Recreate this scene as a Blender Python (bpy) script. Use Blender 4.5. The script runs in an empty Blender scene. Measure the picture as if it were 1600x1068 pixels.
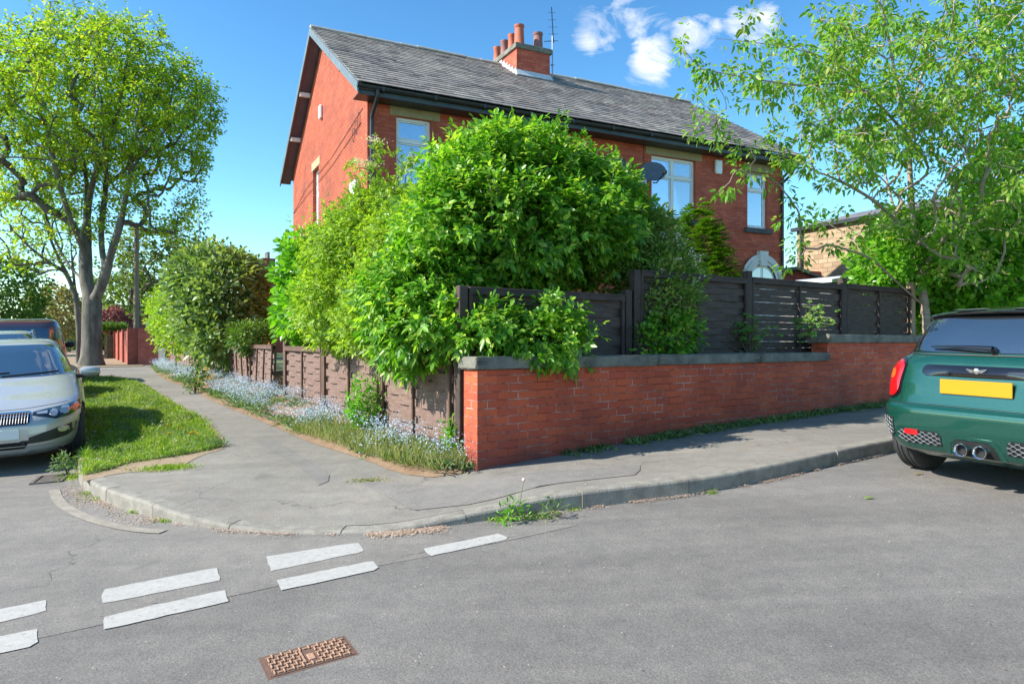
import bpy, bmesh, math, random
import numpy as np
from mathutils import Vector, Matrix
R_ = math.radians
sc = bpy.context.scene
# ------------------------------------------------------------------ camera, sky, sun, exposure
ZC = 1.5
F = 1100.0                                   # focal length in photo pixels (photo 1600 wide)
cam_d = bpy.data.cameras.new('camera'); cam = bpy.data.objects.new('camera', cam_d)
sc.collection.objects.link(cam); sc.camera = cam
cam.location = (0, 0, ZC); cam.rotation_euler = (R_(90), 0, 0)
cam_d.sensor_width = 36; cam_d.lens = 36 * F / 1600; cam_d.clip_start = 0.05; cam_d.clip_end = 6000
SUN_AZ = 195.0                               # direction towards the sun, degrees from +X, counterclockwise
SUN_EL = 37.0
w = bpy.data.worlds.new('World'); sc.world = w; w.use_nodes = True
nt = w.node_tree; nd = nt.nodes; lk = nt.links
for n in list(nd): nd.remove(n)
out = nd.new('ShaderNodeOutputWorld'); bg = nd.new('ShaderNodeBackground'); sky = nd.new('ShaderNodeTexSky')
sky.sky_type = 'NISHITA'; sky.sun_disc = False
sky.sun_elevation = R_(SUN_EL); sky.sun_rotation = R_(90 - SUN_AZ) % (2 * math.pi)
sky.air_density = 1.0; sky.dust_density = 0.3; sky.ozone_density = 2.2; sky.altitude = 100
hs = nd.new('ShaderNodeHueSaturation'); hs.inputs['Saturation'].default_value = 1.16; hs.inputs['Hue'].default_value = 0.492
lk.new(sky.outputs[0], hs.inputs['Color'])
tc = nd.new('ShaderNodeTexCoord')
def vmath(op, a, b=None):
    m = nd.new('ShaderNodeVectorMath'); m.operation = op
    if hasattr(a, 'links'): lk.new(a, m.inputs[0])
    else: m.inputs[0].default_value = a
    if b is not None:
        if hasattr(b, 'links'): lk.new(b, m.inputs[1])
        else: m.inputs[1].default_value = b
    return m
def fmath(op, a, b=None, c=None, clamp=False):
    m = nd.new('ShaderNodeMath'); m.operation = op; m.use_clamp = clamp
    for i, v in enumerate((a, b, c)):
        if v is None: continue
        if hasattr(v, 'links'): lk.new(v, m.inputs[i])
        else: m.inputs[i].default_value = v
    return m.outputs[0]
dirn = vmath('NORMALIZE', tc.outputs['Generated']).outputs[0]
mask = None
for (dx, dz, rad, k) in ((0.186, 0.49, 0.075, .95), (0.265, 0.435, 0.055, 1.0), (0.335, 0.46, 0.055, 1.0), (0.20, 0.405, 0.05, .95), (0.125, 0.43, 0.05, .85), (-0.3, 1.2, 0.25, .8), (0.9, -0.5, 0.3, .6)):
    v = Vector((dx, 1, dz)).normalized()
    d = vmath('DISTANCE', dirn, tuple(v)).outputs['Value']
    g = fmath('MULTIPLY_ADD', d, -1.0 / rad, 1.35, clamp=True)
    g = fmath('MULTIPLY', g, k)
    mask = g if mask is None else fmath('MAXIMUM', mask, g)
mp = nd.new('ShaderNodeMapping'); mp.inputs['Scale'].default_value = (1, 1, 1.9); lk.new(dirn, mp.inputs['Vector'])
nz = nd.new('ShaderNodeTexNoise'); nz.inputs['Scale'].default_value = 13; nz.inputs['Detail'].default_value = 9; nz.inputs['Roughness'].default_value = .6; nz.inputs['Distortion'].default_value = .7
lk.new(mp.outputs[0], nz.inputs['Vector'])
cl = fmath('SUBTRACT', fmath('ADD', nz.outputs['Fac'], fmath('MULTIPLY', mask, .42)), .785)
cl = fmath('MULTIPLY', cl, 4.0, clamp=True)
cl = fmath('MULTIPLY', cl, fmath('MULTIPLY', mask, 1.3, clamp=True))
mx = nd.new('ShaderNodeMixRGB'); gm = nd.new('ShaderNodeGamma'); gm.inputs[1].default_value = 1.3; lk.new(hs.outputs[0], gm.inputs[0])
sc_n = nd.new('ShaderNodeMixRGB'); sc_n.blend_type = 'MULTIPLY'; sc_n.inputs[0].default_value = 1; sc_n.inputs[2].default_value = (.52, .56, .54, 1); lk.new(gm.outputs[0], sc_n.inputs[1])
lk.new(cl, mx.inputs[0]); lk.new(sc_n.outputs[0], mx.inputs[1]); mx.inputs[2].default_value = (3.8, 3.9, 4.1, 1)
lk.new(mx.outputs[0], bg.inputs['Color']); bg.inputs['Strength'].default_value = 0.15
lk.new(bg.outputs[0], out.inputs[0])
sd = bpy.data.lights.new('sun', 'SUN'); sd.energy = 4.4; sd.angle = R_(.5); sd.color = (1, .955, .87)
so = bpy.data.objects.new('sun', sd); sc.collection.objects.link(so)
sdir = Vector((math.cos(R_(SUN_AZ)) * math.cos(R_(SUN_EL)), math.sin(R_(SUN_AZ)) * math.cos(R_(SUN_EL)), math.sin(R_(SUN_EL))))
so.rotation_euler = sdir.to_track_quat('Z', 'Y').to_euler(); so.location = (-10, -5, 30)
sc.view_settings.view_transform = 'Standard'; sc.view_settings.look = 'None'
sc.view_settings.exposure = 1.10; sc.view_settings.gamma = 1
sc.render.engine = 'CYCLES'; sc.cycles.max_bounces = 8; sc.cycles.transparent_max_bounces = 12; sc.cycles.diffuse_bounces = 4
rng = np.random.default_rng(7); random.seed(7)

# ------------------------------------------------------------------ materials
def nodes_of(name):
    m = bpy.data.materials.new(name); m.use_nodes = True
    n = m.node_tree.nodes; l = m.node_tree.links
    return m, n, l, n['Principled BSDF']
def ramp(n, l, fac, stops):
    r = n.new('ShaderNodeValToRGB'); l.new(fac, r.inputs[0])
    e = r.color_ramp.elements
    while len(e) < len(stops): e.new(.5)
    for i, (p, c) in enumerate(stops):
        e[i].position = p; e[i].color = (*c, 1) if len(c) == 3 else c
    return r.outputs[0]
def coords(n, kind='Object', scale=None):
    t = n.new('ShaderNodeTexCoord')
    return t.outputs[kind]
def noise(n, l, vec, scale, detail=4, rough=.6, dist=0.0):
    q = n.new('ShaderNodeTexNoise'); q.inputs['Scale'].default_value = scale; q.inputs['Detail'].default_value = detail
    q.inputs['Roughness'].default_value = rough; q.inputs['Distortion'].default_value = dist
    l.new(vec, q.inputs['Vector']); return q.outputs['Fac']
def mix(n, l, fac, a, b, mode='MIX'):
    m = n.new('ShaderNodeMixRGB'); m.blend_type = mode
    for i, v in enumerate((fac, a, b)):
        if hasattr(v, 'links'): l.new(v, m.inputs[i])
        elif i == 0: m.inputs[0].default_value = v
        else: m.inputs[i].default_value = (*v, 1)
    return m.outputs[0]
def mth(n, l, op, a, b=None, c=None, clamp=False):
    m = n.new('ShaderNodeMath'); m.operation = op; m.use_clamp = clamp
    for i, v in enumerate((a, b, c)):
        if v is None: continue
        if hasattr(v, 'links'): l.new(v, m.inputs[i])
        else: m.inputs[i].default_value = v
    return m.outputs[0]
def bump(n, l, p, h, strength=.4, dist=.01, prev=None):
    b = n.new('ShaderNodeBump'); b.inputs['Strength'].default_value = strength; b.inputs['Distance'].default_value = dist
    l.new(h, b.inputs['Height'])
    if prev is not None: l.new(prev, b.inputs['Normal'])
    l.new(b.outputs[0], p.inputs['Normal']); return b.outputs[0]
def simple(name, c1, c2=None, rough=.6, scale=8, metal=0.0, spec=.5, bmp=.0, bscale=40, coat=0.0, kind='Object', stretch=None, detail=6):
    m, n, l, p = nodes_of(name)
    p.inputs['Roughness'].default_value = rough; p.inputs['Metallic'].default_value = metal
    p.inputs['Specular IOR Level'].default_value = spec; p.inputs['Coat Weight'].default_value = coat; p.inputs['Coat Roughness'].default_value = .03
    v = coords(n, kind)
    if stretch:
        q = n.new('ShaderNodeMapping'); q.inputs['Scale'].default_value = stretch; l.new(v, q.inputs['Vector']); v = q.outputs[0]
    if c2 is None: c2 = tuple(x * .8 for x in c1)
    f = noise(n, l, v, scale, detail)
    l.new(ramp(n, l, f, ((.3, c1), (.7, c2))), p.inputs['Base Color'])
    if bmp: bump(n, l, p, noise(n, l, v, bscale, 5), bmp, .01)
    return m
def brick_mat(name, ca, cb, mortar, bw=.225, rh=.075, ms=.006, dirty=None, pale=.5, bmp=.5, rough=.75, cmix=0.0, soot=0.0):
    """bricks laid in metre UVs; ca/cb brick colours; pale patches of mortar; dirty = (height, colour) staining with its own ragged shape"""
    m, n, l, p = nodes_of(name)
    t = n.new('ShaderNodeTexCoord'); uv = t.outputs['UV']
    wob = n.new('ShaderNodeTexNoise'); wob.inputs['Scale'].default_value = 6; l.new(uv, wob.inputs['Vector'])
    vm = n.new('ShaderNodeVectorMath'); vm.operation = 'MULTIPLY_ADD'; l.new(wob.outputs['Color'], vm.inputs[0]); vm.inputs[1].default_value = (.008, .008, 0); l.new(uv, vm.inputs[2])
    b = n.new('ShaderNodeTexBrick'); l.new(vm.outputs[0], b.inputs['Vector']); b.inputs['Scale'].default_value = 1
    b.inputs['Brick Width'].default_value = bw; b.inputs['Row Height'].default_value = rh; b.inputs['Mortar Size'].default_value = ms
    b.inputs['Mortar Smooth'].default_value = .3; b.inputs['Bias'].default_value = cmix
    b.inputs['Color1'].default_value = (*ca, 1); b.inputs['Color2'].default_value = (*cb, 1)
    big = noise(n, l, uv, 1.3, 5)
    fine = noise(n, l, uv, 60, 4)
    mot = mix(n, l, ramp(n, l, noise(n, l, uv, 3.1, 8, .8), ((.54 - .25 * pale, (0, 0, 0)), (.64, (1, 1, 1)))), tuple(x * .55 for x in ca), mortar)
    l.new(mot, b.inputs['Mortar'])
    c = mix(n, l, .35, b.outputs['Color'], ramp(n, l, big, ((.35, (.55, .5, .5)), (.65, (1.25, 1.2, 1.15)))), 'MULTIPLY')
    c = mix(n, l, .35, c, ramp(n, l, fine, ((.3, (.6, .6, .6)), (.7, (1.3, 1.3, 1.3)))), 'MULTIPLY')
    if dirty:
        sx = n.new('ShaderNodeSeparateXYZ'); l.new(uv, sx.inputs[0])
        h = mth(n, l, 'ADD', sx.outputs['Y'], mth(n, l, 'MULTIPLY', noise(n, l, uv, 1.7, 6, .65), -1.0 * dirty[2]))
        f = mth(n, l, 'MULTIPLY_ADD', mth(n, l, 'SUBTRACT', h, dirty[0]), -1.0 / dirty[3], 0.0, clamp=True)
        c = mix(n, l, mth(n, l, 'MULTIPLY', f, dirty[4]), c, dirty[1])
    if soot:
        c = mix(n, l, mth(n, l, 'MULTIPLY', ramp(n, l, noise(n, l, uv, .9, 7, .7), ((.5, (0, 0, 0)), (.7, (1, 1, 1)))), soot), c, (.05, .04, .045))
    l.new(c, p.inputs['Base Color']); p.inputs['Roughness'].default_value = rough; p.inputs['Specular IOR Level'].default_value = .3
    hh = mth(n, l, 'MULTIPLY_ADD', b.outputs['Fac'], -1.0, mth(n, l, 'MULTIPLY', fine, .35))
    bump(n, l, p, hh, bmp, .006)
    return m
def leaf_mat(name, c1, c2, c3=None, trans=.45, rough=.42, spec=.35, tip=None):
    m, n, l, p = nodes_of(name)
    g = n.new('ShaderNodeNewGeometry')
    stops = [(.0, c1), (.55, c2)] + ([(1, c3)] if c3 else [(1, tuple(x * 1.25 for x in c2))])
    col = ramp(n, l, g.outputs['Random Per Island'], stops)
    big = noise(n, l, coords(n), 1.3, 3)
    col = mix(n, l, .6, col, ramp(n, l, big, ((.35, (.66, .74, .7)), (.65, (1.25, 1.15, .95)))), 'MULTIPLY')
    l.new(col, p.inputs['Base Color']); p.inputs['Roughness'].default_value = rough; p.inputs['Specular IOR Level'].default_value = spec
    tr = n.new('ShaderNodeBsdfTranslucent'); l.new(mix(n, l, 1.0, col, (1.5, 1.55, .55), 'MULTIPLY'), tr.inputs['Color'])
    ms = n.new('ShaderNodeMixShader'); ms.inputs[0].default_value = trans
    l.new(p.outputs[0], ms.inputs[1]); l.new(tr.outputs[0], ms.inputs[2]); l.new(ms.outputs[0], n['Material Output'].inputs[0])
    return m
def glass_mat(name, tint=(.75, .8, .85), refl=.5):
    m, n, l, p = nodes_of(name)
    n.remove(p)
    t = n.new('ShaderNodeBsdfTransparent'); t.inputs[0].default_value = (*tint, 1)
    g = n.new('ShaderNodeBsdfGlossy'); g.inputs['Roughness'].default_value = .01; g.inputs[0].default_value = (.9, .93, .97, 1)
    bp = n.new('ShaderNodeBump'); bp.inputs['Strength'].default_value = .06; bp.inputs['Distance'].default_value = .01
    l.new(noise(n, l, coords(n), 1.6, 2), bp.inputs['Height']); l.new(bp.outputs[0], g.inputs['Normal'])
    fr = n.new('ShaderNodeFresnel'); fr.inputs[0].default_value = 1.5
    f = mth(n, l, 'MULTIPLY_ADD', fr.outputs[0], 1.0, refl, clamp=True)
    s = n.new('ShaderNodeMixShader'); l.new(f, s.inputs[0]); l.new(t.outputs[0], s.inputs[1]); l.new(g.outputs[0], s.inputs[2])
    l.new(s.outputs[0], n['Material Output'].inputs[0]); return m
def asphalt(name, c1, c2, speck=.3, cracks=0.0, tint=None, bm=.6):
    m, n, l, p = nodes_of(name)
    v = coords(n, 'Object')
    big = noise(n, l, v, .55, 6, .6, .6)
    col = ramp(n, l, big, ((.32, c1), (.68, c2)))
    fine = noise(n, l, v, 95, 3, .7)
    vo = n.new('ShaderNodeTexVoronoi'); vo.inputs['Scale'].default_value = 130; l.new(v, vo.inputs['Vector'])
    col = mix(n, l, speck, col, ramp(n, l, fine, ((.3, (.35, .35, .36)), (.5, (1, 1, 1)), (.72, (1.9, 1.85, 1.8)))), 'MULTIPLY')
    col = mix(n, l, .35, col, ramp(n, l, vo.outputs['Color'], ((.0, (.6, .6, .6)), (1, (1.35, 1.33, 1.3)))), 'MULTIPLY')
    mid = noise(n, l, v, 7, 5, .7)
    q = n.new('ShaderNodeMapping'); q.inputs['Rotation'].default_value = (0, 0, R_(-31)); q.inputs['Scale'].default_value = (.10, 1.6, 1); l.new(v, q.inputs['Vector'])
    col = mix(n, l, .55, col, ramp(n, l, noise(n, l, q.outputs[0], 1.6, 5, .6, .3), ((.36, (.80, .80, .81)), (.62, (1.10, 1.09, 1.08)))), 'MULTIPLY')
    st = ramp(n, l, noise(n, l, v, 1.9, 3, .5, .4), ((.66, (0, 0, 0)), (.76, (1, 1, 1))))
    col = mix(n, l, mth(n, l, 'MULTIPLY', st, .35), col, tuple(x * .5 for x in c1))
    col = mix(n, l, .5, col, ramp(n, l, mid, ((.35, (.78, .78, .8)), (.65, (1.15, 1.13, 1.1)))), 'MULTIPLY')
    if tint:
        f = ramp(n, l, noise(n, l, v, 2.3, 6, .7, 1.0), ((.55, (0, 0, 0)), (.75, (1, 1, 1))))
        col = mix(n, l, mth(n, l, 'MULTIPLY', f, .5), col, tint)
    # pale chippings
    v2 = n.new('ShaderNodeTexVoronoi'); v2.inputs['Scale'].default_value = 9; l.new(v, v2.inputs['Vector'])
    chip = mth(n, l, 'LESS_THAN', v2.outputs['Distance'], .035)
    col = mix(n, l, mth(n, l, 'MULTIPLY', chip, .7), col, (.5, .48, .45))
    h = mth(n, l, 'ADD', mth(n, l, 'MULTIPLY', fine, 1.0), mth(n, l, 'MULTIPLY', mid, .6))
    if cracks:
        wv = n.new('ShaderNodeTexNoise'); wv.inputs['Scale'].default_value = 3; wv.inputs['Detail'].default_value = 5; l.new(v, wv.inputs['Vector'])
        va = n.new('ShaderNodeVectorMath'); va.operation = 'MULTIPLY_ADD'; l.new(wv.outputs['Color'], va.inputs[0]); va.inputs[1].default_value = (.5, .5, 0); l.new(v, va.inputs[2])
        cv = n.new('ShaderNodeTexVoronoi'); cv.feature = 'DISTANCE_TO_EDGE'; cv.inputs['Scale'].default_value = .62; l.new(va.outputs[0], cv.inputs['Vector'])
        cf = mth(n, l, 'LESS_THAN', cv.outputs['Distance'], .0032)
        cf = mth(n, l, 'MULTIPLY', cf, ramp(n, l, noise(n, l, v, 1.1, 3), ((.48, (0, 0, 0)), (.56, (1, 1, 1)))))
        col = mix(n, l, mth(n, l, 'MULTIPLY', cf, cracks), col, (.02, .02, .02))
        h = mth(n, l, 'MULTIPLY_ADD', cf, -2.0, h)
    l.new(col, p.inputs['Base Color']); p.inputs['Roughness'].default_value = .85; p.inputs['Specular IOR Level'].default_value = .25
    bump(n, l, p, h, bm, .006)
    return m
def paint(name, col, rough=.25, flake=.0, metal=.0, coat=1.0):
    m, n, l, p = nodes_of(name)
    v = coords(n)
    f = noise(n, l, v, 900, 1)
    l.new(mix(n, l, flake, col, ramp(n, l, f, ((.4, tuple(x * .6 for x in col)), (.6, tuple(min(1, x * 1.7) for x in col))))), p.inputs['Base Color'])
    d = noise(n, l, v, 5, 5)
    l.new(mth(n, l, 'MULTIPLY_ADD', d, .12, rough - .05), p.inputs['Roughness'])
    p.inputs['Metallic'].default_value = metal; p.inputs['Coat Weight'].default_value = coat; p.inputs['Coat Roughness'].default_value = .04
    return m
M = {}
M['brick_front'] = brick_mat('brick_front', (.60, .135, .070), (.44, .088, .052), (.60, .38, .30), pale=.2)
M['brick_gable'] = brick_mat('brick_gable', (.46, .112, .052), (.36, .082, .043), (.42, .16, .10), pale=.3, bmp=1.0, soot=.35, ms=.008)
M['brick_low'] = brick_mat('brick_low', (.60, .115, .045), (.46, .080, .040), (.66, .50, .44), pale=.34, dirty=(.42, (.10, .036, .036), .75, .50, .8), bmp=.9, ms=.005, soot=.45)
M['brick_far'] = brick_mat('brick_far', (.40, .10, .06), (.30, .07, .05), (.4, .25, .2))
M['stone_brick'] = brick_mat('stone_brick', (.46, .34, .21), (.31, .215, .13), (.20, .14, .09), bw=.38, rh=.165, ms=.014, pale=.3, bmp=.8)
M['coping'] = simple('coping', (.085, .085, .07), (.25, .235, .185), .85, 5, bmp=.7, bscale=50)
M['lintel'] = simple('lintel', (.42, .34, .19), (.30, .24, .14), .85, 5, bmp=.3, bscale=60)
M['sill'] = simple('sill', (.05, .05, .055), (.10, .10, .10), .8, 6, bmp=.3)
M['white'] = simple('white', (.86, .86, .85), (.80, .80, .79), .35, 3)
M['white_stone'] = simple('white_stone', (.72, .71, .68), (.58, .58, .55), .7, 4, bmp=.2)
M['black_pvc'] = simple('black_pvc', (.02, .021, .023), (.04, .042, .045), .4, 3)
M['fascia'] = simple('fascia', (.035, .05, .06), (.07, .085, .095), .5, 3)
M['verge'] = simple('verge', (.16, .20, .22), (.10, .13, .15), .5, 3)
M['soffit'] = simple('soffit', (.12, .09, .13), (.17, .13, .17), .7, 3)
M['lead'] = simple('lead', (.45, .47, .50), (.62, .63, .65), .5, 8, bmp=.2)
M['pot'] = simple('pot', (.50, .14, .07), (.36, .10, .06), .75, 4, bmp=.3)
M['pot_dark'] = simple('pot_dark', (.30, .13, .11), (.22, .11, .10), .8, 4, bmp=.3)
M['render'] = simple('render', (.40, .36, .30), (.28, .26, .22), .9, 6, bmp=.5)
M['glass'] = glass_mat('glass', (.7, .76, .82), .42)
M['curtain'] = simple('curtain', (.75, .77, .8), (.6, .63, .68), .9, 1.5, kind='Object', stretch=(14, 14, .3))
M['room'] = simple('room', (.05, .06, .08), (.08, .09, .11), .9, 2)
M['metal_grey'] = simple('metal_grey', (.35, .36, .38), (.25, .26, .28), .35, 6, metal=.8)
M['dish'] = simple('dish', (.09, .11, .13), (.13, .15, .17), .5, 4)
M['plaque'] = simple('plaque', (.13, .14, .13), (.09, .10, .10), .7, 10, bmp=.2)
M['plaque_letter'] = simple('plaque_letter', (.55, .55, .50), (.45, .45, .42), .6)
M['fence_brown'] = simple('fence_brown', (.135, .078, .058), (.235, .15, .118), .85, 7, bmp=.5, bscale=30, stretch=(1, 1, 6))
M['fence_brown_dark'] = simple('fence_brown_dark', (.085, .045, .03), (.15, .085, .06), .85, 7, bmp=.4, bscale=30, stretch=(1, 1, .5))
M['fence_black'] = simple('fence_black', (.040, .024, .018), (.10, .066, .052), .7, 6, bmp=.5, bscale=30, stretch=(1, 1, 6))
M['fence_post_black'] = simple('fence_post_black', (.035, .021, .017), (.07, .046, .037), .75, 6, bmp=.4)
M['wood_pale'] = simple('wood_pale', (.42, .30, .19), (.30, .20, .13), .85, 5, bmp=.3, stretch=(5, 5, .5))
M['wood_grey'] = simple('wood_grey', (.34, .33, .31), (.24, .23, .21), .85, 5, bmp=.3, stretch=(5, 5, .5))
M['pole_wood'] = simple('pole_wood', (.30, .24, .17), (.18, .14, .10), .85, 4, bmp=.4, stretch=(6, 6, .4))
M['bark'] = simple('bark', (.045, .04, .03), (.20, .18, .145), .95, 4.5, bmp=1.0, bscale=9, stretch=(1, 1, .30), detail=9)
M['bark_cherry'] = simple('bark_cherry', (.44, .35, .28), (.24, .17, .13), .7, 5, bmp=.5, bscale=12, stretch=(.5, .5, 5))
M['bark_bush'] = simple('bark_bush', (.17, .13, .09), (.10, .08, .055), .9, 9, bmp=.3)
M['kerb'] = simple('kerb', (.16, .145, .12), (.29, .265, .22), .85, 9, bmp=.7, bscale=60)
M['kerb_joint'] = simple('kerb_joint', (.03, .03, .028), (.05, .05, .045), .95, 8)
M['road'] = asphalt('road', (.150, .139, .126), (.196, .183, .166), .42, 0, tint=(.15, .142, .132), bm=.7)
M['road_tar'] = asphalt('road_tar', (.125, .117, .108), (.165, .155, .142), .42, 0, bm=.7)
M['side_road'] = asphalt('side_road', (.178, .164, .146), (.225, .209, .187), .40, .5, tint=(.17, .155, .135), bm=.6)
M['pavement'] = asphalt('pavement', (.195, .180, .155), (.25, .232, .20), .28, .4, tint=(.235, .185, .14), bm=.4)
M['patch'] = asphalt('patch', (.175, .164, .148), (.225, .211, .19), .28, 0, bm=.4)
M['concrete'] = simple('concrete', (.33, .29, .23), (.21, .185, .15), .9, 7, bmp=.5, bscale=40)
M['soil'] = simple('soil', (.17, .095, .05), (.25, .165, .10), .95, 6, bmp=.8, bscale=30)
M['earth'] = simple('earth', (.33, .23, .15), (.22, .165, .10), .95, 8, bmp=.6, bscale=30)
M['turf'] = simple('turf', (.07, .13, .025), (.13, .14, .05), .95, 9, bmp=.8, bscale=60)
M['ground'] = simple('ground', (.08, .12, .03), (.12, .14, .05), .95, 2, bmp=.3)
M['rust'] = simple('rust', (.44, .25, .15), (.30, .18, .115), .8, 14, bmp=.6, bscale=80)
M['rust_dark'] = simple('rust_dark', (.16, .085, .055), (.10, .06, .045), .9, 20, bmp=.5)
M['iron'] = simple('iron', (.09, .075, .065), (.15, .12, .10), .7, 12, bmp=.4)
M['tyre'] = simple('tyre', (.022, .022, .023), (.04, .04, .04), .75, 12, bmp=.2)
M['rim'] = simple('rim', (.05, .05, .055), (.10, .10, .11), .35, 3, metal=.8)
M['rim_silver'] = simple('rim_silver', (.5, .5, .52), (.4, .4, .42), .3, 3, metal=.9)
M['green_paint'] = paint('green_paint', (.006, .070, .050), .26, .35, .45)
M['silver_paint'] = paint('silver_paint', (.45, .445, .43), .34, .25, .35, .8)
M['dark_red_paint'] = paint('dark_red_paint', (.13, .045, .05), .3, .2, .4)
M['pale_paint'] = paint('pale_paint', (.50, .51, .52), .3, .2, .4)
M['gloss_black'] = paint('gloss_black', (.008, .008, .009), .12, 0, 0)
M['trim'] = simple('trim', (.02, .02, .021), (.03, .03, .03), .55, 6)
M['dark_hole'] = simple('dark_hole', (.006, .006, .006), (.01, .01, .01), .9, 6)
M['car_glass'] = simple('car_glass', (.012, .016, .018), (.02, .026, .028), .03, 1.5, spec=1.0, coat=1.0); M['car_glass'].node_tree.nodes['Principled BSDF'].inputs['IOR'].default_value = 2.0; M['car_glass'].node_tree.nodes['Principled BSDF'].inputs['Coat IOR'].default_value = 1.6
M['chrome'] = simple('chrome', (.75, .75, .76), (.6, .6, .62), .12, 4, metal=1.0)
M['lamp_red'] = simple('lamp_red', (.62, .008, .012), (.42, .004, .006), .15, 14, coat=1.0)
M['lamp_orange'] = simple('lamp_orange', (.75, .12, .02), (.6, .07, .01), .15, 14, coat=1.0)
M['lamp_clear'] = simple('lamp_clear', (.55, .57, .58), (.30, .31, .32), .1, 26, metal=.6, coat=1.0)
M['plate_yellow'] = simple('plate_yellow', (.50, .245, .002), (.47, .23, .002), .4, 2)
M['plate_white'] = simple('plate_white', (.72, .73, .73), (.66, .67, .67), .4, 2)
M['mesh_grey'] = simple('mesh_grey', (.20, .21, .22), (.14, .15, .16), .5, 9, metal=.3)
M['petal'] = leaf_mat('petal', (.62, .44, .40), (.42, .33, .26), (.70, .58, .56), .1)
M['white_petal'] = leaf_mat('white_petal', (.80, .70, .68), (.8, .75, .70), (.80, .55, .58), .2)
M['blue_flower'] = leaf_mat('blue_flower', (.30, .42, .66), (.42, .52, .72), (.56, .60, .74), .15)
M['yellow_flower'] = leaf_mat('yellow_flower', (.85, .55, .01), (.85, .62, .02), (.9, .5, .01), .15)
M['grass'] = leaf_mat('grass', (.10, .23, .02), (.19, .33, .03), (.44, .44, .12), .35, .55)
M['dry_grass'] = leaf_mat('dry_grass', (.22, .27, .08), (.32, .30, .14), (.15, .24, .06), .3, .6)
M['weed'] = leaf_mat('weed', (.09, .18, .045), (.15, .24, .09), (.22, .27, .16), .3, .6)
M['leaf_elder'] = leaf_mat('leaf_elder', (.055, .18, .018), (.14, .35, .03), (.40, .55, .08), .45, .36, .45)
M['leaf_lime'] = leaf_mat('leaf_lime', (.15, .28, .03), (.25, .41, .04), (.40, .50, .09), .45, .45)
M['leaf_bright'] = leaf_mat('leaf_bright', (.08, .24, .018), (.14, .36, .025), (.25, .50, .05), .45, .3, .5)
M['leaf_syc'] = leaf_mat('leaf_syc', (.13, .28, .03), (.26, .41, .035), (.48, .50, .04), .5, .5)
M['leaf_cherry'] = leaf_mat('leaf_cherry', (.11, .27, .03), (.20, .40, .05), (.36, .40, .11), .5, .4)
M['leaf_laurel'] = leaf_mat('leaf_laurel', (.12, .21, .07), (.19, .30, .10), (.30, .38, .15), .35, .42, .5)
M['leaf_shrub'] = leaf_mat('leaf_shrub', (.11, .22, .04), (.20, .32, .06), (.34, .34, .12), .45, .5)
M['leaf_conifer'] = leaf_mat('leaf_conifer', (.07, .20, .015), (.14, .32, .02), (.32, .46, .04), .2, .6)
M['leaf_hedge'] = leaf_mat('leaf_hedge', (.06, .13, .02), (.10, .19, .03), None, .3, .5)
M['leaf_far'] = leaf_mat('leaf_far', (.09, .16, .035), (.15, .22, .05), None, .3, .6)
M['leaf_beige'] = leaf_mat('leaf_beige', (.24, .22, .08), (.34, .26, .13), (.28, .28, .08), .3, .6)
M['leaf_purple'] = leaf_mat('leaf_purple', (.16, .045, .075), (.26, .09, .13), None, .3, .6)
M['leaf_red'] = leaf_mat('leaf_red', (.30, .12, .05), (.24, .16, .05), None, .3, .6)
M['leaf_seed'] = leaf_mat('leaf_seed', (.10, .22, .05), (.17, .31, .07), (.33, .36, .10), .4, .45)
# slate
def slate_mat():
    m, n, l, p = nodes_of('slate')
    t = n.new('ShaderNodeTexCoord'); uv = t.outputs['UV']
    b = n.new('ShaderNodeTexBrick'); l.new(uv, b.inputs['Vector']); b.inputs['Scale'].default_value = 1
    b.inputs['Brick Width'].default_value = .27; b.inputs['Row Height'].default_value = .19; b.inputs['Mortar Size'].default_value = .004; b.inputs['Mortar Smooth'].default_value = .1
    b.inputs['Color1'].default_value = (.235, .225, .22, 1); b.inputs['Color2'].default_value = (.13, .125, .13, 1); b.inputs['Mortar'].default_value = (.02, .02, .022, 1)
    c = mix(n, l, .6, b.outputs['Color'], ramp(n, l, noise(n, l, uv, .7, 7, .7), ((.35, (.55, .52, .56)), (.6, (1.25, 1.2, 1.12)))), 'MULTIPLY')
    c = mix(n, l, .5, c, ramp(n, l, noise(n, l, uv, 9, 6, .7), ((.35, (.6, .6, .6)), (.65, (1.3, 1.28, 1.25)))), 'MULTIPLY')
    li = ramp(n, l, noise(n, l, uv, 3.1, 6, .75), ((.60, (0, 0, 0)), (.72, (1, 1, 1))))
    c = mix(n, l, mth(n, l, 'MULTIPLY', li, .45), c, (.30, .27, .19))
    l.new(c, p.inputs['Base Color']); p.inputs['Roughness'].default_value = .62; p.inputs['Specular IOR Level'].default_value = .4
    bump(n, l, p, mth(n, l, 'MULTIPLY_ADD', b.outputs['Fac'], -1, noise(n, l, uv, 25, 5)), .5, .008)
    return m
M['slate'] = slate_mat()
# worn road paint
def line_mat():
    m, n, l, p = nodes_of('road_paint')
    v = coords(n)
    wear = ramp(n, l, noise(n, l, v, 30, 8, .75), ((.31, (.20, .19, .17)), (.42, (.36, .345, .315)), (.75, (.46, .44, .41))))
    l.new(mix(n, l, .3, wear, ramp(n, l, noise(n, l, v, 4, 5), ((.3, (.7, .7, .68)), (.7, (1, 1, 1)))), 'MULTIPLY'), p.inputs['Base Color'])
    p.inputs['Roughness'].default_value = .8; bump(n, l, p, noise(n, l, v, 90, 4), .5, .005)
    return m
M['road_paint'] = line_mat()

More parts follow.
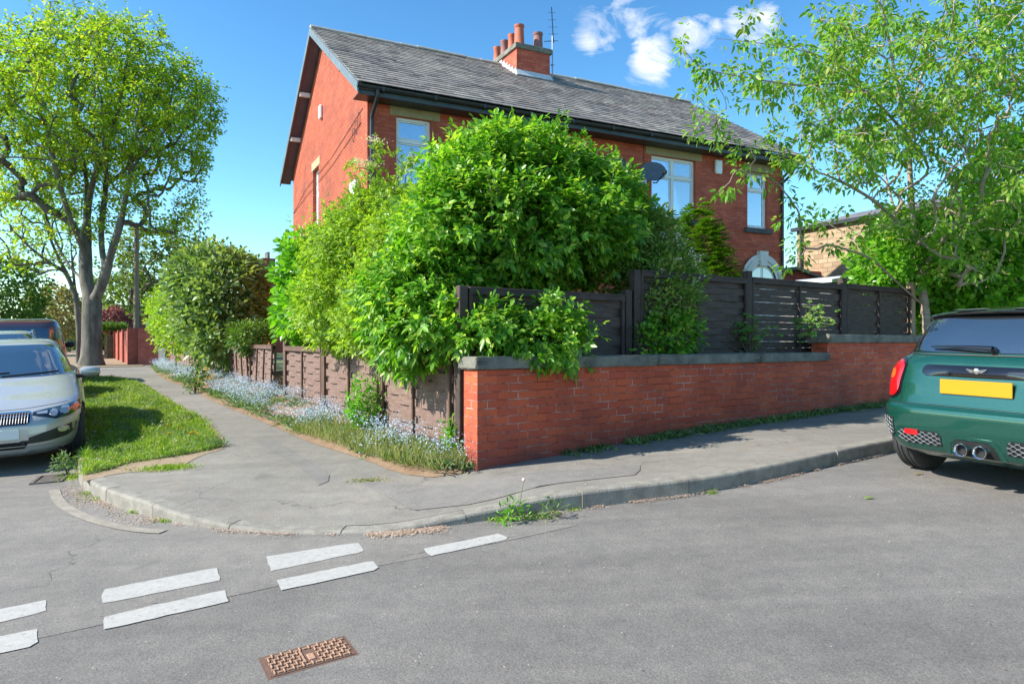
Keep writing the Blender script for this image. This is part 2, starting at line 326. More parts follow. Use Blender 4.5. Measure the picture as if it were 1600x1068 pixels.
# ------------------------------------------------------------------ object helpers
COL = sc.collection
def put(o, parent=None): 
    COL.objects.link(o)
    if parent is not None: o.parent = parent
    return o
def tag(o, label=None, cat=None, group=None, kind=None):
    if label: o['label'] = label
    if cat: o['category'] = cat
    if group: o['group'] = group
    if kind: o['kind'] = kind
    return o
def thing(name, label, cat, loc=(0, 0, 0), rz=0.0, group=None):
    o = bpy.data.objects.new(name, None); put(o); o.location = loc; o.rotation_euler = (0, 0, rz); o.empty_display_size = .2
    return tag(o, label, cat, group)
def copy_thing(root, loc=None, rz=None, label=None, group=None, scale=None):
    def cp(o, par):
        c = o.copy(); COL.objects.link(c)
        if par is not None: c.parent = par
        for ch in list(o.children): cp(ch, c)
        return c
    r = cp(root, None)
    if loc is not None: r.location = loc
    if rz is not None: r.rotation_euler = (0, 0, rz)
    if scale: r.scale = scale
    if label: r['label'] = label
    if group: r['group'] = group
    return r
def np_mesh(name, V, Fc, mat, parent=None, smooth=False, loc=None):
    """fast mesh from an (n,3) array and a list of (k, m) face index arrays of equal size"""
    me = bpy.data.meshes.new(name); V = np.asarray(V, np.float32)
    if loc is not None: V = V - np.asarray(loc, np.float32)
    if not isinstance(Fc, list): Fc = [Fc]
    Fc = [f for f in Fc if len(f)]
    idx = np.concatenate([f.ravel() for f in Fc]).astype(np.int32)
    tot = np.concatenate([np.full(len(f), f.shape[1], np.int32) for f in Fc])
    st = np.concatenate([[0], np.cumsum(tot)[:-1]]).astype(np.int32)
    me.vertices.add(len(V)); me.vertices.foreach_set('co', V.ravel())
    me.loops.add(len(idx)); me.loops.foreach_set('vertex_index', idx)
    me.polygons.add(len(tot)); me.polygons.foreach_set('loop_start', st); me.polygons.foreach_set('loop_total', tot)
    if smooth: me.polygons.foreach_set('use_smooth', np.ones(len(tot), bool))
    me.update(calc_edges=True)
    me.materials.append(M[mat] if isinstance(mat, str) else mat)
    o = bpy.data.objects.new(name, me)
    if loc is not None: o.location = loc
    return put(o, parent)
class MB:
    def __init__(s): s.v = []; s.f = []; s.uv = []
    def add(s, vs, fs):
        b = len(s.v); s.v += [tuple(map(float, v)) for v in vs]; s.f += [tuple(b + i for i in f) for f in fs]; return s
    def box(s, x0, y0, z0, x1, y1, z1, ch=0.0):
        if ch <= 0:
            return s.add([(x0, y0, z0), (x1, y0, z0), (x1, y1, z0), (x0, y1, z0), (x0, y0, z1), (x1, y0, z1), (x1, y1, z1), (x0, y1, z1)],
                         [(0, 3, 2, 1), (4, 5, 6, 7), (0, 1, 5, 4), (1, 2, 6, 5), (2, 3, 7, 6), (3, 0, 4, 7)])
        bm = bmesh.new(); bmesh.ops.create_cube(bm, size=1)
        for v in bm.verts: v.co = Vector(((x0 + x1) / 2 + v.co.x * (x1 - x0), (y0 + y1) / 2 + v.co.y * (y1 - y0), (z0 + z1) / 2 + v.co.z * (z1 - z0)))
        bmesh.ops.bevel(bm, geom=bm.edges[:], offset=ch, segments=1, affect='EDGES')
        bm.verts.index_update(); s.add([v.co for v in bm.verts], [[v.index for v in f.verts] for f in bm.faces]); bm.free(); return s
    def prism(s, poly, a, b, axis='y'):
        """poly: list of 2-D points; extruded from a to b along axis"""
        n = len(poly)
        def P(p, t): return {'y': (p[0], t, p[1]), 'x': (t, p[0], p[1]), 'z': (p[0], p[1], t)}[axis]
        vs = [P(p, a) for p in poly] + [P(p, b) for p in poly]
        fs = [tuple(range(n))[::-1], tuple(range(n, 2 * n))] + [(i, (i + 1) % n, n + (i + 1) % n, n + i) for i in range(n)]
        return s.add(vs, fs)
    def tube(s, pts, rad, seg=8, cap=True):
        V, Fq = tube_np(np.array(pts, float), np.full(len(pts), rad) if np.isscalar(rad) else np.array(rad, float), seg)
        s.add(V, Fq)
        if cap:
            b = len(s.v) - len(V); s.f.append(tuple(range(b + seg - 1, b - 1, -1))); s.f.append(tuple(range(len(s.v) - seg, len(s.v))))
        return s
    def lathe(s, prof, seg=20, c=(0, 0, 0), axis='z', scale=(1, 1)):
        vs = []; n = len(prof)
        for (r, h) in prof:
            for k in range(seg):
                a = 2 * math.pi * k / seg; p = (r * math.cos(a) * scale[0], r * math.sin(a) * scale[1], h)
                if axis == 'y': p = (p[0], p[2], p[1])
                if axis == 'x': p = (p[2], p[0], p[1])
                vs.append((p[0] + c[0], p[1] + c[1], p[2] + c[2]))
        fs = [(i * seg + k, i * seg + (k + 1) % seg, (i + 1) * seg + (k + 1) % seg, (i + 1) * seg + k) for i in range(n - 1) for k in range(seg)]
        fs += [tuple(range(seg))[::-1], tuple(range((n - 1) * seg, n * seg))]
        return s.add(vs, fs)
    def build(s, name, mat, parent=None, smooth=False, loc=None, uvoff=None):
        me = bpy.data.meshes.new(name); vs = s.v
        if loc is not None: vs = [(a - loc[0], b - loc[1], c - loc[2]) for a, b, c in vs]
        me.from_pydata(vs, [], s.f); me.update()
        bm = bmesh.new(); bm.from_mesh(me); bmesh.ops.recalc_face_normals(bm, faces=bm.faces[:]); bm.to_mesh(me); bm.free()
        uvl = me.uv_layers.new(name='UVMap').data
        for p in me.polygons:
            nx, ny, nz = abs(p.normal.x), abs(p.normal.y), abs(p.normal.z)
            p.use_smooth = smooth
            for li in p.loop_indices:
                c = me.vertices[me.loops[li].vertex_index].co
                if nz > nx and nz > ny: uv = (c.x, c.y)
                elif nx > ny: uv = (c.y, c.z)
                else: uv = (c.x, c.z)
                uvl[li].uv = uv
        me.materials.append(M[mat] if isinstance(mat, str) else mat)
        o = bpy.data.objects.new(name, me)
        if loc is not None: o.location = loc
        if smooth:
            for e in me.edges: pass
            me.set_sharp_from_angle(angle=R_(38))
        return put(o, parent)
def tube_np(P, r, seg=6):
    n = len(P); T = np.gradient(P, axis=0); T /= (np.linalg.norm(T, axis=1)[:, None] + 1e-9)
    up = np.array([0, 0, 1.0]) if abs(T[0, 2]) < .9 else np.array([1.0, 0, 0])
    A = np.cross(T, up); nrm = np.linalg.norm(A, axis=1)[:, None]
    A = np.where(nrm < 1e-3, np.array([1.0, 0, 0]), A / (nrm + 1e-9)); 
    for i in range(1, n):
        a = A[i - 1] - T[i] * (A[i - 1] @ T[i]); k = np.linalg.norm(a)
        if k > 1e-4: A[i] = a / k
    B = np.cross(T, A)
    an = np.arange(seg) * 2 * np.pi / seg
    V = P[:, None, :] + r[:, None, None] * (np.cos(an)[None, :, None] * A[:, None, :] + np.sin(an)[None, :, None] * B[:, None, :])
    i = np.arange(n - 1)[:, None] * seg; k = np.arange(seg)[None, :]
    Fq = np.stack([i + k, i + (k + 1) % seg, i + seg + (k + 1) % seg, i + seg + k], -1).reshape(-1, 4)
    return V.reshape(-1, 3), Fq

# ------------------------------------------------------------------ terrain
CT = np.array([(-.35, 6.3, -1.26), (-4.4, 7.1, -1.42), (-5.1, 8.2, -1.42), (5.5, 10.4, -1.04), (3.83, 7.1, -1.12), (3.63, 6.3, -1.04), (-4.5, 12, -1.17),
               (-13, 29, -1.07), (0, 5, -1.33), (-11, 17, -1.22), (-20, 30, -1.12), (-60, 90, -1.0), (0, 0, -1.5), (-6, 1, -1.6), (-8, 5, -1.52), (6, 0, -1.28),
               (5, 5, -1.12), (15, 15, -.65), (40, 32, .4), (0, -12, -1.7), (0, 30, -.9), (20, 40, -.1), (-45, 10, -1.7), (60, 90, .5), (0, 120, -1), (-100, 60, -1.5), (30, -10, -.8)], float)
def _k(d): return np.where(d > 0, d * d * np.log(d + 1e-9), 0)
_n = len(CT); _A = np.zeros((_n + 3, _n + 3)); _D = np.hypot(CT[:, None, 0] - CT[None, :, 0], CT[:, None, 1] - CT[None, :, 1])
_A[:_n, :_n] = _k(_D) + np.eye(_n) * 8.0; _A[:_n, _n] = 1; _A[:_n, _n + 1:] = CT[:, :2]; _A[_n:, :_n] = _A[:_n, _n:].T
_W = np.linalg.solve(_A, np.concatenate([CT[:, 2], [0, 0, 0]]))
def G(x, y):
    """height of the road surface (world z)"""
    x = np.asarray(x, float); y = np.asarray(y, float)
    d = np.hypot(x[..., None] - CT[:, 0], y[..., None] - CT[:, 1])
    z = _k(d) @ _W[:_n] + _W[_n] + _W[_n + 1] * x + _W[_n + 2] * y + ZC
    return z
def W(px, py, Y): return np.array([(px - 800) / F * Y, Y, ZC + (534 - py) / F * Y])
def Pg(px, py, off=0.0):
    """photo pixel -> world point on the ground + off"""
    t = np.exp(np.linspace(math.log(1.2), math.log(150), 3000))
    x = (px - 800) / F * t; z = ZC + (534 - py) / F * t
    g = G(x, t) + off
    i = int(np.argmax(z < g))
    a = (z[i - 1] - g[i - 1]) / ((z[i - 1] - g[i - 1]) - (z[i] - g[i])) if i > 0 else 0
    tt = t[i - 1] * (1 - a) + t[i] * a if i > 0 else t[-1]
    x = (px - 800) / F * tt
    return np.array([x, tt, float(G(x, tt)) + off])
dropc = Pg(495, 832)[:2]
def lift(x, y):
    d = np.hypot(np.asarray(x) - dropc[0], np.asarray(y) - dropc[1])
    return .125 - .098 * np.clip(1.35 - d / 1.25, 0, 1) ** .8
def resample(pts, step):
    pts = np.array(pts, float); d = np.linalg.norm(np.diff(pts, axis=0), axis=1); s = np.concatenate([[0], np.cumsum(d)])
    n = max(2, int(s[-1] / step) + 1); t = np.linspace(0, s[-1], n)
    return np.stack([np.interp(t, s, pts[:, k]) for k in range(pts.shape[1])], 1)
def smoothline(pts, it=3):
    p = np.array(pts, float)
    for _ in range(it):
        q = [p[0]]
        for a, b in zip(p[:-1], p[1:]): q += [a * .75 + b * .25, a * .25 + b * .75]
        q.append(p[-1]); p = np.array(q)
    return p
def loft(name, a, b, off, mat, nx=10, kind='structure', liftf=None, parent=None):
    """sheet between two polylines with the same number of points, draped on the terrain"""
    t = np.linspace(0, 1, nx + 1)[None, :, None]
    g = a[:, None, :] * (1 - t) + b[:, None, :] * t
    x, y = g[..., 0], g[..., 1]
    z = G(x, y) + off
    if liftf is not None: z = z + liftf(x, y)
    V = np.stack([x, y, z], -1).reshape(-1, 3); m = nx + 1; n = len(a)
    i = np.arange(n - 1)[:, None] * m; k = np.arange(nx)[None, :]
    Fq = np.stack([i + k, i + k + 1, i + m + k + 1, i + m + k], -1).reshape(-1, 4)
    o = np_mesh(name, V, Fq, mat, parent, smooth=True)
    if o.data.polygons[len(o.data.polygons) // 2].normal.z < 0: o.data.flip_normals()
    return tag(o, kind=kind)
def drape_poly(name, poly, off, mat, liftf=None, step=.25, edge=0.0, kind='structure', jit=0.0, seed=1):
    """fill a world-space polygon with a draped sheet"""
    rg = np.random.default_rng(seed)
    p = resample(list(poly) + [poly[0]], step)[:-1]
    if jit: p = p + rg.normal(0, jit, p.shape)
    bm = bmesh.new(); vs = [bm.verts.new((a[0], a[1], 0)) for a in p]
    f = bm.faces.new(vs)
    mn = p.min(0); mxx = p.max(0)
    for ax, no in ((0, (1, 0, 0)), (1, (0, 1, 0))):
        c = mn[ax] + step
        while c < mxx[ax]:
            co = [0, 0, 0]; co[ax] = c
            bmesh.ops.bisect_plane(bm, geom=bm.verts[:] + bm.edges[:] + bm.faces[:], plane_co=co, plane_no=no); c += step * 2
    bmesh.ops.triangulate(bm, faces=[q for q in bm.faces if len(q.verts) > 4])
    co = np.array([v.co[:2] for v in bm.verts]); z = G(co[:, 0], co[:, 1]) + off + (liftf(co[:, 0], co[:, 1]) if liftf else 0)
    for v, zz in zip(bm.verts, z): v.co.z = zz
    me = bpy.data.meshes.new(name); bm.to_mesh(me); bm.free()
    if me.polygons[0].normal.z < 0: me.flip_normals()
    me.materials.append(M[mat]); o = bpy.data.objects.new(name, me); put(o)
    return tag(o, kind=kind) if kind else o
def grid_sheet(name, x0, x1, y0, y1, step, off, mat):
    xs = np.arange(x0, x1 + step, step); ys = np.arange(y0, y1 + step, step); X, Y = np.meshgrid(xs, ys)
    V = np.stack([X, Y, G(X, Y) + off], -1).reshape(-1, 3); m = len(xs)
    i = np.arange(len(ys) - 1)[:, None] * m; k = np.arange(m - 1)[None, :]
    Fq = np.stack([i + k, i + k + 1, i + m + k + 1, i + m + k], -1).reshape(-1, 4)
    return tag(np_mesh(name, V, Fq, mat, smooth=True), kind='structure')

# flat ground to the horizon, then the road
big = MB(); big.add([(-2500, -2500, -1.2), (2500, -2500, -1.2), (2500, 2500, -1.2), (-2500, 2500, -1.2)], [(0, 1, 2, 3)])
tag(big.build('ground', 'ground'), kind='structure')
grid_sheet('road', -70, 60, -14, 110, 1.0, 0, 'road')
# road layout in world metres
ld = np.array([-.531, .847]); ld /= np.linalg.norm(ld)        # left street direction
wd = np.array([.824, .567]); wd /= np.linalg.norm(wd)         # low wall direction
wn = np.array([-wd[1], wd[0]])                                # behind the wall
WC = np.array([-.31, 6.30])                                   # front corner of the brick wall
kpx = [(121, 748), (134, 768), (162, 784), (205, 800), (262, 815), (330, 826), (400, 832), (500, 835), (590, 833), (650, 828), (700, 821), (800, 808), (900, 795), (1000, 782), (1115, 768), (1240, 742), (1395, 705)]
kp = [Pg(*p)[:2] for p in kpx]
kerb_line = np.array([kp[0] + ld * 95, kp[0] + ld * 30, kp[0] + ld * 6] + kp + [kp[-1] + np.array([.85, .527]) * 6, kp[-1] + np.array([.85, .527]) * 50])
kerb_line = resample(smoothline(kerb_line, 2), .18)
def offset(line, d):
    t = np.gradient(line, axis=0); t /= np.linalg.norm(t, axis=1)[:, None]
    return line + np.stack([-t[:, 1], t[:, 0]], 1) * d
kerb_in = offset(kerb_line, .125)
# kerb stones
kb = MB(); jt = MB()
s = np.concatenate([[0], np.cumsum(np.linalg.norm(np.diff(kerb_line, axis=0), axis=1))])
i = 0; stone = 5; rgk = np.random.default_rng(3)
vis0 = 0
while i < len(kerb_line) - 1:
    j = min(i + stone, len(kerb_line) - 1)
    o_ = kerb_line[i:j + 1].copy(); n_ = kerb_in[i:j + 1].copy()
    d0 = (o_[1] - o_[0]) / np.linalg.norm(o_[1] - o_[0]) * .006
    o_[0] += d0; n_[0] += d0
    h = lift(o_[:, 0], o_[:, 1]) + rgk.normal(0, .003); g = G(o_[:, 0], o_[:, 1]); gi = G(n_[:, 0], n_[:, 1])
    t_ = (n_ - o_) / .125; jo = rgk.normal(0, .004)
    o_ = o_ + t_ * jo
    ring = [(o_ - t_ * .004, g - .08), (o_, g + h - .022), (o_ + t_ * .007, g + h - .008), (o_ + t_ * .022, g + h), (n_, gi + h + .002), (n_, gi - .08)]
    vs = [(p[k][0], p[k][1], z[k]) for k in range(len(o_)) for (p, z) in ring]; m = 6
    fs = [(k * m + a, k * m + (a + 1) % m, (k + 1) * m + (a + 1) % m, (k + 1) * m + a) for k in range(len(o_) - 1) for a in range(m)]
    fs += [tuple(range(m)), tuple(range(len(vs) - m, len(vs)))]
    kb.add(vs, fs); i = j
tag(kb.build('kerb', 'kerb'), kind='structure')
# pavement between kerb and boundary
inner = [WC + wn * .1 + ld * 100, WC + wn * .1 + ld * 12, WC + wn * .15 + ld * .2, WC + wn * .15 + wd * .3, WC + wn * .12 + wd * 6, WC + wn * .1 + wd * 55]
ks = np.concatenate([[0], np.cumsum(np.linalg.norm(np.diff(kerb_in, axis=0), axis=1))])
ck = int(np.argmin(np.linalg.norm(kerb_in - Pg(640, 828)[:2], axis=1)))     # kerb point facing the wall corner
def half(pts, n): 
    pts = np.array(pts); d = np.concatenate([[0], np.cumsum(np.linalg.norm(np.diff(pts, axis=0), axis=1))]); t = np.linspace(0, 1, n)
    return pts, d
def match(outer, ipts):
    do = np.concatenate([[0], np.cumsum(np.linalg.norm(np.diff(outer, axis=0), axis=1))]); do /= do[-1]
    ipts = np.array(ipts); di = np.concatenate([[0], np.cumsum(np.linalg.norm(np.diff(ipts, axis=0), axis=1))]); di /= di[-1]
    return np.stack([np.interp(do, di, ipts[:, k]) for k in range(2)], 1)
left_in = match(kerb_in[:ck + 1][::-1], inner[:3][::-1])[::-1]
right_in = match(kerb_in[ck:], inner[2:])
inn = np.concatenate([left_in, right_in[1:]])
loft('pavement', kerb_in, inn, 0.0, 'pavement', 14, liftf=lambda x, y: lift(x, y) - .001)
# lighter surface of the side road, laid 4 mm over
sr = [Pg(*p)[:2] for p in [(-300, 1075), (0, 1010), (200, 967), (420, 918), (600, 882), (760, 852), (905, 820), (700, 822), (590, 833), (500, 835), (400, 832), (330, 826), (262, 815), (205, 800), (162, 784), (134, 768), (121, 748)]]
srp = sr + [kp[0] + ld * 12 , kp[0] + ld * 70, kp[0] + ld * 70 + np.array([-9.5, -5]), sr[0] + np.array([-8, 2])]
drape_poly('side_road', srp, .003, 'side_road', step=.5)
for i, q in enumerate([[(0, 953), (72, 938), (71, 956), (0, 979)], [(0, 996), (59, 983), (57, 1009), (0, 1024)],
          [(164, 921), (338, 887), (345, 907), (162, 944), (157, 932)], [(163, 964), (351, 922), (356, 941), (160, 985)],
          [(416, 870), (560, 848), (569, 862), (423, 893)], [(433, 907), (583, 876), (593, 890), (440, 923)], [(661, 858), (781, 834), (797, 842), (671, 870)]]):
    if q[0][0] == 0:
        (x0, y0), (x1, y1), (x2, y2), (x3, y3) = q
        q = [(-130, y0 + 26), (x1, y1), (x2, y2), (-130, y3 + 26)]
    drape_poly('road_marking', [Pg(*p)[:2] for p in q], .006, 'road_paint', step=.06, jit=.003, seed=i)
# repaired strips in the pavement
pl = lambda x, y: lift(x, y)
drape_poly('pavement_patch', [Pg(*p, .12)[:2] for p in [(647, 782), (745, 778), (862, 757), (1000, 742), (1000, 727), (800, 742), (690, 752), (560, 744)]], .004, 'patch', pl, step=.2)
drape_poly('pavement_patch', [Pg(*p, .12)[:2] for p in [(400, 690), (428, 686), (520, 742), (500, 752)]], .004, 'patch', pl, step=.2)
# verge
vpx = [(131, 742), (160, 735), (205, 722), (250, 716), (300, 708), (342, 699), (338, 684), (322, 664), (296, 648), (268, 632), (246, 616), (224, 602), (200, 593), (165, 589), (131, 592)]
vw = [Pg(*p, .13)[:2] for p in vpx]
drape_poly('verge_earth', [Pg(*p, .13)[:2] for p in [(128, 752), (165, 742), (215, 735), (250, 737), (290, 725), (310, 712), (347, 702), (350, 684), (332, 664), (300, 645), (270, 627), (226, 599), (190, 588), (133, 588)]], .003, 'earth', pl, jit=.012, step=.15)
drape_poly('verge_turf', vw, .010, 'turf', pl, jit=.02, step=.15)
t0 = Pg(150, 574, .12)[:2]
drape_poly('far_verge', [t0 + ld * .0 + np.array([-1.2, -.2]), t0 + np.array([1.6, .6]), t0 + ld * 20 + np.array([1.4, .6]), t0 + ld * 40 + np.array([1.2, .5]), t0 + ld * 40 - np.array([1.2, .3]), t0 + ld * 15 - np.array([1.2, .3])], .02, 'earth', pl)
# garden ground behind the boundary
garden = [WC + wn * .2 + ld * .3, WC + wn * .2 + wd * 40, np.array([40., 90.]), np.array([-30., 95.]), WC + wn * .2 + ld * 60]
drape_poly('garden_ground', garden, .28, 'ground', step=1.0)
# soil strip under the flowers
flow_out = resample([Pg(*p, .12)[:2] for p in [(727, 737), (660, 742), (600, 730), (548, 712), (480, 690), (440, 672), (400, 655), (345, 633), (322, 622), (296, 606), (262, 596), (244, 584), (236, 574)]], .3)
FL0 = WC + wn * .42 + np.array([-.0, .0])
FL0 = np.array([-.52, 6.72])
flow_in = match(flow_out, [FL0, FL0 + ld * 26])
def soil_sheet():
    nx = 6; t = np.linspace(0, 1, nx + 1)[None, :, None]
    g = flow_out[:, None, :] * (1 - t) + flow_in[:, None, :] * t
    z = G(g[..., 0], g[..., 1]) + lift(g[..., 0], g[..., 1]) + .004 + .14 * t[..., 0] ** .8
    z = z + np.where((t[..., 0] > .1) & (t[..., 0] < .99), rng.normal(0, .015, z.shape), 0)
    V = np.concatenate([g, z[..., None]], -1).reshape(-1, 3); m = nx + 1; n = len(flow_out)
    i = np.arange(n - 1)[:, None] * m; k = np.arange(nx)[None, :]
    o = np_mesh('flower_bed_soil', V, np.stack([i + k, i + k + 1, i + m + k + 1, i + m + k], -1).reshape(-1, 4), 'soil', smooth=True)
    tag(o, kind='structure')
soil_sheet()
def Gp(x, y): return G(x, y) + lift(x, y)

# ================================================================== the brick house
def slate_isl():
    m, n, l, p = nodes_of('slate_tiles')
    g = n.new('ShaderNodeNewGeometry'); v = coords(n)
    c = ramp(n, l, g.outputs['Random Per Island'], ((0, (.16, .147, .14)), (.45, (.265, .243, .222)), (.8, (.33, .305, .275)), (1, (.24, .195, .175))))
    c = mix(n, l, .7, c, ramp(n, l, noise(n, l, v, .8, 7, .7), ((.36, (.55, .52, .56)), (.6, (1.22, 1.18, 1.1)))), 'MULTIPLY')
    c = mix(n, l, .5, c, ramp(n, l, noise(n, l, v, 11, 6, .7), ((.35, (.6, .6, .6)), (.65, (1.3, 1.28, 1.25)))), 'MULTIPLY')
    li = ramp(n, l, noise(n, l, v, 3.1, 6, .75), ((.62, (0, 0, 0)), (.74, (1, 1, 1))))
    c = mix(n, l, mth(n, l, 'MULTIPLY', li, .4), c, (.30, .27, .19))
    l.new(c, p.inputs['Base Color']); p.inputs['Roughness'].default_value = .6; p.inputs['Specular IOR Level'].default_value = .4
    bump(n, l, p, noise(n, l, v, 25, 5), .35, .008)
    return m
M['slate_tiles'] = slate_isl()
def slates(x0, x1, ya, za, yb, zb, wdt=.27, gauge=.205, seed=1, th=.014):
    """individual slates from the eave (ya, za) to the ridge (yb, zb) -> vertices, faces"""
    rg = np.random.default_rng(seed); L = math.hypot(yb - ya, zb - za); dy, dz = (yb - ya) / L, (zb - za) / L; ny, nz = -dz, dy
    if nz < 0: ny, nz = -ny, -nz
    mb = MB(); nr = int(L / gauge); gg = L / nr
    for r in range(nr):
        a = r * gg; x = x0 - (wdt / 2 if r % 2 else 0)
        while x < x1:
            xa, xb = max(x, x0), min(x + wdt - .006, x1)
            if xb - xa > .03:
                j = rg.normal(0, .006); k = abs(rg.normal(0, .003)); k2 = abs(rg.normal(0, .003)); e = min(a + gg + .03, L); b0 = a + j - (.02 if r == 0 else 0)
                def Pt(xx, s, h): return (xx, ya + dy * s + ny * h, za + dz * s + nz * h)
                h0 = th * 2 + k; h1 = th * 2 + k2
                mb.add([Pt(xa, b0, h0 - th), Pt(xb, b0, h1 - th), Pt(xb, e, .0), Pt(xa, e, .0), Pt(xa, b0, h0), Pt(xb, b0, h1), Pt(xb, e, .012), Pt(xa, e, .012)],
                       [(0, 3, 2, 1), (4, 5, 6, 7), (0, 1, 5, 4), (1, 2, 6, 5), (2, 3, 7, 6), (3, 0, 4, 7)])
            x += wdt
    return mb
def holed_wall(mb, along, c0, c1, z0, z1, face, back, holes, top=None):
    """wall plane with rectangular openings and their reveals; along='x': runs in x at y=face..back"""
    xs = sorted({c0, c1, *[h[0] for h in holes], *[h[1] for h in holes]}); zs = sorted({z0, z1, *[h[2] for h in holes], *[h[3] for h in holes]})
    def P(a, z, d): return (a, d, z) if along == 'x' else (d, a, z)
    for i in range(len(xs) - 1):
        for j in range(len(zs) - 1):
            cx, cz = (xs[i] + xs[i + 1]) / 2, (zs[j] + zs[j + 1]) / 2
            if any(h[0] < cx < h[1] and h[2] < cz < h[3] for h in holes): continue
            q = [P(xs[i], zs[j], face), P(xs[i + 1], zs[j], face), P(xs[i + 1], zs[j + 1], face), P(xs[i], zs[j + 1], face)]
            mb.add(q, [(0, 1, 2, 3)])
    for h in holes:
        for (a, b) in (((h[0], h[2]), (h[1], h[2])), ((h[1], h[2]), (h[1], h[3])), ((h[1], h[3]), (h[0], h[3])), ((h[0], h[3]), (h[0], h[2]))):
            mb.add([P(a[0], a[1], face), P(b[0], b[1], face), P(b[0], b[1], back), P(a[0], a[1], back)], [(0, 1, 2, 3)])
def window(par, along, c0, c1, z0, z1, face, bars_v=(), bars_h=(), fw=.055, sgn=1, curtain=True, label=None, depth=.09, glass='glass'):
    """frame (part) with pane and curtain (sub-parts); sgn: direction into the house"""
    f = MB(); y = face
    def bx(a0, a1, b0, b1, d0, d1, mb=f, ch=.006):
        d0, d1 = sorted((d0, d1))
        if along == 'x': mb.box(a0, d0, b0, a1, d1, b1, ch)
        else: mb.box(d0, a0, b0, d1, a1, b1, ch)
    a, b = y, y + sgn * .06
    bx(c0, c0 + fw, z0, z1, a, b); bx(c1 - fw, c1, z0, z1, a, b); bx(c0 + fw, c1 - fw, z0, z0 + fw, a, b); bx(c0 + fw, c1 - fw, z1 - fw, z1, a, b)
    vx = [c0 + (c1 - c0) * t for t in bars_v]; hz = [z0 + (z1 - z0) * t for t in bars_h]
    for v in vx: bx(v - .035, v + .035, z0 + fw, z1 - fw, a, b)
    xs = [c0 + fw] + sum([[v - .035, v + .035] for v in vx], []) + [c1 - fw]
    zsp = [z0 + fw] + sum([[h - .035, h + .035] for h in hz], []) + [z1 - fw]
    for h in hz:
        for k in range(0, len(xs), 2): bx(xs[k], xs[k + 1], h - .035, h + .035, a, b)
    # inner sash lines
    for k in range(0, len(xs), 2):
        for q in range(0, len(zsp), 2):
            x0, x1, q0, q1 = xs[k] + .004, xs[k + 1] - .004, zsp[q] + .004, zsp[q + 1] - .004
            a2, b2 = y + sgn * .012, y + sgn * .05; sw = .028
            bx(x0, x0 + sw, q0, q1, a2, b2); bx(x1 - sw, x1, q0, q1, a2, b2); bx(x0 + sw, x1 - sw, q0, q0 + sw, a2, b2); bx(x0 + sw, x1 - sw, q1 - sw, q1, a2, b2)
    fo = f.build('window', 'white', par)
    if label: fo['label'] = label
    g = MB(); bx(c0 + fw * .5, c1 - fw * .5, z0 + fw * .5, z1 - fw * .5, y + sgn * .030, y + sgn * .036, g, 0)
    g.build('pane', glass, fo)
    if curtain:
        c = MB(); n = 60; yy = y + sgn * .16
        for (u0, u1) in ((c0 - .05, c0 + (c1 - c0) * .46), (c0 + (c1 - c0) * .54, c1 + .05)):
            pts = []
            for k in range(n + 1):
                u = u0 + (u1 - u0) * k / n; d = yy + .018 * math.sin(k * .9) + .008 * math.sin(k * 2.3)
                pts += [(u, d, z0 - .05), (u, d, z1 + .05)] if along == 'x' else [(d, u, z0 - .05), (d, u, z1 + .05)]
            c.add(pts, [(2 * k, 2 * k + 2, 2 * k + 3, 2 * k + 1) for k in range(n)])
        c.build('curtain', 'curtain', fo, smooth=True)
    return fo
HX, HY = (574 - 800) / F * 13.6, 13.6
hd = math.atan2(F, 2150)                     # direction of the front wall
HA = np.array([HX, HY]); hdf = np.array([math.cos(hd), math.sin(hd)]); hdg = np.array([-math.sin(hd), math.cos(hd)])
house = thing('brick_house', 'red brick semi-detached house with slate roof and tall chimney behind the corner bushes', 'house', (HX, HY, 0), hd)
HL, HD, ZE, ZR, GR = 11.22, 8.0, 6.33, 9.10, 4.0
zb = -.3
W1, W2, W3, W4 = (.58, 1.31, 4.47, 5.95), (6.86, 8.22, 4.47, 5.95), (9.95, 10.66, 4.45, 5.90), (2.98, 4.34, 4.47, 5.95)
door_h = (9.93, 10.87, .9, 3.05)
fr = MB(); holed_wall(fr, 'x', 0, HL, zb, 6.22, 0, .13, [W1, W2, W3, W4]); fr.build('wall', 'brick_front', house)
sl_ = (ZR - ZE) / (GR + .42)
gb = MB(); gh = (4.45, 5.15, 4.35, 5.9)
holed_wall(gb, 'y', 0, HD, zb, 6.22, 0, .13, [gh])
gb.add([(0, 0, 6.22), (0, HD, 6.22), (0, HD, ZE + .42 * sl_ - .14), (0, GR, ZR - .16), (0, 0, ZE + .42 * sl_ - .14)], [(0, 1, 2, 3, 4)])
gb.build('gable_wall', 'brick_gable', house)
bk = MB(); bk.add([(HL, 0, zb), (HL, HD, zb), (HL, HD, 6.3), (HL, GR, ZR - .16), (HL, 0, 6.3)], [(0, 1, 2, 3, 4)])
bk.add([(0, HD, zb), (HL, HD, zb), (HL, HD, 6.3), (0, HD, 6.3)], [(0, 1, 2, 3)]); bk.build('wall', 'brick_front', house)
for a_, b_ in ((8.3, 11.22), (0, 2.5)):
    sc_ = MB(); sc_.box(a_, -.03, 3.86, b_, .0, 3.92, .004); sc_.build('string_course', 'brick_front', house)
rf = MB()
a_ = slates(-.30, HL + .28, -.46, ZE, GR, ZR, seed=2)
roof = a_.build('roof', 'slate_tiles', house)
b_ = MB()
b_.add([(-.28, -.40, ZE - .0), (HL + .26, -.40, ZE), (HL + .26, GR, ZR - .03), (-.28, GR, ZR - .03), (HL + .26, 2 * GR + .44, ZE), (-.28, 2 * GR + .44, ZE)], [(0, 1, 2, 3), (3, 2, 4, 5)])
b_.build('roof_back', 'slate', house)
rgr = random.Random(4)
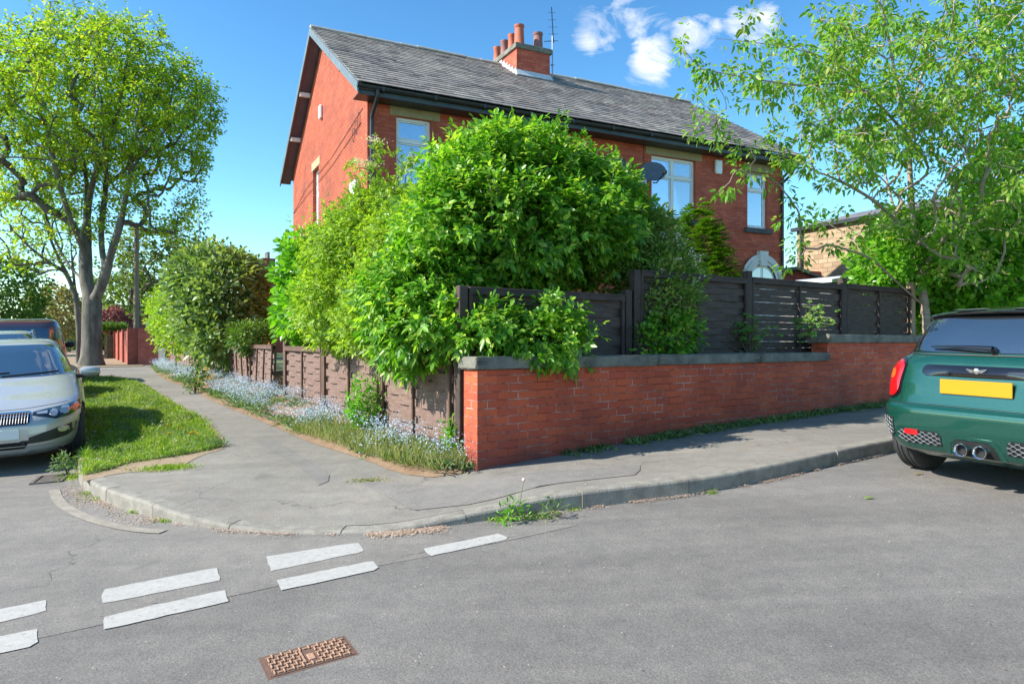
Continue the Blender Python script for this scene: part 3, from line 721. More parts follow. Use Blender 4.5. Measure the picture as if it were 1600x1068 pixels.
for (xa, xb) in ((-.3, 4.83), (5.86, HL + .28)):
    rt = MB(); x = xa
    while x < xb - .05:
        dz_ = rgr.uniform(-.012, .012); p_ = [(GR + .125 * math.cos(math.pi * k / 8), ZR - .035 + dz_ + .10 * math.sin(math.pi * k / 8)) for k in range(9)]
        rt.prism(p_, x, min(x + .452, xb), 'x'); x += .45
    rt.build('ridge_tiles', 'render', roof)
# verge boards, soffit, purlin ends
def slope_board(mb, x0, x1, g0, z0, g1, z1, h):
    mb.add([(x0, g0, z0), (x1, g0, z0), (x1, g1, z1), (x0, g1, z1), (x0, g0, z0 - h), (x1, g0, z0 - h), (x1, g1, z1 - h), (x0, g1, z1 - h)],
           [(0, 1, 2, 3), (4, 7, 6, 5), (0, 4, 5, 1), (1, 5, 6, 2), (2, 6, 7, 3), (3, 7, 4, 0)])
for (g0, g1) in ((-.45, GR), (2 * GR + .45, GR)):
    v = MB(); slope_board(v, -.315, -.285, g0, ZE - .002, g1, ZR - .002, .19); v.build('verge_board', 'verge', house)
    v = MB(); slope_board(v, -.283, -.003, g0, ZE - .10, g1, ZR - .10, .02); v.build('soffit', 'soffit', house)
    for t in (.36, .66):
        g = g0 + (g1 - g0) * t; z = ZE + (ZR - ZE) * t - .13
        b = MB(); b.box(-.27, g - .05, z - .12, -.004, g + .05, z - .01, .01); b.build('purlin_end', 'black_pvc' if g0 < 0 else 'white', house)
v = MB(); slope_board(v, HL + .25, HL + .28, -.45, ZE - .002, GR, ZR - .002, .17); v.build('verge_board', 'verge', house)
# eaves
e = MB(); e.box(-.283, -.40, ZE - .20, HL + .24, -.375, ZE - .012); e.build('fascia', 'fascia', house)
e = MB(); e.box(-.283, -.373, ZE - .20, HL + .24, -.002, ZE - .185); e.build('soffit', 'black_pvc', house)
e = MB(); prof = [(-.455 + .055 * math.cos(a), ZE - .05 + .062 * math.sin(a)) for a in np.linspace(math.pi, 2 * math.pi, 9)] + [(-.455 + .045 * math.cos(a), ZE - .045 + .05 * math.sin(a)) for a in np.linspace(2 * math.pi, math.pi, 9)]
e.prism(prof, -.32, HL + .3, 'x'); x = .1
gut = e.build('gutter', 'black_pvc', house, smooth=True)
x = .15
while x < HL:
    e = MB(); e.box(x, -.515, ZE - .125, x + .05, -.40, ZE - .04, .004); e.build('gutter_bracket', 'black_pvc', gut); x += 1.05
for (px_, sg) in ((.07, 1), (HL - .06, -1)):
    e = MB(); e.tube([(px_, -.455, ZE - .10), (px_, -.455, ZE - .20), (px_ - .0, -.30, ZE - .33), (px_, -.07, ZE - .48), (px_, -.05, ZE - .6), (px_, -.05, 3), (px_, -.05, .2)], .036, 10)
    for z in (5.3, 4.2, 3.0): e.box(px_ - .05, -.095, z, px_ + .05, -.0, z + .04)
    e.build('downpipe', 'black_pvc', house, smooth=True)
# windows with lintels and sills
def lintel(x0, x1, z0, z1):
    b = MB(); b.box(x0, -.012, z0, x1, .10, z1, .006); b.build('lintel', 'lintel', house)
def sill(x0, x1, z0, z1):
    b = MB(); b.box(x0, -.07, z0, x1, .10, z1, .012); b.build('window_sill', 'sill', house)
window(house, 'x', *W1, .075, (), (.69,), label='tall two-light white window at the left end')
window(house, 'x', *W2, .075, (.5,), (.69,), label='wide four-light white window right of the dish')
window(house, 'x', *W4, .075, (.5,), (.69,))
window(house, 'x', *W3, .075, (), (.69,), label='narrow two-light white window above the arched doorway')
window(house, 'y', *gh, .09, (), (.6,))
for (a, b, c) in ((.45, 1.5, 5.955), (6.69, 8.42, 5.955), (2.80, 4.52, 5.955), (9.82, 10.8, 5.905)): lintel(a, b, c, c + .215)
for (a, b, c) in ((.46, 1.44, 4.462), (6.74, 8.34, 4.462), (2.86, 4.46, 4.462), (9.84, 10.78, 4.442)): sill(a, b, c - .13, c)
b = MB(); b.box(-.012, 4.3, 5.905, .10, 5.3, 6.12, .006); b.build('lintel', 'lintel', house)
b = MB(); b.box(-.05, 4.35, 4.24, .10, 5.25, 4.342, .01); b.build('window_sill', 'sill', house)
# arched doorway
dc, dzc = 10.42, 3.02
arch = MB()
for (ri, ro, y0, y1) in ((.50, .76, -.075, .03), (.60, .66, -.10, -.074)):
    n = 20; pi_ = []
    for k in range(n + 1):
        an = math.pi * k / n; pi_.append((dc + ri * math.cos(an), dzc + ri * math.sin(an), dc + ro * math.cos(an), dzc + ro * math.sin(an)))
    for k in range(n):
        a, b = pi_[k], pi_[k + 1]
        vs = [(a[0], y0, a[1]), (a[2], y0, a[3]), (b[2], y0, b[3]), (b[0], y0, b[1]), (a[0], y1, a[1]), (a[2], y1, a[3]), (b[2], y1, b[3]), (b[0], y1, b[1])]
        arch.add(vs, [(0, 1, 2, 3), (4, 7, 6, 5), (0, 4, 5, 1), (2, 6, 7, 3)])
arch.prism([(dc - .10, dzc + .44), (dc + .10, dzc + .44), (dc + .15, dzc + .83), (dc - .15, dzc + .83)], -.13, .02)
arch.box(dc - .76, -.09, .9, dc - .50, .03, dzc, .01); arch.box(dc + .50, -.09, .9, dc + .76, .03, dzc, .01)
door = arch.build('door_surround', 'white_stone', house)
dr = MB(); dr.prism([(dc + .5 * math.cos(a), dzc + .5 * math.sin(a)) for a in np.linspace(0, math.pi, 17)], -.02, -.005)
dr.box(dc - .5, -.02, .9, dc + .5, -.005, dzc - .002)
dr.build('door', 'white', door)
fl = MB()
for sx in (-1, 1):
    fl.prism([(dc + sx * .045 + sx * .36 * math.cos(a), dzc + .07 + .33 * math.sin(a)) for a in np.linspace(0, math.pi / 2, 9)] + [(dc + sx * .045, dzc + .07)], -.028, -.0205)
fl.build('fanlight', 'car_glass', door)
# alarm box, vents, plaque
b = MB(); b.box(8.82, -.085, 5.70, 9.03, -.002, 6.05, .02); b.build('alarm_box', 'white', house)
b = MB(); b.box(-.075, 3.98, 6.95, -.002, 4.16, 7.27, .015); b.build('vent_box', 'white', house)
b = MB(); b.box(-.11, .55, 4.30, -.002, .98, 4.75, .02); b.build('meter_box', 'white', house)
pq = MB(); pq.box(5.08, -.05, 5.30, 6.08, -.002, 5.74, .01); po = pq.build('name_plaque', 'black_pvc', house)
b = MB(); b.box(5.15, -.056, 5.36, 6.01, -.051, 5.68); b.build('plaque_face', 'plaque', po)
fc = bpy.data.curves.new('plaque_letters', 'FONT'); fc.body = 'HURST'; fc.size = .17; fc.extrude = .004; fc.align_x = 'RIGHT'
tmp = bpy.data.objects.new('plaque_letters', fc); put(tmp); dg_ = bpy.context.evaluated_depsgraph_get()
me = bpy.data.meshes.new_from_object(tmp.evaluated_get(dg_)); bpy.data.objects.remove(tmp)
me.materials.clear(); me.materials.append(M['plaque_letter']); lt = bpy.data.objects.new('plaque_lettering', me); put(lt, po); lt.location = (5.96, -.060, 5.47); lt.rotation_euler = (R_(90), 0, 0)
b = MB()
for i in range(2): b.tube([(-.012, .3 + i * .1, 6.1 - i * .25), (-.015, 3, 5.75 - i * .2), (-.02, 6, 5.6 - i * .2), (-.012, HD - .1, 5.25)], .006, 5)
for k in range(3): b.tube([(-.02, .55 + .22 * k + .09 * math.cos(a), 5.95 - .1 * k + .14 * math.sin(a)) for a in np.linspace(0, 6.28, 14)], .006, 5)
b.build('cable', 'trim', house)
b = MB(); b.tube([(.0, HD + .02, 4.4), (-.28, HD + .12, 4.15)], .04, 8); b.build('overflow_pipe', 'trim', house)
b = MB(); b.tube([(HL - .05, -.45, ZE - .1), (HL + .25, -.1, ZE - .35), (HL + .05, .05, ZE - .6)], .035, 8); b.build('rear_gutter_pipe', 'trim', house)
b = MB(); b.tube([(6.62, -.02, 6.15), (6.62, -.02, 4.8)], .008, 5); b.build('aerial_cable', 'trim', house)
# chimney
cx0, cx1, cg0, cg1 = 4.84, 5.85, 3.06, 4.95
ch = MB(); ch.box(cx0, cg0, 8.0, cx1, cg1, 9.23); cho = ch.build('chimney', 'brick_front', roof)
b = MB(); b.box(cx0 - .055, cg0 - .055, 9.232, cx1 + .055, cg1 + .055, 9.37, .012); b.build('chimney_cap', 'coping', cho)
b = MB()
zf = ZR - (GR - cg0) * sl_ + .03
b.prism([(cg0 - .10, zf - .03), (cg0 - .02, zf + .13), (cg0 - .004, zf + .13), (cg0 - .004, zf - .05)], cx0 - .03, cx1 + .03, 'x')
k = 0
for t in np.linspace(0, .8, 6):
    for (xx0, xx1) in ((cx0 - .022, cx0 - .003), (cx1 + .003, cx1 + .022)):
        b.box(xx0, cg0 + t * 1.05, ZR - (GR - cg0 - t * 1.05) * sl_ - .05, xx1, cg0 + t * 1.05 + .165, ZR - (GR - cg0 - t * 1.05) * sl_ + .20)
b.build('lead_flashing', 'lead', cho)
pots = [(5.03, 3.27, .58, .14, 'pot'), (5.03, 3.70, .50, .115, 'pot'), (5.03, 4.15, .50, .12, 'pot_dark'), (5.03, 4.62, .50, .11, 'pot'), (5.62, 3.30, .50, .135, 'pot_dark'), (5.42, 3.95, .44, .115, 'pot'), (5.62, 4.6, .46, .12, 'pot_dark')]
for i, (px_, pg, h, r, mt) in enumerate(pots):
    b = MB(); b.lathe([(r * 1.12, 9.36), (r * 1.1, 9.41), (r * .98, 9.44), (r * .86, 9.36 + h - .08), (r * .98, 9.36 + h - .06), (r * 1.0, 9.36 + h), (r * .82, 9.36 + h), (r * .78, 9.36 + h - .25)], 20, (px_, pg, 0))
    b.build('chimney_pot', mt, cho, smooth=True)
# satellite dish and aerial stay things of their own
def dishes():
    p = HA + hdf * 6.62 - hdg * .36
    t = thing('satellite_dish', 'grey satellite dish on the front wall left of the wide upstairs window', 'dish', (p[0], p[1], 5.43), hd)
    m = MB(); prof = [(r, .32 * r * r) for r in np.linspace(.001, .30, 9)] + [(.30, .32 * .30 ** 2 - .012)] + [(r, .32 * r * r - .012) for r in np.linspace(.28, .001, 6)]
    m.lathe(prof, 32, scale=(1, .92)); d = m.build('reflector', 'dish', t, smooth=True); d.rotation_euler = (R_(63), 0, R_(-30))
    m = MB(); m.tube([(0, 0, -.25), (.0, -.12, -.28), (.02, -.40, -.10)], .014, 8); m.box(-.03, -.44, -.13, .06, -.37, -.05, .01); m.build('receiver_arm', 'trim', t)
    m = MB(); m.tube([(0, .06, -.02), (0, .2, -.10), (0, .355, -.10)], .02, 8); m.box(-.08, .34, -.22, .08, .357, .04); m.build('wall_bracket', 'metal_grey', t)
    p = HA + hdf * (cx1 + .07) + hdg * (cg0 - .02)
    t = thing('tv_aerial', 'thin metal television aerial on a mast strapped to the chimney corner', 'aerial', (p[0], p[1], 8.6), hd)
    m = MB(); m.tube([(0, 0, -.35), (0, 0, 1.18)], .016, 8); m.build('mast', 'metal_grey', t)
    m = MB(); m.tube([(.12, .15, 1.05), (-.35, -.55, 1.62)], .012, 6)
    for k in range(5):
        q = Vector((.12, .15, 1.05)).lerp(Vector((-.35, -.55, 1.62)), .05 + k * .2); l_ = .13 - .012 * k
        m.tube([q + Vector((l_, -l_ * .5, 0)), q - Vector((l_, -l_ * .5, 0))], .005, 5)
    m.tube([(-.20, .1, 1.0), (.22, .16, 1.12)], .010, 5); m.build('antenna', 'trim', t)
    m = MB()
    for z in (-.05, .35): m.box(-.03, -.03, z, .03, .03, z + .03)
    m.box(-.022, -.03, -.02, -.016, -.024, .35); m.build('mast_clamp', 'metal_grey', t)
dishes()

# ================================================================== garden walls
wall = thing('garden_wall', 'low orange-red brick wall with dark stone coping stepping up beside the green car', 'wall', (WC[0], WC[1], 0), math.atan2(wd[1], wd[0]))
WT, ZL, ZU, SS = .235, 1.245, 1.485, 5.5
b = MB()
def wall_prism(mb, s0, s1, top):
    n = 14; ss = np.linspace(s0, s1, n)
    for i in range(n - 1):
        a, c = ss[i], ss[i + 1]
        pa = WC + wd * a; pb = WC + wd * c; za = float(G(*pa)) - .1; zc = float(G(*pb)) - .1
        mb.add([(a, 0, za), (c, 0, zc), (c, 0, top), (a, 0, top)], [(0, 1, 2, 3)]); mb.add([(a, WT, za), (c, WT, zc), (c, WT, top), (a, WT, top)], [(0, 3, 2, 1)])
        mb.add([(a, 0, top), (c, 0, top), (c, WT, top), (a, WT, top)], [(0, 1, 2, 3)])
    z0 = float(G(*(WC + wd * s0))) - .1
    mb.add([(s0, 0, z0), (s0, WT, z0), (s0, WT, top), (s0, 0, top)], [(0, 3, 2, 1)])
wall_prism(b, 0, SS, ZL); b.build('brickwork', 'brick_low', wall)
b = MB(); wall_prism(b, SS, 13, ZU); b.build('brickwork', 'brick_low', wall)
rgw = random.Random(2)
def copings(s0, s1, z, lens, over=.045):
    s_ = s0; i = 0
    while s_ < s1 - .05:
        L = min(lens[i % len(lens)], s1 - s_); dz = rgw.uniform(-.004, .004)
        c = MB(); bm = bmesh.new(); bmesh.ops.create_cube(bm, size=1)
        for v in bm.verts: v.co = Vector((s_ + .005 + (v.co.x + .5) * (L - .01), WT / 2 + v.co.y * (WT + 2 * over), z + .058 + dz + v.co.z * .113))
        bmesh.ops.subdivide_edges(bm, edges=bm.edges[:], cuts=10, use_grid_fill=True)
        for v in bm.verts:
            v.co += Vector((0, rgw.uniform(-.0022, .0022), rgw.uniform(-.0022, .0022)))
        bmesh.ops.bevel(bm, geom=[e for e in bm.edges if len(e.link_faces) == 2 and e.calc_face_angle() > 1.2], offset=.012, segments=2, affect='EDGES')
        me = bpy.data.meshes.new('coping_stone'); bm.to_mesh(me); bm.free(); me.materials.append(M['coping']); o = bpy.data.objects.new('coping_stone', me); put(o, wall)
        s_ += L; i += 1
copings(-.045, SS - .003, ZL + .003, [1.05, 1.25, 1.75, 1.6])
copings(SS - .045, 13, ZU + .003, [1.25, 1.5, 1.1])

# ================================================================== woven fences
def panel(par, p0, p1, z0, z1, matw, matf, front=-1, bays=6, gap=.0, row=.092, amp=.013, cover=(0, .5, 1), lean=0.0, cap=True):
    """one woven panel: slats mesh with frame sub-part. p0->p1 in world metres; front=-1: visible face on the right-hand side"""
    d = np.array(p1) - np.array(p0); L = float(np.linalg.norm(d)); a = math.atan2(d[1], d[0])
    base = par.location
    mb = MB(); H = z1 - z0; n = max(1, round((H - .06) / row)); rw = (H - .06) / n; seg = bays * 8; bw = L / bays
    rg = random.Random(int(L * 1000) + int(z1 * 77))
    for r in range(n):
        zz0 = .03 + r * rw + gap / 2; zz1 = zz0 + rw - gap - .002 + (.006 if gap == 0 else 0); dz = rg.uniform(-.003, .003); ph = 1 if r % 2 else -1
        vs = []
        for k in range(seg + 1):
            x = L * k / seg; y = ph * amp * max(-1, min(1, 1.6 * math.cos(math.pi * (x / bw)))) + rg.uniform(-.001, .001)
            sag = dz + rg.uniform(-.002, .002)
            vs += [(x, y - .004, zz0 + sag), (x, y + .004, zz0 + sag), (x, y + .004, zz1 + sag), (x, y - .004, zz1 + sag)]
        fs = [(4 * k + q, 4 * k + (q + 1) % 4, 4 * k + 4 + (q + 1) % 4, 4 * k + 4 + q) for k in range(seg) for q in range(4)]
        mb.add(vs, fs)
    o = mb.build('fence_panel', matw, par); o.location = (p0[0] - base[0], p0[1] - base[1], z0 - base[2]); o.rotation_euler = (lean, 0, a)
    f = MB()
    for t in cover:
        x = .02 + (L - .04) * t; f.box(x - .019, -.048, 0, x + .019, -.018, H, .003); f.box(x - .019, .018, 0, x + .019, .048, H, .003)
    f.box(0, -.054, H - .05, L, -.0485, H); f.box(0, .0485, H - .05, L, .054, H)
    if cap: f.box(-.0, -.058, H + .001, L, .058, H + .024, .004)
    f.box(0, -.040, -.02, L, .040, .028)
    f.build('panel_frame', matf, o)
    return o
def post(par, p, z0, z1, mat, w_=.085, lean=(0, 0), name='fence_post', capm=True):
    b = MB(); b.box(-w_ / 2, -w_ / 2, 0, w_ / 2, w_ / 2, z1 - z0, .006)
    o = b.build(name, mat, par); o.location = (p[0] - par.location[0], p[1] - par.location[1], z0 - par.location[2]); o.rotation_euler = (lean[0], lean[1], math.atan2(ld[1], ld[0]))
    return o
def FL(L): return FL0 + ld * L
def fz(L): 
    p = FL(L); return float(Gp(*p)) + .14
fn = np.array([ld[1], -ld[0]])               # towards the garden (right of the line)
bf = thing('woven_fence', 'brown woven panel fence running from the brick wall corner behind the blue flowers', 'fence', (*FL(0), fz(0)))
Ls = [0.02, 1.9, 4.13, 6.30]
post(bf, FL(-.03) + fn * .02, fz(0) - .1, 1.38, 'fence_brown_dark', .10)
for i in range(3):
    a, b = Ls[i] + .06, Ls[i + 1] - .06
    panel(bf, FL(a), FL(b), min(fz(a), fz(b)) + (.0, .01, .0)[i], 1.405 + (.0, .015, .0)[i], 'fence_brown', 'fence_brown_dark', bays=6, cover=(0, .5, 1))
    post(bf, FL(Ls[i + 1]), fz(Ls[i + 1]) - .1, 1.42 + (0, .0, .09)[i], 'fence_brown_dark', .09)
g_ = thing('fence_gate', 'short set-back woven gate panel between two taller brown posts', 'gate', (*FL(6.36), fz(6.4)))
panel(g_, FL(6.42) + fn * .10, FL(6.98) + fn * .24, fz(6.7) - .02, 1.39, 'fence_brown', 'fence_brown_dark', bays=2, cover=(0, 1))
post(g_, FL(7.07) + fn * .2, fz(7.07) - .1, 1.47, 'fence_brown_dark', .09)
bf2 = thing('woven_fence', 'faded brown woven fence with leaning battens under the laurel bush', 'fence', (*FL(7.2), fz(7.2)))
Ls = [7.2, 9.6, 11.75, 13.6, 15.4]; dv = [0, .1, .16, .25, .35]
for i in range(4):
    a, b = Ls[i] + .06, Ls[i + 1] - .06
    panel(bf2, FL(a) + fn * dv[i], FL(b) + fn * dv[i + 1], min(fz(a), fz(b)) - .03, 1.39 - .02 * i + (.03 if i == 0 else 0), 'fence_brown', 'fence_brown_dark', bays=6, cover=(0, .35, .68, 1), lean=R_((2, -3, 3, -4)[i]))
    post(bf2, FL(Ls[i + 1]) + fn * dv[i + 1], fz(Ls[i + 1]) - .1, 1.43 + (.05 if i in (0, 1) else -.02), 'fence_brown_dark', .08, (R_((3, -4, 5, -5)[i]), R_((2, 4, -5, 4)[i])))
bd = thing('board_fence', 'far brown fence of upright boards between the laurel bush and the wooden planks', 'fence', (*FL(15.7), fz(15.7)))
rb = random.Random(5); L = 15.6; boards = []
while L < 25.8:
    pp = FL(L) + fn * .35; z0 = fz(L) - .12; b = MB(); b.box(0, -.03, 0, .28, .03, 1.30 + rb.uniform(-.03, .05) - z0, .008)
    dk = rb.random() < .28
    o = b.build('board', 'fence_brown_dark' if dk else 'fence_brown', bd); o.location = (pp[0] - bd.location[0], pp[1] - bd.location[1], z0 - bd.location[2]); o.rotation_euler = (R_(rb.uniform(-2, 2)), R_(rb.uniform(-2, 2)), math.atan2(ld[1], ld[0]))
    if int(L * 10) % 3 == 0: 
        b = MB(); b.box(0, -.09, 0, .07, -.031, 1.36 - z0, .006); o = b.build('batten', 'fence_brown_dark', bd); o.location = (pp[0] - bd.location[0], pp[1] - bd.location[1], z0 - bd.location[2]); o.rotation_euler = (0, R_(rb.uniform(-4, 4)), math.atan2(ld[1], ld[0]))
    L += .30
for (L0, mt, lab, w_, h) in ((26.1, 'wood_grey', 'grey painted post standing at the near side of the tan planks', .28, 1.55), (28.6, 'wood_grey', 'grey painted post standing at the far side of the tan planks', .25, 1.42)):
    pp = FL(L0) + fn * .1; z0 = float(Gp(*pp)) - .02; b = MB(); b.box(-w_ / 2, -w_ / 2, 0, w_ / 2, w_ / 2, h - .45 + .0, .012)
    o = b.build('gate_post', mt, None, loc=None); o.location = (*pp, z0); tag(o, lab, 'post', 'grey posts of the plank gate')
pg = thing('plank_gate', 'weathered tan plank gate between two grey posts beyond the long fence', 'gate', (*(FL(26.5) + fn * .1), float(Gp(*FL(26.5)))))
for k in range(7):
    pp = FL(26.5 + k * .28) + fn * .12; b = MB(); b.box(0, -.02, 0, .26, .02, .98 + rb.uniform(-.05, .05), .006); o = b.build('plank', 'wood_pale', pg); o.location = (pp[0] - pg.location[0], pp[1] - pg.location[1], .04); o.rotation_euler = (0, 0, math.atan2(ld[1], ld[0]))
# black fences behind the wall
def BL(s_, o_=.38): return WC + wn * o_ + wd * s_
kf = thing('woven_fence', 'low black-stained woven fence above the wall under the big bush', 'fence', (*BL(0), 1.25))
panel(kf, BL(.12), BL(2.12), 1.22, 2.0, 'fence_black', 'fence_post_black', bays=6, gap=.0, row=.10, cover=(0, .5, 1))
post(kf, BL(.06), .6, 2.03, 'fence_post_black', .09); post(kf, BL(2.19), .9, 2.08, 'fence_post_black', .09)
kf2 = thing('woven_fence', 'tall black-stained woven fence with light showing between its slats above the stepped wall', 'fence', (*BL(2.3), 1.25))
Ls = [2.32, 4.31, 6.50, 8.45]; tops = [2.29, 2.31, 2.33, 2.37]
for i in range(3):
    panel(kf2, BL(Ls[i] + .05), BL(Ls[i + 1] - .05), 1.22, tops[i], 'fence_black', 'fence_post_black', bays=6, gap=.0015, row=.083, cover=(0, .5, 1), amp=.012)
for i in range(3): post(kf2, BL(Ls[i]), .8, tops[i] + (.02, .10, .10)[i], 'fence_post_black', .095)
post(kf2, BL(8.50), .8, 2.47, 'wood_pale', .10)

# ================================================================== neighbouring buildings
def simple_window(par, x0, x1, z0, z1, y=-.0):
    f = MB(); t = .07
    f.box(x0, y - .03, z0, x0 + t, y + .0, z1); f.box(x1 - t, y - .03, z0, x1, y, z1); f.box(x0 + t, y - .03, z0, x1 - t, y, z0 + t); f.box(x0 + t, y - .03, z1 - t, x1 - t, y, z1)
    f.box((x0 + x1) / 2 - .03, y - .03, z0 + t, (x0 + x1) / 2 + .03, y, z1 - t)
    o = f.build('window', 'white', par); g = MB(); g.box(x0 + t, y - .012, z0 + t, x1 - t, y - .004, z1 - t); g.build('pane', 'car_glass', o); return o
# stone house on the right: side wall runs along hdg
e0 = W(1245, 357, 26.0); sh = thing('stone_house', 'pale yellow stone house showing its side wall behind the cherry tree', 'house', (e0[0], e0[1], 0), hd)
b = MB(); b.box(0, -7.5, .4, 7, 0, e0[2]); b.build('wall', 'stone_brick', sh)
b = MB(); b.prism([(-.15, e0[2] + .005), (7.2, e0[2] + .005), (3.5, e0[2] + .9)], -7.8, .2); b.build('roof', 'slate', sh)
b = MB(); b.tube([(-.08, -.25, e0[2] - .1), (-.08, -.25, .5)], .05, 8); b.build('downpipe', 'black_pvc', sh)
b = MB(); b.box(-.16, -7.8, e0[2] - .12, -.02, .15, e0[2] + .003); b.build('gutter', 'black_pvc', sh)
b = MB(); b.box(-.07, -4.6, 4.0, -.003, -3.9, 5.4, .01); wo = b.build('window', 'white', sh); b = MB(); b.box(-.08, -4.52, 4.08, -.0705, -3.98, 5.32); b.build('pane', 'car_glass', wo)
# small lean-to roof between the houses, seen over the fence
q = W(1236, 415, 24.5); lt_ = thing('lean_to_shed', 'low brick lean-to with dark sloping roof between the two houses', 'shed', (q[0] + .2, q[1], 0), hd)
b = MB(); b.box(0, 0, .3, 3.5, 2.5, q[2] - .15); b.build('wall', 'brick_far', lt_)
b = MB(); b.prism([(-.2, q[2] - .05), (3.6, q[2] - .9), (3.6, q[2] - 1.0), (-.2, q[2] - .15)], -.2, 2.7); b.build('roof', 'slate', lt_)
q = W(1345, 437, 13.0); gr_ = thing('garden_shed', 'low garden shed with pale grey roof just showing over the black fence', 'shed', (q[0] - .55, q[1], 0), hd)
b = MB(); b.box(0, 0, .5, 1.2, 1.2, q[2] - .06, .01); b.build('wall', 'wood_grey', gr_)
b = MB(); b.prism([(-.1, q[2] - .05), (1.3, q[2] - .05), (1.3, q[2]), (.6, q[2] + .12), (-.1, q[2])], -.1, 1.3); b.build('roof', 'lead', gr_)
# distant house behind the main one, left
q = W(405, 540, 42.0); fh = thing('brick_house', 'distant red brick house with bay window glimpsed left of the main house', 'house', (q[0], q[1], 0), hd)
zz = lambda py, Y=42.0: ZC + (534 - py) / F * Y
b = MB(); b.box(.3, 0, .2, 9, 8, zz(438)); b.build('wall', 'brick_far', fh)
b = MB(); b.prism([(-.1, zz(440)), (9.4, zz(440)), (9.4, zz(436)), (4.5, zz(400) + .8), (-.1, zz(436))], -.3, 8.3); 
rfo = MB(); rfo.add([(-.1, -.3, zz(440)), (9.4, -.3, zz(440)), (9.4, 8.3, zz(440)), (-.1, 8.3, zz(440)), (.9, 4, zz(417)), (8, 4, zz(417))], [(0, 1, 5, 4), (1, 2, 5), (2, 3, 4, 5), (3, 0, 4), (0, 3, 2, 1)])
rfo = rfo.build('roof', 'slate', fh)
b = MB(); b.box(.35, 1.5, zz(440), 1.15, 2.8, zz(398)); c2 = b.build('chimney', 'brick_far', rfo)
for k in range(4):
    b = MB(); b.lathe([(.10, zz(398)), (.09, zz(398) + .35), (.11, zz(398) + .4)], 10, (.75, 1.7 + k * .3, 0)); b.build('chimney_pot', 'coping', c2)
by = MB(); by.box(.45, -.9, .2, 2.6, 0, zz(485)); by = by.build('bay', 'brick_far', fh)
b = MB(); b.prism([(-1.1, zz(485)), (.0, zz(472)), (0, zz(485))], .3, 2.8, 'x'); b.build('bay_roof', 'slate', by)
simple_window(by, .6, 2.4, zz(518), zz(489), -.9); simple_window(fh, .7, 2.2, zz(468), zz(446), -.005)
# far terrace on the left
q = W(216, 530, 62.0); ft = thing('brick_terrace', 'far red brick building between the telegraph pole and the laurel bush', 'house', (q[0], q[1], 0), R_(20))
b = MB(); b.box(0, 0, -.5, 9, 9, W(0, 492, 62)[2]); b.build('wall', 'brick_far', ft)
b = MB(); b.prism([(-.3, W(0, 492, 62)[2] + .01), (9.3, W(0, 492, 62)[2] + .01), (4.5, W(0, 470, 62)[2])], -.3, 9.3); b.build('roof', 'slate', ft)
for k in range(2): simple_window(ft, .6 + k * 1.5, 1.3 + k * 1.5, W(0, 512, 62)[2], W(0, 497, 62)[2], -.005)
# brick garden wall with piers by the telegraph pole
pa, pb = Pg(178, 558, .12), Pg(208, 570, .12)
gw = thing('pier_wall', 'orange brick garden wall with piers beside the telegraph pole', 'wall', (pb[0], pb[1], 0))
d2 = (pa - pb)[:2]; Lw = float(np.linalg.norm(d2)); aw = math.atan2(d2[1], d2[0]); htop = ZC + (534 - 513) / F * pb[1]
b = MB(); b.box(.45, -.12, pb[2] - .2, Lw, .12, htop - .08); o = b.build('brickwork', 'brick_far', gw); o.rotation_euler = (0, 0, aw)
for t in np.linspace(0, Lw - .4, 5):
    b = MB(); b.box(t, -.2, pb[2] - .2, t + .44, .2, htop + .02); o = b.build('pier', 'brick_far', gw); o.rotation_euler = (0, 0, aw)
b = MB(); b.box(.3, -.1, pb[2] - .2, 5.5, .1, htop + .0); o = b.build('side_wall', 'brick_far', gw); o.rotation_euler = (0, 0, R_(-8))
pp = Pg(213, 567, .12); tp = thing('telegraph_pole', 'weathered wooden telegraph pole standing in front of the orange pier wall', 'pole', tuple(pp))
b = MB(); b.tube([(0, 0, -.2), (0, 0, 3), (.02, 0, 6.2)], [.12, .11, .095], 14); b.build('shaft', 'pole_wood', tp, smooth=True)
b = MB()
for k in range(4): b.tube([(-.2, 0, 3.6 + k * .5), (.2, 0, 3.6 + k * .5)], .012, 6)
b.build('step_iron', 'iron', tp)

# ================================================================== street ironwork
c4 = [Pg(*p)[:2] for p in [(407, 1027), (545, 992), (562, 1022), (419, 1062)]]
o_ = c4[3]; ux = c4[2] - c4[3]; lx = float(np.linalg.norm(ux)); uy = c4[0] - c4[3]; ly = float(np.linalg.norm(uy))
hc = thing('access_cover', 'rusty cast iron access cover set in the road in the foreground', 'manhole cover', (o_[0], o_[1], float(G(*o_)) - .003), math.atan2(ux[1], ux[0]))
gx = (float(G(*c4[2])) - float(G(*c4[3]))) / lx; gy = (float(G(*c4[0])) - float(G(*c4[3]))) / ly
hc.rotation_euler = (math.atan(gy), -math.atan(gx), math.atan2(ux[1], ux[0]))
b = MB(); b.box(0, 0, -.03, lx, ly, .004); b.build('frame', 'rust_dark', hc)
b = MB(); b.box(.014, .014, -.02, lx - .014, ly - .014, .007); cov = b.build('cover', 'rust_dark', hc)
b = MB(); nx_ = 17; ny_ = 6; cw = (lx - .05) / nx_; cr = (ly - .04) / ny_
for i in range(nx_):
    for j in range(ny_):
        x_, y_ = .025 + i * cw, .02 + j * cr
        if 7 <= i <= 9 and 1 <= j <= 4: continue
        if (i + j) % 2: b.box(x_ + .002, y_ + cr * .18, .007, x_ + cw * 1.15, y_ + cr * .48, .013, .001)
        else: b.box(x_ + cw * .3, y_ + .001, .007, x_ + cw * .62, y_ + cr * 1.12, .013, .001)
b.build('tread_pattern', 'rust', cov)
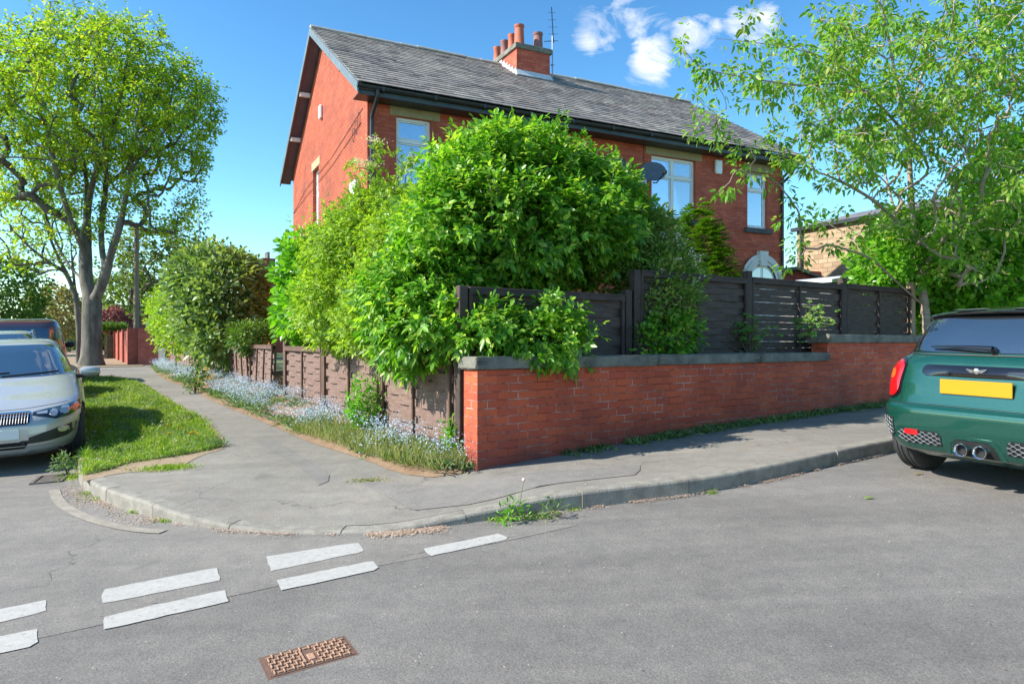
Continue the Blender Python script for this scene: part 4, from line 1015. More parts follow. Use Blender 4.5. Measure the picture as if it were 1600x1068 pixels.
b = MB(); b.box(.025 + 7 * cw, .02 + cr, .007, .025 + 7.35 * cw, .02 + 5 * cr, .013); b.box(.025 + 8.1 * cw, .02 + cr * 1.5, .007, .025 + 9.6 * cw, .02 + 3.4 * cr, .012, .002); b.build('lettering_bar', 'rust', cov)
c4 = [Pg(*p)[:2] for p in [(46, 747), (95, 744), (97, 753), (45, 758)]]
o_ = c4[3]; ux = c4[2] - c4[3]; lx = float(np.linalg.norm(ux)); ly = .40
gd = thing('drain_grate', 'dark iron drain grate at the kerb in front of the silver car', 'drain', (o_[0], o_[1], float(G(*o_)) + .012), math.atan2(ux[1], ux[0]))
e1 = ux / lx; e2 = np.array([-e1[1], e1[0]]); gx = (float(G(*(o_ + e1 * lx))) - float(G(*o_))) / lx; gy = (float(G(*(o_ + e2 * ly))) - float(G(*o_))) / ly
gd.rotation_euler = (math.atan(gy), -math.atan(gx), math.atan2(ux[1], ux[0]))
b = MB(); b.box(0, 0, -.02, lx, .025, .006); b.box(0, ly - .025, -.02, lx, ly, .006); b.box(0, .025, -.02, .03, ly - .025, .006); b.box(lx - .03, .025, -.02, lx, ly - .025, .006); b.build('frame', 'iron', gd)
b = MB(); b.box(.03, .025, -.02, lx - .03, ly - .025, -.008); b.build('sump', 'dark_hole', gd)
b = MB()
for k in range(9): x_ = .045 + k * (lx - .09) / 9; b.add([(x_, .026, .004), (x_ + .018, .026, .004), (x_ + .033, ly - .026, .004), (x_ + .015, ly - .026, .004), (x_, .026, -.01), (x_ + .018, .026, -.01), (x_ + .033, ly - .026, -.01), (x_ + .015, ly - .026, -.01)], [(0, 1, 2, 3), (0, 4, 5, 1), (3, 2, 6, 7), (1, 5, 6, 2), (0, 3, 7, 4)])
b.build('bars', 'iron', gd)
# old concrete channel edging left in the road at the corner
ce = resample(smoothline([Pg(*p)[:2] for p in [(93, 765), (100, 783), (125, 800), (165, 815), (215, 826), (262, 829)]], 2), .08)
loft('concrete_edging', ce, offset(ce, -.09) , .010, 'concrete', 2)

# ================================================================== cars
class Car:
    """car body as a stack of superelliptic plan outlines; patches are draped on its surface"""
    def __init__(s, lv, nring=260, nl=110, sm=5, dn=1.6):
        lv = np.array(lv, float); lv[:, 4] += dn; z = np.linspace(lv[0, 0], lv[-1, 0], nl * 3)
        c = [np.interp(z, lv[:, 0], lv[:, k]) for k in range(1, 5)]
        ker = np.ones(sm) / sm
        c = [np.convolve(np.pad(a, sm // 2, mode='edge'), ker, 'valid') for a in c]
        s.z, s.c = z, c; s.nr = nring
    def ring(s, z, grow=0.0, dz=0.0):
        xr, xf, w_, n = s.at(z); a = (xf - xr) / 2 + grow; w2 = w_ + grow
        t = np.linspace(0, 2 * np.pi, 1441); t = t + 0 * t; c_, s_ = np.cos(t), np.sin(t)
        x = a * np.sign(c_) * np.abs(c_) ** (2 / n); y = w2 * np.sign(s_) * np.abs(s_) ** (2 / n)
        d = np.concatenate([[0], np.cumsum(np.hypot(np.diff(x), np.diff(y)))]); u = np.linspace(0, d[-1], s.nr + 1)[:-1]
        return np.stack([(xr + xf) / 2 + np.interp(u, d, x), np.interp(u, d, y), np.full(s.nr, z + dz)], 1)
    def at(s, z): return [np.interp(z, s.z, a) for a in s.c]     # rear, front, half width, exponent
    def rear(s, y, z):
        xr, xf, w_, n = s.at(z); t = np.clip(np.abs(y) / w_, 0, .9995); return (xr + xf) / 2 - (xf - xr) / 2 * (1 - t ** n) ** (1 / n)
    def front(s, y, z):
        xr, xf, w_, n = s.at(z); t = np.clip(np.abs(y) / w_, 0, .9995); return (xr + xf) / 2 + (xf - xr) / 2 * (1 - t ** n) ** (1 / n)
    def side(s, x, z):
        xr, xf, w_, n = s.at(z); t = np.clip(np.abs(x - (xr + xf) / 2) / ((xf - xr) / 2), 0, .9999); return w_ * (1 - t ** n) ** (1 / n)
    def body(s, parent, mat, wheels=(), rad=.36, name='body'):
        zs = s.z[::3]; rows = [s.ring(z) for z in zs]
        V = np.concatenate(rows); m = s.nr; i = np.arange(len(zs) - 1)[:, None] * m; k = np.arange(m)[None, :]
        Fq = np.stack([i + k, i + (k + 1) % m, i + m + (k + 1) % m, i + m + k], -1).reshape(-1, 4)
        cen = V[Fq].mean(1); keep = np.ones(len(Fq), bool)
        for (wx, wz) in wheels:
            keep &= ~((np.hypot(cen[:, 0] - wx, cen[:, 2] - wz) < rad) & (np.abs(cen[:, 1]) > .45))
        cap = [np.arange((len(zs) - 1) * m, len(zs) * m)[None, :], np.arange(m)[::-1][None, :]]
        return np_mesh(name, V, [Fq[keep]] + cap, mat, parent, smooth=True)
    def patch(s, parent, name, mat, outline, off=.004, which='rear', th=.012, grid=.05, sm=True, mirror=False, bulge=0.0):
        bm = bmesh.new(); vs = [bm.verts.new((p[0], p[1], 0)) for p in outline]; bm.faces.new(vs)
        o = np.array(outline); mn, mxx = o.min(0), o.max(0); c0 = (mn + mxx) / 2; hs_ = (mxx - mn) / 2
        for ax, no in ((0, (1, 0, 0)), (1, (0, 1, 0))):
            c = mn[ax] + grid
            while c < mxx[ax] - 1e-4:
                co = [0, 0, 0]; co[ax] = c; bmesh.ops.bisect_plane(bm, geom=bm.verts[:] + bm.edges[:] + bm.faces[:], plane_co=co, plane_no=no); c += grid
        bm.verts.index_update(); bd_ = [e for e in bm.edges if e.is_boundary]
        n0 = len(bm.verts); V0 = [v.co.copy() for v in bm.verts]; fs = [[v.index for v in f.verts] for f in bm.faces]; be = [(e.verts[0].index, e.verts[1].index) for e in bd_]; bm.free()
        def mp(u, v_, d):
            if which == 'rear': return (float(s.rear(u, v_)) - d, u, v_)
            if which == 'front': return (float(s.front(u, v_)) + d, u, v_)
            return (u, float(s.side(u, v_)) + d, v_)
        A = []
        for v in V0:
            r = max(abs(v.x - c0[0]) / hs_[0], abs(v.y - c0[1]) / hs_[1]); A.append(mp(v.x, v.y, off + bulge * (1 - r ** 2)))
        B = [mp(v.x, v.y, off - th) for v in V0]
        faces = [tuple(f) for f in fs] + [(a, b, n0 + b, n0 + a) for a, b in be]
        mb = MB(); mb.add(A + B, faces)
        if mirror: mb.v = [(x, -y, z) for x, y, z in mb.v]
        return mb.build(name, mat, parent, smooth=sm)
def rr(cx, cz, hw, hh, r, n=5, skew=0.0):
    """rounded rectangle outline"""
    p = []
    for (sx, sz, a0) in ((1, 1, 0), (-1, 1, 90), (-1, -1, 180), (1, -1, 270)):
        for k in range(n + 1):
            a = R_(a0 + 90 * k / n); x = cx + sx * (hw - r) + r * math.cos(a); z = cz + sz * (hh - r) + r * math.sin(a); p.append((x + skew * (z - cz), z))
    return p
def wheel(par, x, y, r, wdt, side, rim='rim', spokes=9):
    t = MB(); h = wdt / 2
    t.lathe([(r * .66, -h), (r * .80, -h - .004), (r * .93, -h + .006), (r, -h + .03), (r, -h * .45), (r - .008, -h * .44), (r - .008, -h * .38), (r, -h * .37), (r, -.012), (r - .008, -.011), (r - .008, .011), (r, .012), (r, h * .37), (r - .008, h * .38), (r - .008, h * .44), (r, h * .45), (r, h - .03), (r * .93, h - .006), (r * .80, h + .004), (r * .66, h)], 48, (x, y, r), 'y')
    w_ = t.build('wheel', 'tyre', par, smooth=True)
    m = MB(); m.lathe([(r * .655, -h * .8), (r * .66, h * .9), (r * .62, h * .95), (r * .60, h * .2), (.001, h * .1)], 40, (0, 0, 0), 'y')
    for k in range(spokes):
        a = 2 * math.pi * k / spokes; c_, s_ = math.cos(a), math.sin(a); pr = [(.04, -.022), (r * .62, -.014), (r * .62, .014), (.04, .022)]
        vs = [(q[0] * c_ - q[1] * s_, yy, q[0] * s_ + q[1] * c_) for yy in (h * .55, h * .85) for q in pr]
        m.add(vs, [(0, 1, 2, 3), (4, 7, 6, 5), (0, 4, 5, 1), (1, 5, 6, 2), (2, 6, 7, 3), (3, 7, 4, 0)])
    m.lathe([(.055, h * .5), (.055, h * .9), (.03, h * .95)], 20, (0, 0, 0), 'y')
    m.v = [(a + x, b * side + y, c + r) for a, b, c in m.v]
    m.build('rim', rim, w_, smooth=True)
    return w_
def place_car(root, x, y, ang, wb0, wb1, half):
    """stand the car on the road on its wheels"""
    f = np.array([math.cos(ang), math.sin(ang)]); l = np.array([-f[1], f[0]]); p = np.array([x, y])
    z = lambda a, b: float(G(*(p + f * a + l * b)))
    zf = (z(wb1, half) + z(wb1, -half)) / 2; zr = (z(wb0, half) + z(wb0, -half)) / 2
    zl = (z(wb0, half) + z(wb1, half)) / 2; zrt = (z(wb0, -half) + z(wb1, -half)) / 2
    pitch = math.atan2(zf - zr, wb1 - wb0); roll = math.atan2(zl - zrt, 2 * half)
    Rm = Matrix.Rotation(ang, 4, 'Z') @ Matrix.Rotation(-pitch, 4, 'Y') @ Matrix.Rotation(roll, 4, 'X')
    c = Vector(((wb0 + wb1) / 2, 0, 0)); cw = p + f * c.x; zc = (zf + zr) / 2
    loc = Vector((cw[0], cw[1], zc)) - Rm.to_3x3() @ c
    root.location = loc; root.rotation_euler = Rm.to_euler()

# ---- the green hatchback, rear towards the camera
def mini():
    root = thing('parked_car', 'dark green three-door hatchback with black roof parked by the kerb, seen from behind', 'car')
    C = Car([(.20, .20, 3.70, .70, 3), (.26, .07, 3.78, .79, 3.2), (.34, .025, 3.83, .835, 3.4), (.45, .0, 3.85, .855, 3.5), (.56, -.005, 3.85, .8635, 3.5), (.600, .0, 3.85, .8635, 3.5), (.622, .035, 3.84, .862, 3.5), (.70, .055, 3.82, .86, 3.4),
             (.80, .07, 3.78, .855, 3.3), (.90, .10, 3.60, .84, 3.2), (.96, .13, 3.25, .815, 3.1), (1.00, .16, 2.85, .775, 2.0), (1.02, .185, 2.70, .735, 2.0), (1.10, .23, 2.62, .715, 2.0), (1.22, .31, 2.45, .675, 2.0), (1.31, .38, 2.25, .635, 1.6), (1.352, .44, 2.15, .60, 1.0), (1.385, .60, 1.95, .53, .2), (1.405, .85, 1.6, .40, -.6), (1.41, 1.1, 1.4, .2, -1.4)], dn=4.4)
    wr, wfw = (.60, .315), (3.07, .315)
    body = C.body(root, 'green_paint', (wr, wfw), .355)
    # black roof and pillars: a second skin over the greenhouse
    zs = [z for z in C.z[::3] if z > 1.035]; V = np.concatenate([C.ring(z, .003, .002) for z in zs]); m = C.nr; i = np.arange(len(zs) - 1)[:, None] * m; k = np.arange(m)[None, :]
    roof = np_mesh('roof', V, [np.stack([i + k, i + (k + 1) % m, i + m + (k + 1) % m, i + m + k], -1).reshape(-1, 4), np.arange((len(zs) - 1) * m, len(zs) * m)[None, :]], 'gloss_black', root, smooth=True)
    tg = C.patch(root, 'rear_window', 'car_glass', [(-.60, 1.055), (-.615, 1.10), (-.55, 1.29), (-.50, 1.31), (.50, 1.31), (.55, 1.29), (.615, 1.10), (.60, 1.055), (.4, 1.045), (-.4, 1.045)], .007, th=.006)
    # side windows, both sides
    for mir in (False, True):
        C.patch(root, 'side_window', 'car_glass', [(.55, 1.06), (.70, 1.28), (2.1, 1.28), (2.42, 1.06)], .006, 'side', .006, grid=.12, mirror=mir)
        C.patch(root, 'arch_cladding', 'trim', [(wr[0] + .40 * math.cos(a), max(.22, wr[1] + .40 * math.sin(a))) for a in np.linspace(R_(-12), R_(192), 22)] + [(wr[0] + .345 * math.cos(a), max(.22, wr[1] + .345 * math.sin(a))) for a in np.linspace(R_(192), R_(-12), 22)], .006, 'side', .04, grid=.5, mirror=mir)
        C.patch(root, 'sill', 'trim', [(1.0, .22), (1.0, .30), (2.68, .30), (2.68, .22)], .006, 'side', .03, grid=.3, mirror=mir)
        # tail lamps
        sur = C.patch(root, 'tail_lamp_surround', 'gloss_black', rr(.695, .825, .105, .168, .085, 6, -.10), .006, th=.02, grid=.03, mirror=mir)
        lm = C.patch(root, 'tail_lamp', 'lamp_red', rr(.697, .828, .088, .150, .075, 6, -.10), .012, th=.02, grid=.025, mirror=mir, bulge=.022)
        C.patch(lm, 'indicator', 'lamp_orange', rr(.70, .865, .036, .040, .034, 6), .034, th=.01, grid=.02, mirror=mir, bulge=.004)
        C.patch(lm, 'reversing_light', 'lamp_clear', rr(.725, .722, .045, .012, .010, 3), .018, th=.01, grid=.03, mirror=mir)
        # mesh inserts
        for (ol, y0, y1, z0, z1, nm) in (([(.635, .51), (.765, .51), (.78, .48), (.765, .40), (.735, .365), (.65, .35), (.635, .37)], .64, .778, .355, .505, 'corner_vent'), ([(.235, .315), (.235, .395), (.27, .425), (.55, .425), (.60, .395), (.59, .34), (.54, .315)], .24, .60, .32, .42, 'bumper_grille')):
            gp = C.patch(root, nm, 'dark_hole', ol, .004, th=.012, grid=.04, mirror=mir)
            mm = MB(); poly = np.array(ol); rows = int((z1 - z0) / .018); step = .030
            def inside(y, z):
                c_ = False; j = len(poly) - 1
                for i_ in range(len(poly)):
                    if (poly[i_][1] > z) != (poly[j][1] > z) and y < (poly[j][0] - poly[i_][0]) * (z - poly[i_][1]) / (poly[j][1] - poly[i_][1] + 1e-12) + poly[i_][0]: c_ = not c_
                    j = i_
                return c_
            for rw in range(rows + 1):
                zc = z0 + .008 + rw * .018; run = []
                for q in range(int((y1 - y0) / (step / 4)) + 1):
                    y = y0 + q * step / 4; ph = (q + (rw % 2) * 4) % 8; zz_ = zc + (0.0075 if ph in (1, 2, 3) else (-.0075 if ph in (5, 6, 7) else 0))
                    if inside(y, zz_): run.append((float(C.rear(y, zz_)) - .010, y, zz_))
                    else:
                        if len(run) > 2: mm.tube(run, .0036, 4)
                        run = []
                if len(run) > 2: mm.tube(run, .0036, 4)
            if mir: mm.v = [(x, -y, z) for x, y, z in mm.v]
            mm.build('grille_mesh', 'mesh_grey', gp)
        C.patch(root, 'fog_lamp', 'lamp_red', rr(.47, .405, .058, .022, .018, 4), .016, th=.02, grid=.04, mirror=mir, bulge=.004)
    # tailgate: recess, handle bar with winged badge, number plate
    C.patch(root, 'tailgate_recess', 'green_paint', rr(0, .775, .44, .135, .10, 8), .004, th=.006, grid=.06)
    hb = C.patch(root, 'handle_bar', 'gloss_black', rr(0, .905, .43, .042, .041, 8), .014, th=.03, grid=.03, bulge=.022)
    xb = float(C.rear(0, .9)) - .040
    bd = MB(); bd.lathe([(.022, -.004), (.024, 0), (.020, .003), (.001, .004)], 20, (0, 0, 0), 'x')
    bd.v = [(xb - a, b, c + .912) for a, b, c in bd.v]
    for sx in (-1, 1):
        for q in range(3): bd.add([(xb, sx * .024, .920 - q * .008), (xb, sx * (.075 - q * .012), .928 - q * .010), (xb, sx * (.070 - q * .012), .920 - q * .010), (xb, sx * .024, .914 - q * .008), (xb + .006, sx * .024, .920 - q * .008), (xb + .006, sx * (.075 - q * .012), .928 - q * .010), (xb + .006, sx * (.070 - q * .012), .920 - q * .010), (xb + .006, sx * .024, .914 - q * .008)], [(0, 1, 2, 3), (4, 7, 6, 5), (0, 4, 5, 1), (1, 5, 6, 2), (2, 6, 7, 3), (3, 7, 4, 0)])
    bd.build('badge', 'chrome', hb)
    b = MB(); xp = float(C.rear(0, .78)) - .030; b.box(xp, -.26, .728, xp + .012, .26, .840, .003); b.build('number_plate', 'plate_yellow', root)
    b = MB()
    C.patch(root, 'tailgate_seam', 'dark_hole', [(-.70, .628), (-.70, .633), (.70, .633), (.70, .628)], .003, th=.01, grid=.05)
    C.patch(root, 'window_seal', 'trim', [(-.70, 1.022), (-.70, 1.030), (.70, 1.030), (.70, 1.022)], .008, th=.01, grid=.05)
    for sx in (-1, 1):
        zz = np.linspace(.64, 1.02, 8); C.patch(root, 'tailgate_seam', 'dark_hole', [(sx * (.585 + .02 * (1 - abs(2 * k / 7 - 1))), z) for k, z in enumerate(zz)] + [(sx * (.590 + .02 * (1 - abs(2 * k / 7 - 1))), z) for k, z in reversed(list(enumerate(zz)))], .003, th=.01, grid=.05)
    # spoiler
    sp = MB(); n = 28
    ring = []
    for k in range(n + 1):
        y = -.585 + 1.17 * k / n; t = abs(y) / .585; xs = .36 + .10 * t ** 3; zt = 1.372 - .035 * t ** 2.5; d = .13
        ring.append([(xs + d, y, zt + .012), (xs + .02, y, zt + .004), (xs - .01, y, zt - .012), (xs - .006, y, zt - .024), (xs + .03, y, zt - .040), (xs + d, y, zt - .035)])
    vs = [p for r_ in ring for p in r_]; m = 6
    sp.add(vs, [(k * m + a, k * m + (a + 1) % m, (k + 1) * m + (a + 1) % m, (k + 1) * m + a) for k in range(n) for a in range(m)] + [tuple(range(m)), tuple(range(n * m, n * m + m))])
    so_ = sp.build('spoiler', 'gloss_black', root, smooth=True)
    for (c0, c1) in ((-.36, -.10), (.10, .36)):
        b = MB(); b.add([(.375, c0, 1.379), (.375, c1, 1.379), (.43, c1 * .96, 1.3835), (.43, c0 * .96, 1.3835)], [(0, 1, 2, 3)]); b.build('spoiler_slot', 'mesh_grey', so_)
    b = MB(); b.prism([(.75, 1.395), (.90, 1.400), (.80, 1.440), (.77, 1.445)], -.015, .015); b.build('aerial_fin', 'trim', root)
    # wiper
    b = MB(); pts = [(float(C.rear(y, 1.075)) - .03, y, 1.075 + .012 * math.sin(4 * (y + .02))) for y in np.linspace(-.05, .42, 14)]
    b.tube(pts, list(np.linspace(.024, .007, 14)), 8); b.tube([(pts[0][0] + .02, -.06, 1.04), (pts[0][0] - .005, -.055, 1.075)], .028, 10); b.build('rear_wiper', 'gloss_black', root, smooth=True)
    # exhausts and underside
    for y in (-.068, .068):
        b = MB(); b.lathe([(.030, .14), (.040, .13), (.046, .0), (.050, -.018), (.047, -.024), (.040, -.018), (.036, .0), (.034, .10)], 28, (-.005, y, .318), 'x'); e_ = b.build('exhaust', 'chrome', root, smooth=True)
        b = MB(); b.lathe([(.036, .02), (.001, .021)], 20, (-.005, y, .318), 'x'); b.build('exhaust_bore', 'dark_hole', e_)
    C.patch(root, 'exhaust_cutout', 'dark_hole', [(-.17, .262), (-.15, .35), (-.11, .385), (.11, .385), (.15, .35), (.17, .262)], .003, th=.008, grid=.05)
    C.patch(root, 'exhaust_trim', 'green_paint', [(-.22, .262), (-.185, .37), (-.13, .41), (.13, .41), (.185, .37), (.22, .262), (.19, .262), (.162, .355), (.115, .392), (-.115, .392), (-.162, .355), (-.19, .262)], .008, th=.02, grid=.3)
    b = MB(); b.box(.25, -.70, .19, 3.6, .70, .36, .04); b.build('underbody', 'dark_hole', root)
    for (x, s_) in ((wr[0], 1), (wr[0], -1), (wfw[0], 1), (wfw[0], -1)): wheel(root, x, s_ * .745, .315, .205, s_)
    for s_ in (-1, 1):
        b = MB(); b.lathe([(.001, -.09), (.07, -.08), (.10, 0), (.09, .05), (.001, .08)], 20, (0, 0, 0), 'x', (1.15, .75)); b.v = [(x + 2.35, y + s_ * .92, z + 1.03) for x, y, z in b.v]; b.build('door_mirror', 'gloss_black', root, smooth=True)
    ang = R_(27.3); f = np.array([math.cos(ang), math.sin(ang)])
    p = np.array([3.50, 5.30]) - f * .07
    place_car(root, p[0], p[1], ang, .6, 3.07, .745)
mini()

# ---- saloon-type cars facing the camera on the left
def saloon(root, paintm, detail=True, rails=False, hsc=1.0):
    C = Car([(.17, -4.50, -.16, .74, 3.0), (.22, -4.56, -.06, .82, 3.0), (.30, -4.60, -.01, .86, 3.0), (.42, -4.62, .0, .885, 3.0), (.52, -4.62, -.01, .895, 3.0), (.57, -4.62, -.035, .903, 3.0), (.62, -4.61, -.085, .905, 3.1), (.66, -4.60, -.16, .905, 3.2), (.70, -4.60, -.28, .900, 3.3),
             (.76, -4.59, -.50, .893, 3.5), (.82, -4.57, -.82, .88, 3.7), (.89, -4.54, -1.12, .86, 3.8), (.93, -4.50, -1.33, .835, 3.9), (.955, -4.45, -1.44, .80, 4), (.97, -4.40, -1.50, .755, 4), (1.06, -4.30, -1.70, .725, 3.8), (1.20, -4.15, -2.02, .67, 3.6), (1.30, -4.0, -2.24, .62, 3.4), (1.37, -3.9, -2.42, .575, 3.2), (1.41, -3.7, -2.62, .50, 3.0), (1.43, -3.4, -2.9, .36, 2.6)])
    if hsc != 1: root.scale = (1, 1, hsc)
    wf, wr = (-.83, .325), (-3.62, .325)
    C.body(root, paintm, (wf, wr), .355)
    C.patch(root, 'windscreen', 'car_glass', [(-.70, .985), (-.60, 1.345), (-.40, 1.362), (.40, 1.362), (.60, 1.345), (.70, .985), (.45, .972), (-.45, .972)], .012, 'front', .014, grid=.035)
    for mir in (False, True):
        C.patch(root, 'side_window', 'car_glass', [(-4.0, 1.02), (-3.85, 1.26), (-2.45, 1.30), (-2.20, 1.25), (-1.80, 1.00)], .005, 'side', .006, grid=.15, mirror=mir)
    if not detail:
        if rails:
            for s_ in (-1, 1): b = MB(); b.tube([(-2.5, s_ * .56, 1.36), (-2.6, s_ * .57, 1.42), (-3.8, s_ * .57, 1.42), (-3.9, s_ * .56, 1.36)], .018, 8); b.build('roof_rail', 'chrome', root, smooth=True)
        for (x, s_) in ((wf[0], 1), (wf[0], -1), (wr[0], 1), (wr[0], -1)): wheel(root, x, s_ * .768, .325, .21, s_, 'rim_silver')
        return C
    for mir in (False, True):
        sf = C.patch(root, 'headlight', 'gloss_black', [(.385, .625), (.385, .660), (.52, .682), (.70, .700), (.845, .718), (.862, .675), (.845, .622), (.72, .582), (.60, .568), (.50, .600)], .004, 'front', .02, grid=.025, mirror=mir)
        for (cy, r_) in ((.58, .036), (.685, .043)):
            C.patch(sf, 'lamp_unit', 'lamp_clear', [(cy + r_ * math.cos(a), .632 + (cy - .55) * .15 + r_ * .95 * math.sin(a)) for a in np.linspace(0, 2 * math.pi, 18)[:-1]], .010, 'front', .01, grid=.05, mirror=mir, bulge=.006)
            C.patch(sf, 'lamp_ring', 'chrome', [(cy + (r_ + .006) * math.cos(a), .632 + (cy - .55) * .15 + (r_ + .006) * math.sin(a)) for a in np.linspace(0, 2 * math.pi, 18)[:-1]], .007, 'front', .008, grid=.1, mirror=mir)
        C.patch(sf, 'indicator', 'lamp_orange', [(.775, .70), (.84, .715), (.848, .67), (.83, .65), (.785, .63)], .008, 'front', .01, grid=.03, mirror=mir)
        C.patch(sf, 'lamp_strip', 'lamp_clear', [(.42, .636), (.42, .655), (.52, .665), (.52, .636)], .008, 'front', .01, grid=.04, mirror=mir)
        gr = C.patch(root, 'kidney_grille', 'chrome', rr(.195, .603, .178, .070, .04, 5, .12), .010, 'front', .03, grid=.05, mirror=mir)
        C.patch(gr, 'grille_opening', 'dark_hole', rr(.195, .603, .165, .058, .033, 5, .12), .014, 'front', .01, grid=.05, mirror=mir)
        bb = MB()
        for k in range(12):
            y = .048 + k * .026; bb.tube([(float(C.front(y, z_)) + .020, y + (z_ - .555) * .1, z_) for z_ in (.555, .58, .605, .63, .655)], .0045, 5)
        if mir: bb.v = [(x, -y, z) for x, y, z in bb.v]
        bb.build('grille_bars', 'metal_grey', gr)
        ag = C.patch(root, 'air_intake', 'trim', [(.24, .335), (.30, .375), (.46, .425), (.62, .470), (.785, .500), (.80, .47), (.775, .395), (.70, .355), (.50, .325), (.30, .315)], .004, 'front', .02, grid=.05, mirror=mir)
        C.patch(ag, 'fog_lamp', 'lamp_clear', [(.665 + .055 * math.cos(a), .445 + .036 * math.sin(a)) for a in np.linspace(0, 2 * math.pi, 18)[:-1]], .014, 'front', .02, grid=.05, mirror=mir, bulge=.01)
        C.patch(ag, 'intake_blade', 'silver_paint', [(.755, .41), (.768, .50), (.785, .505), (.775, .41)], .010, 'front', .02, grid=.05, mirror=mir)
        # mirror
        b = MB(); b.lathe([(.001, -.105), (.075, -.095), (.10, -.04), (.095, .05), (.06, .085), (.001, .09)], 22, (0, 0, 0), 'y', (.85, .72)); b.v = [(x * 1.0 - 1.78, y * 1.25 + .985, z + .985) for x, y, z in b.v]
        b2 = MB(); b2.tube([(-1.74, .80, .93), (-1.77, .90, .935), (-1.78, .96, .95)], [.035, .028, .03], 8); b2.tube([(-1.80, .89, .925), (-1.80, 1.08, .935)], .022, 8)
        for q in (b, b2):
            if mir: q.v = [(x, -y, z) for x, y, z in q.v]
        mo = b.build('door_mirror', paintm, root, smooth=True); b2.build('mirror_base', 'trim', mo, smooth=True)
        zz = [(.70, -.15)]
        # bonnet crease and shut line
        pts = []
        for t in np.linspace(0, 1, 16):
            x = -.30 - 1.12 * t; y = .42 + .30 * t ** .8
            pts.append((x, y))
    C.patch(root, 'lower_grille', 'dark_hole', [(-.30, .265), (-.34, .335), (-.24, .345), (.24, .345), (.34, .335), (.30, .265)], .004, 'front', .02, grid=.05)
    C.patch(root, 'bumper_lip', paintm, [(-.66, .215), (-.60, .262), (-.34, .240), (-.28, .205), (.28, .205), (.34, .240), (.60, .262), (.66, .215), (.4, .185), (-.4, .185)], .02, 'front', .04, grid=.06)
    C.patch(root, 'plate_panel', paintm, [(-.34, .36), (-.34, .52), (.34, .52), (.34, .36)], .008, 'front', .02, grid=.08)
    b = MB(); xp = float(C.front(0, .44)); b.box(xp + .01, -.26, .385, xp + .022, .26, .497, .003); b.build('number_plate', 'plate_white', root)
    C.patch(root, 'bonnet_seam', 'dark_hole', [(-.72, .722), (-.30, .690), (0, .684), (.30, .690), (.72, .722), (.72, .727), (.30, .694), (0, .6885), (-.30, .694), (-.72, .727)], .0025, 'front', .01, grid=.04)
    for (y0, y1, z0, z1) in ((-.55, .10, .995, 1.03), (.02, .62, .99, 1.02)):
        b = MB(); b.tube([(float(C.front(y, z0 + (z1 - z0) * t)) + .022, y, z0 + (z1 - z0) * t) for t, y in zip(np.linspace(0, 1, 10), np.linspace(y0, y1, 10))], .010, 6); b.build('wiper', 'trim', root)
    b = MB(); b.lathe([(.038, -.003), (.040, .003), (.001, .007)], 24, (0, 0, 0), 'x'); b.v = [(a + float(C.front(0, .705)) + .004, c_, d + .705) for a, c_, d in b.v]; b.build('badge', 'chrome', root)
    b = MB(); b.box(-4.2, -.70, .17, -.45, .70, .34, .04); b.build('underbody', 'dark_hole', root)
    # interior seen through the screen is dark; rear-view mirror shows
    for (x, s_) in ((wf[0], 1), (wf[0], -1), (wr[0], 1), (wr[0], -1)): wheel(root, x, s_ * .768, .325, .21, s_, 'rim_silver')
    return C
lang = math.atan2(-ld[1], -ld[0])
bmw = thing('parked_car', 'silver saloon with blank white number plate parked facing the camera beside the grass verge', 'car')
saloon(bmw, 'silver_paint', hsc=.968); place_car(bmw, -5.56, 7.52, lang, -3.62, -.83, .79)
s2 = thing('parked_car', 'pale silver estate car with roof rails, mostly hidden behind the nearest silver saloon', 'car')
saloon(s2, 'pale_paint', False, True, 1.05); place_car(s2, -9.0, 12.1, lang, -3.62, -.83, .79)
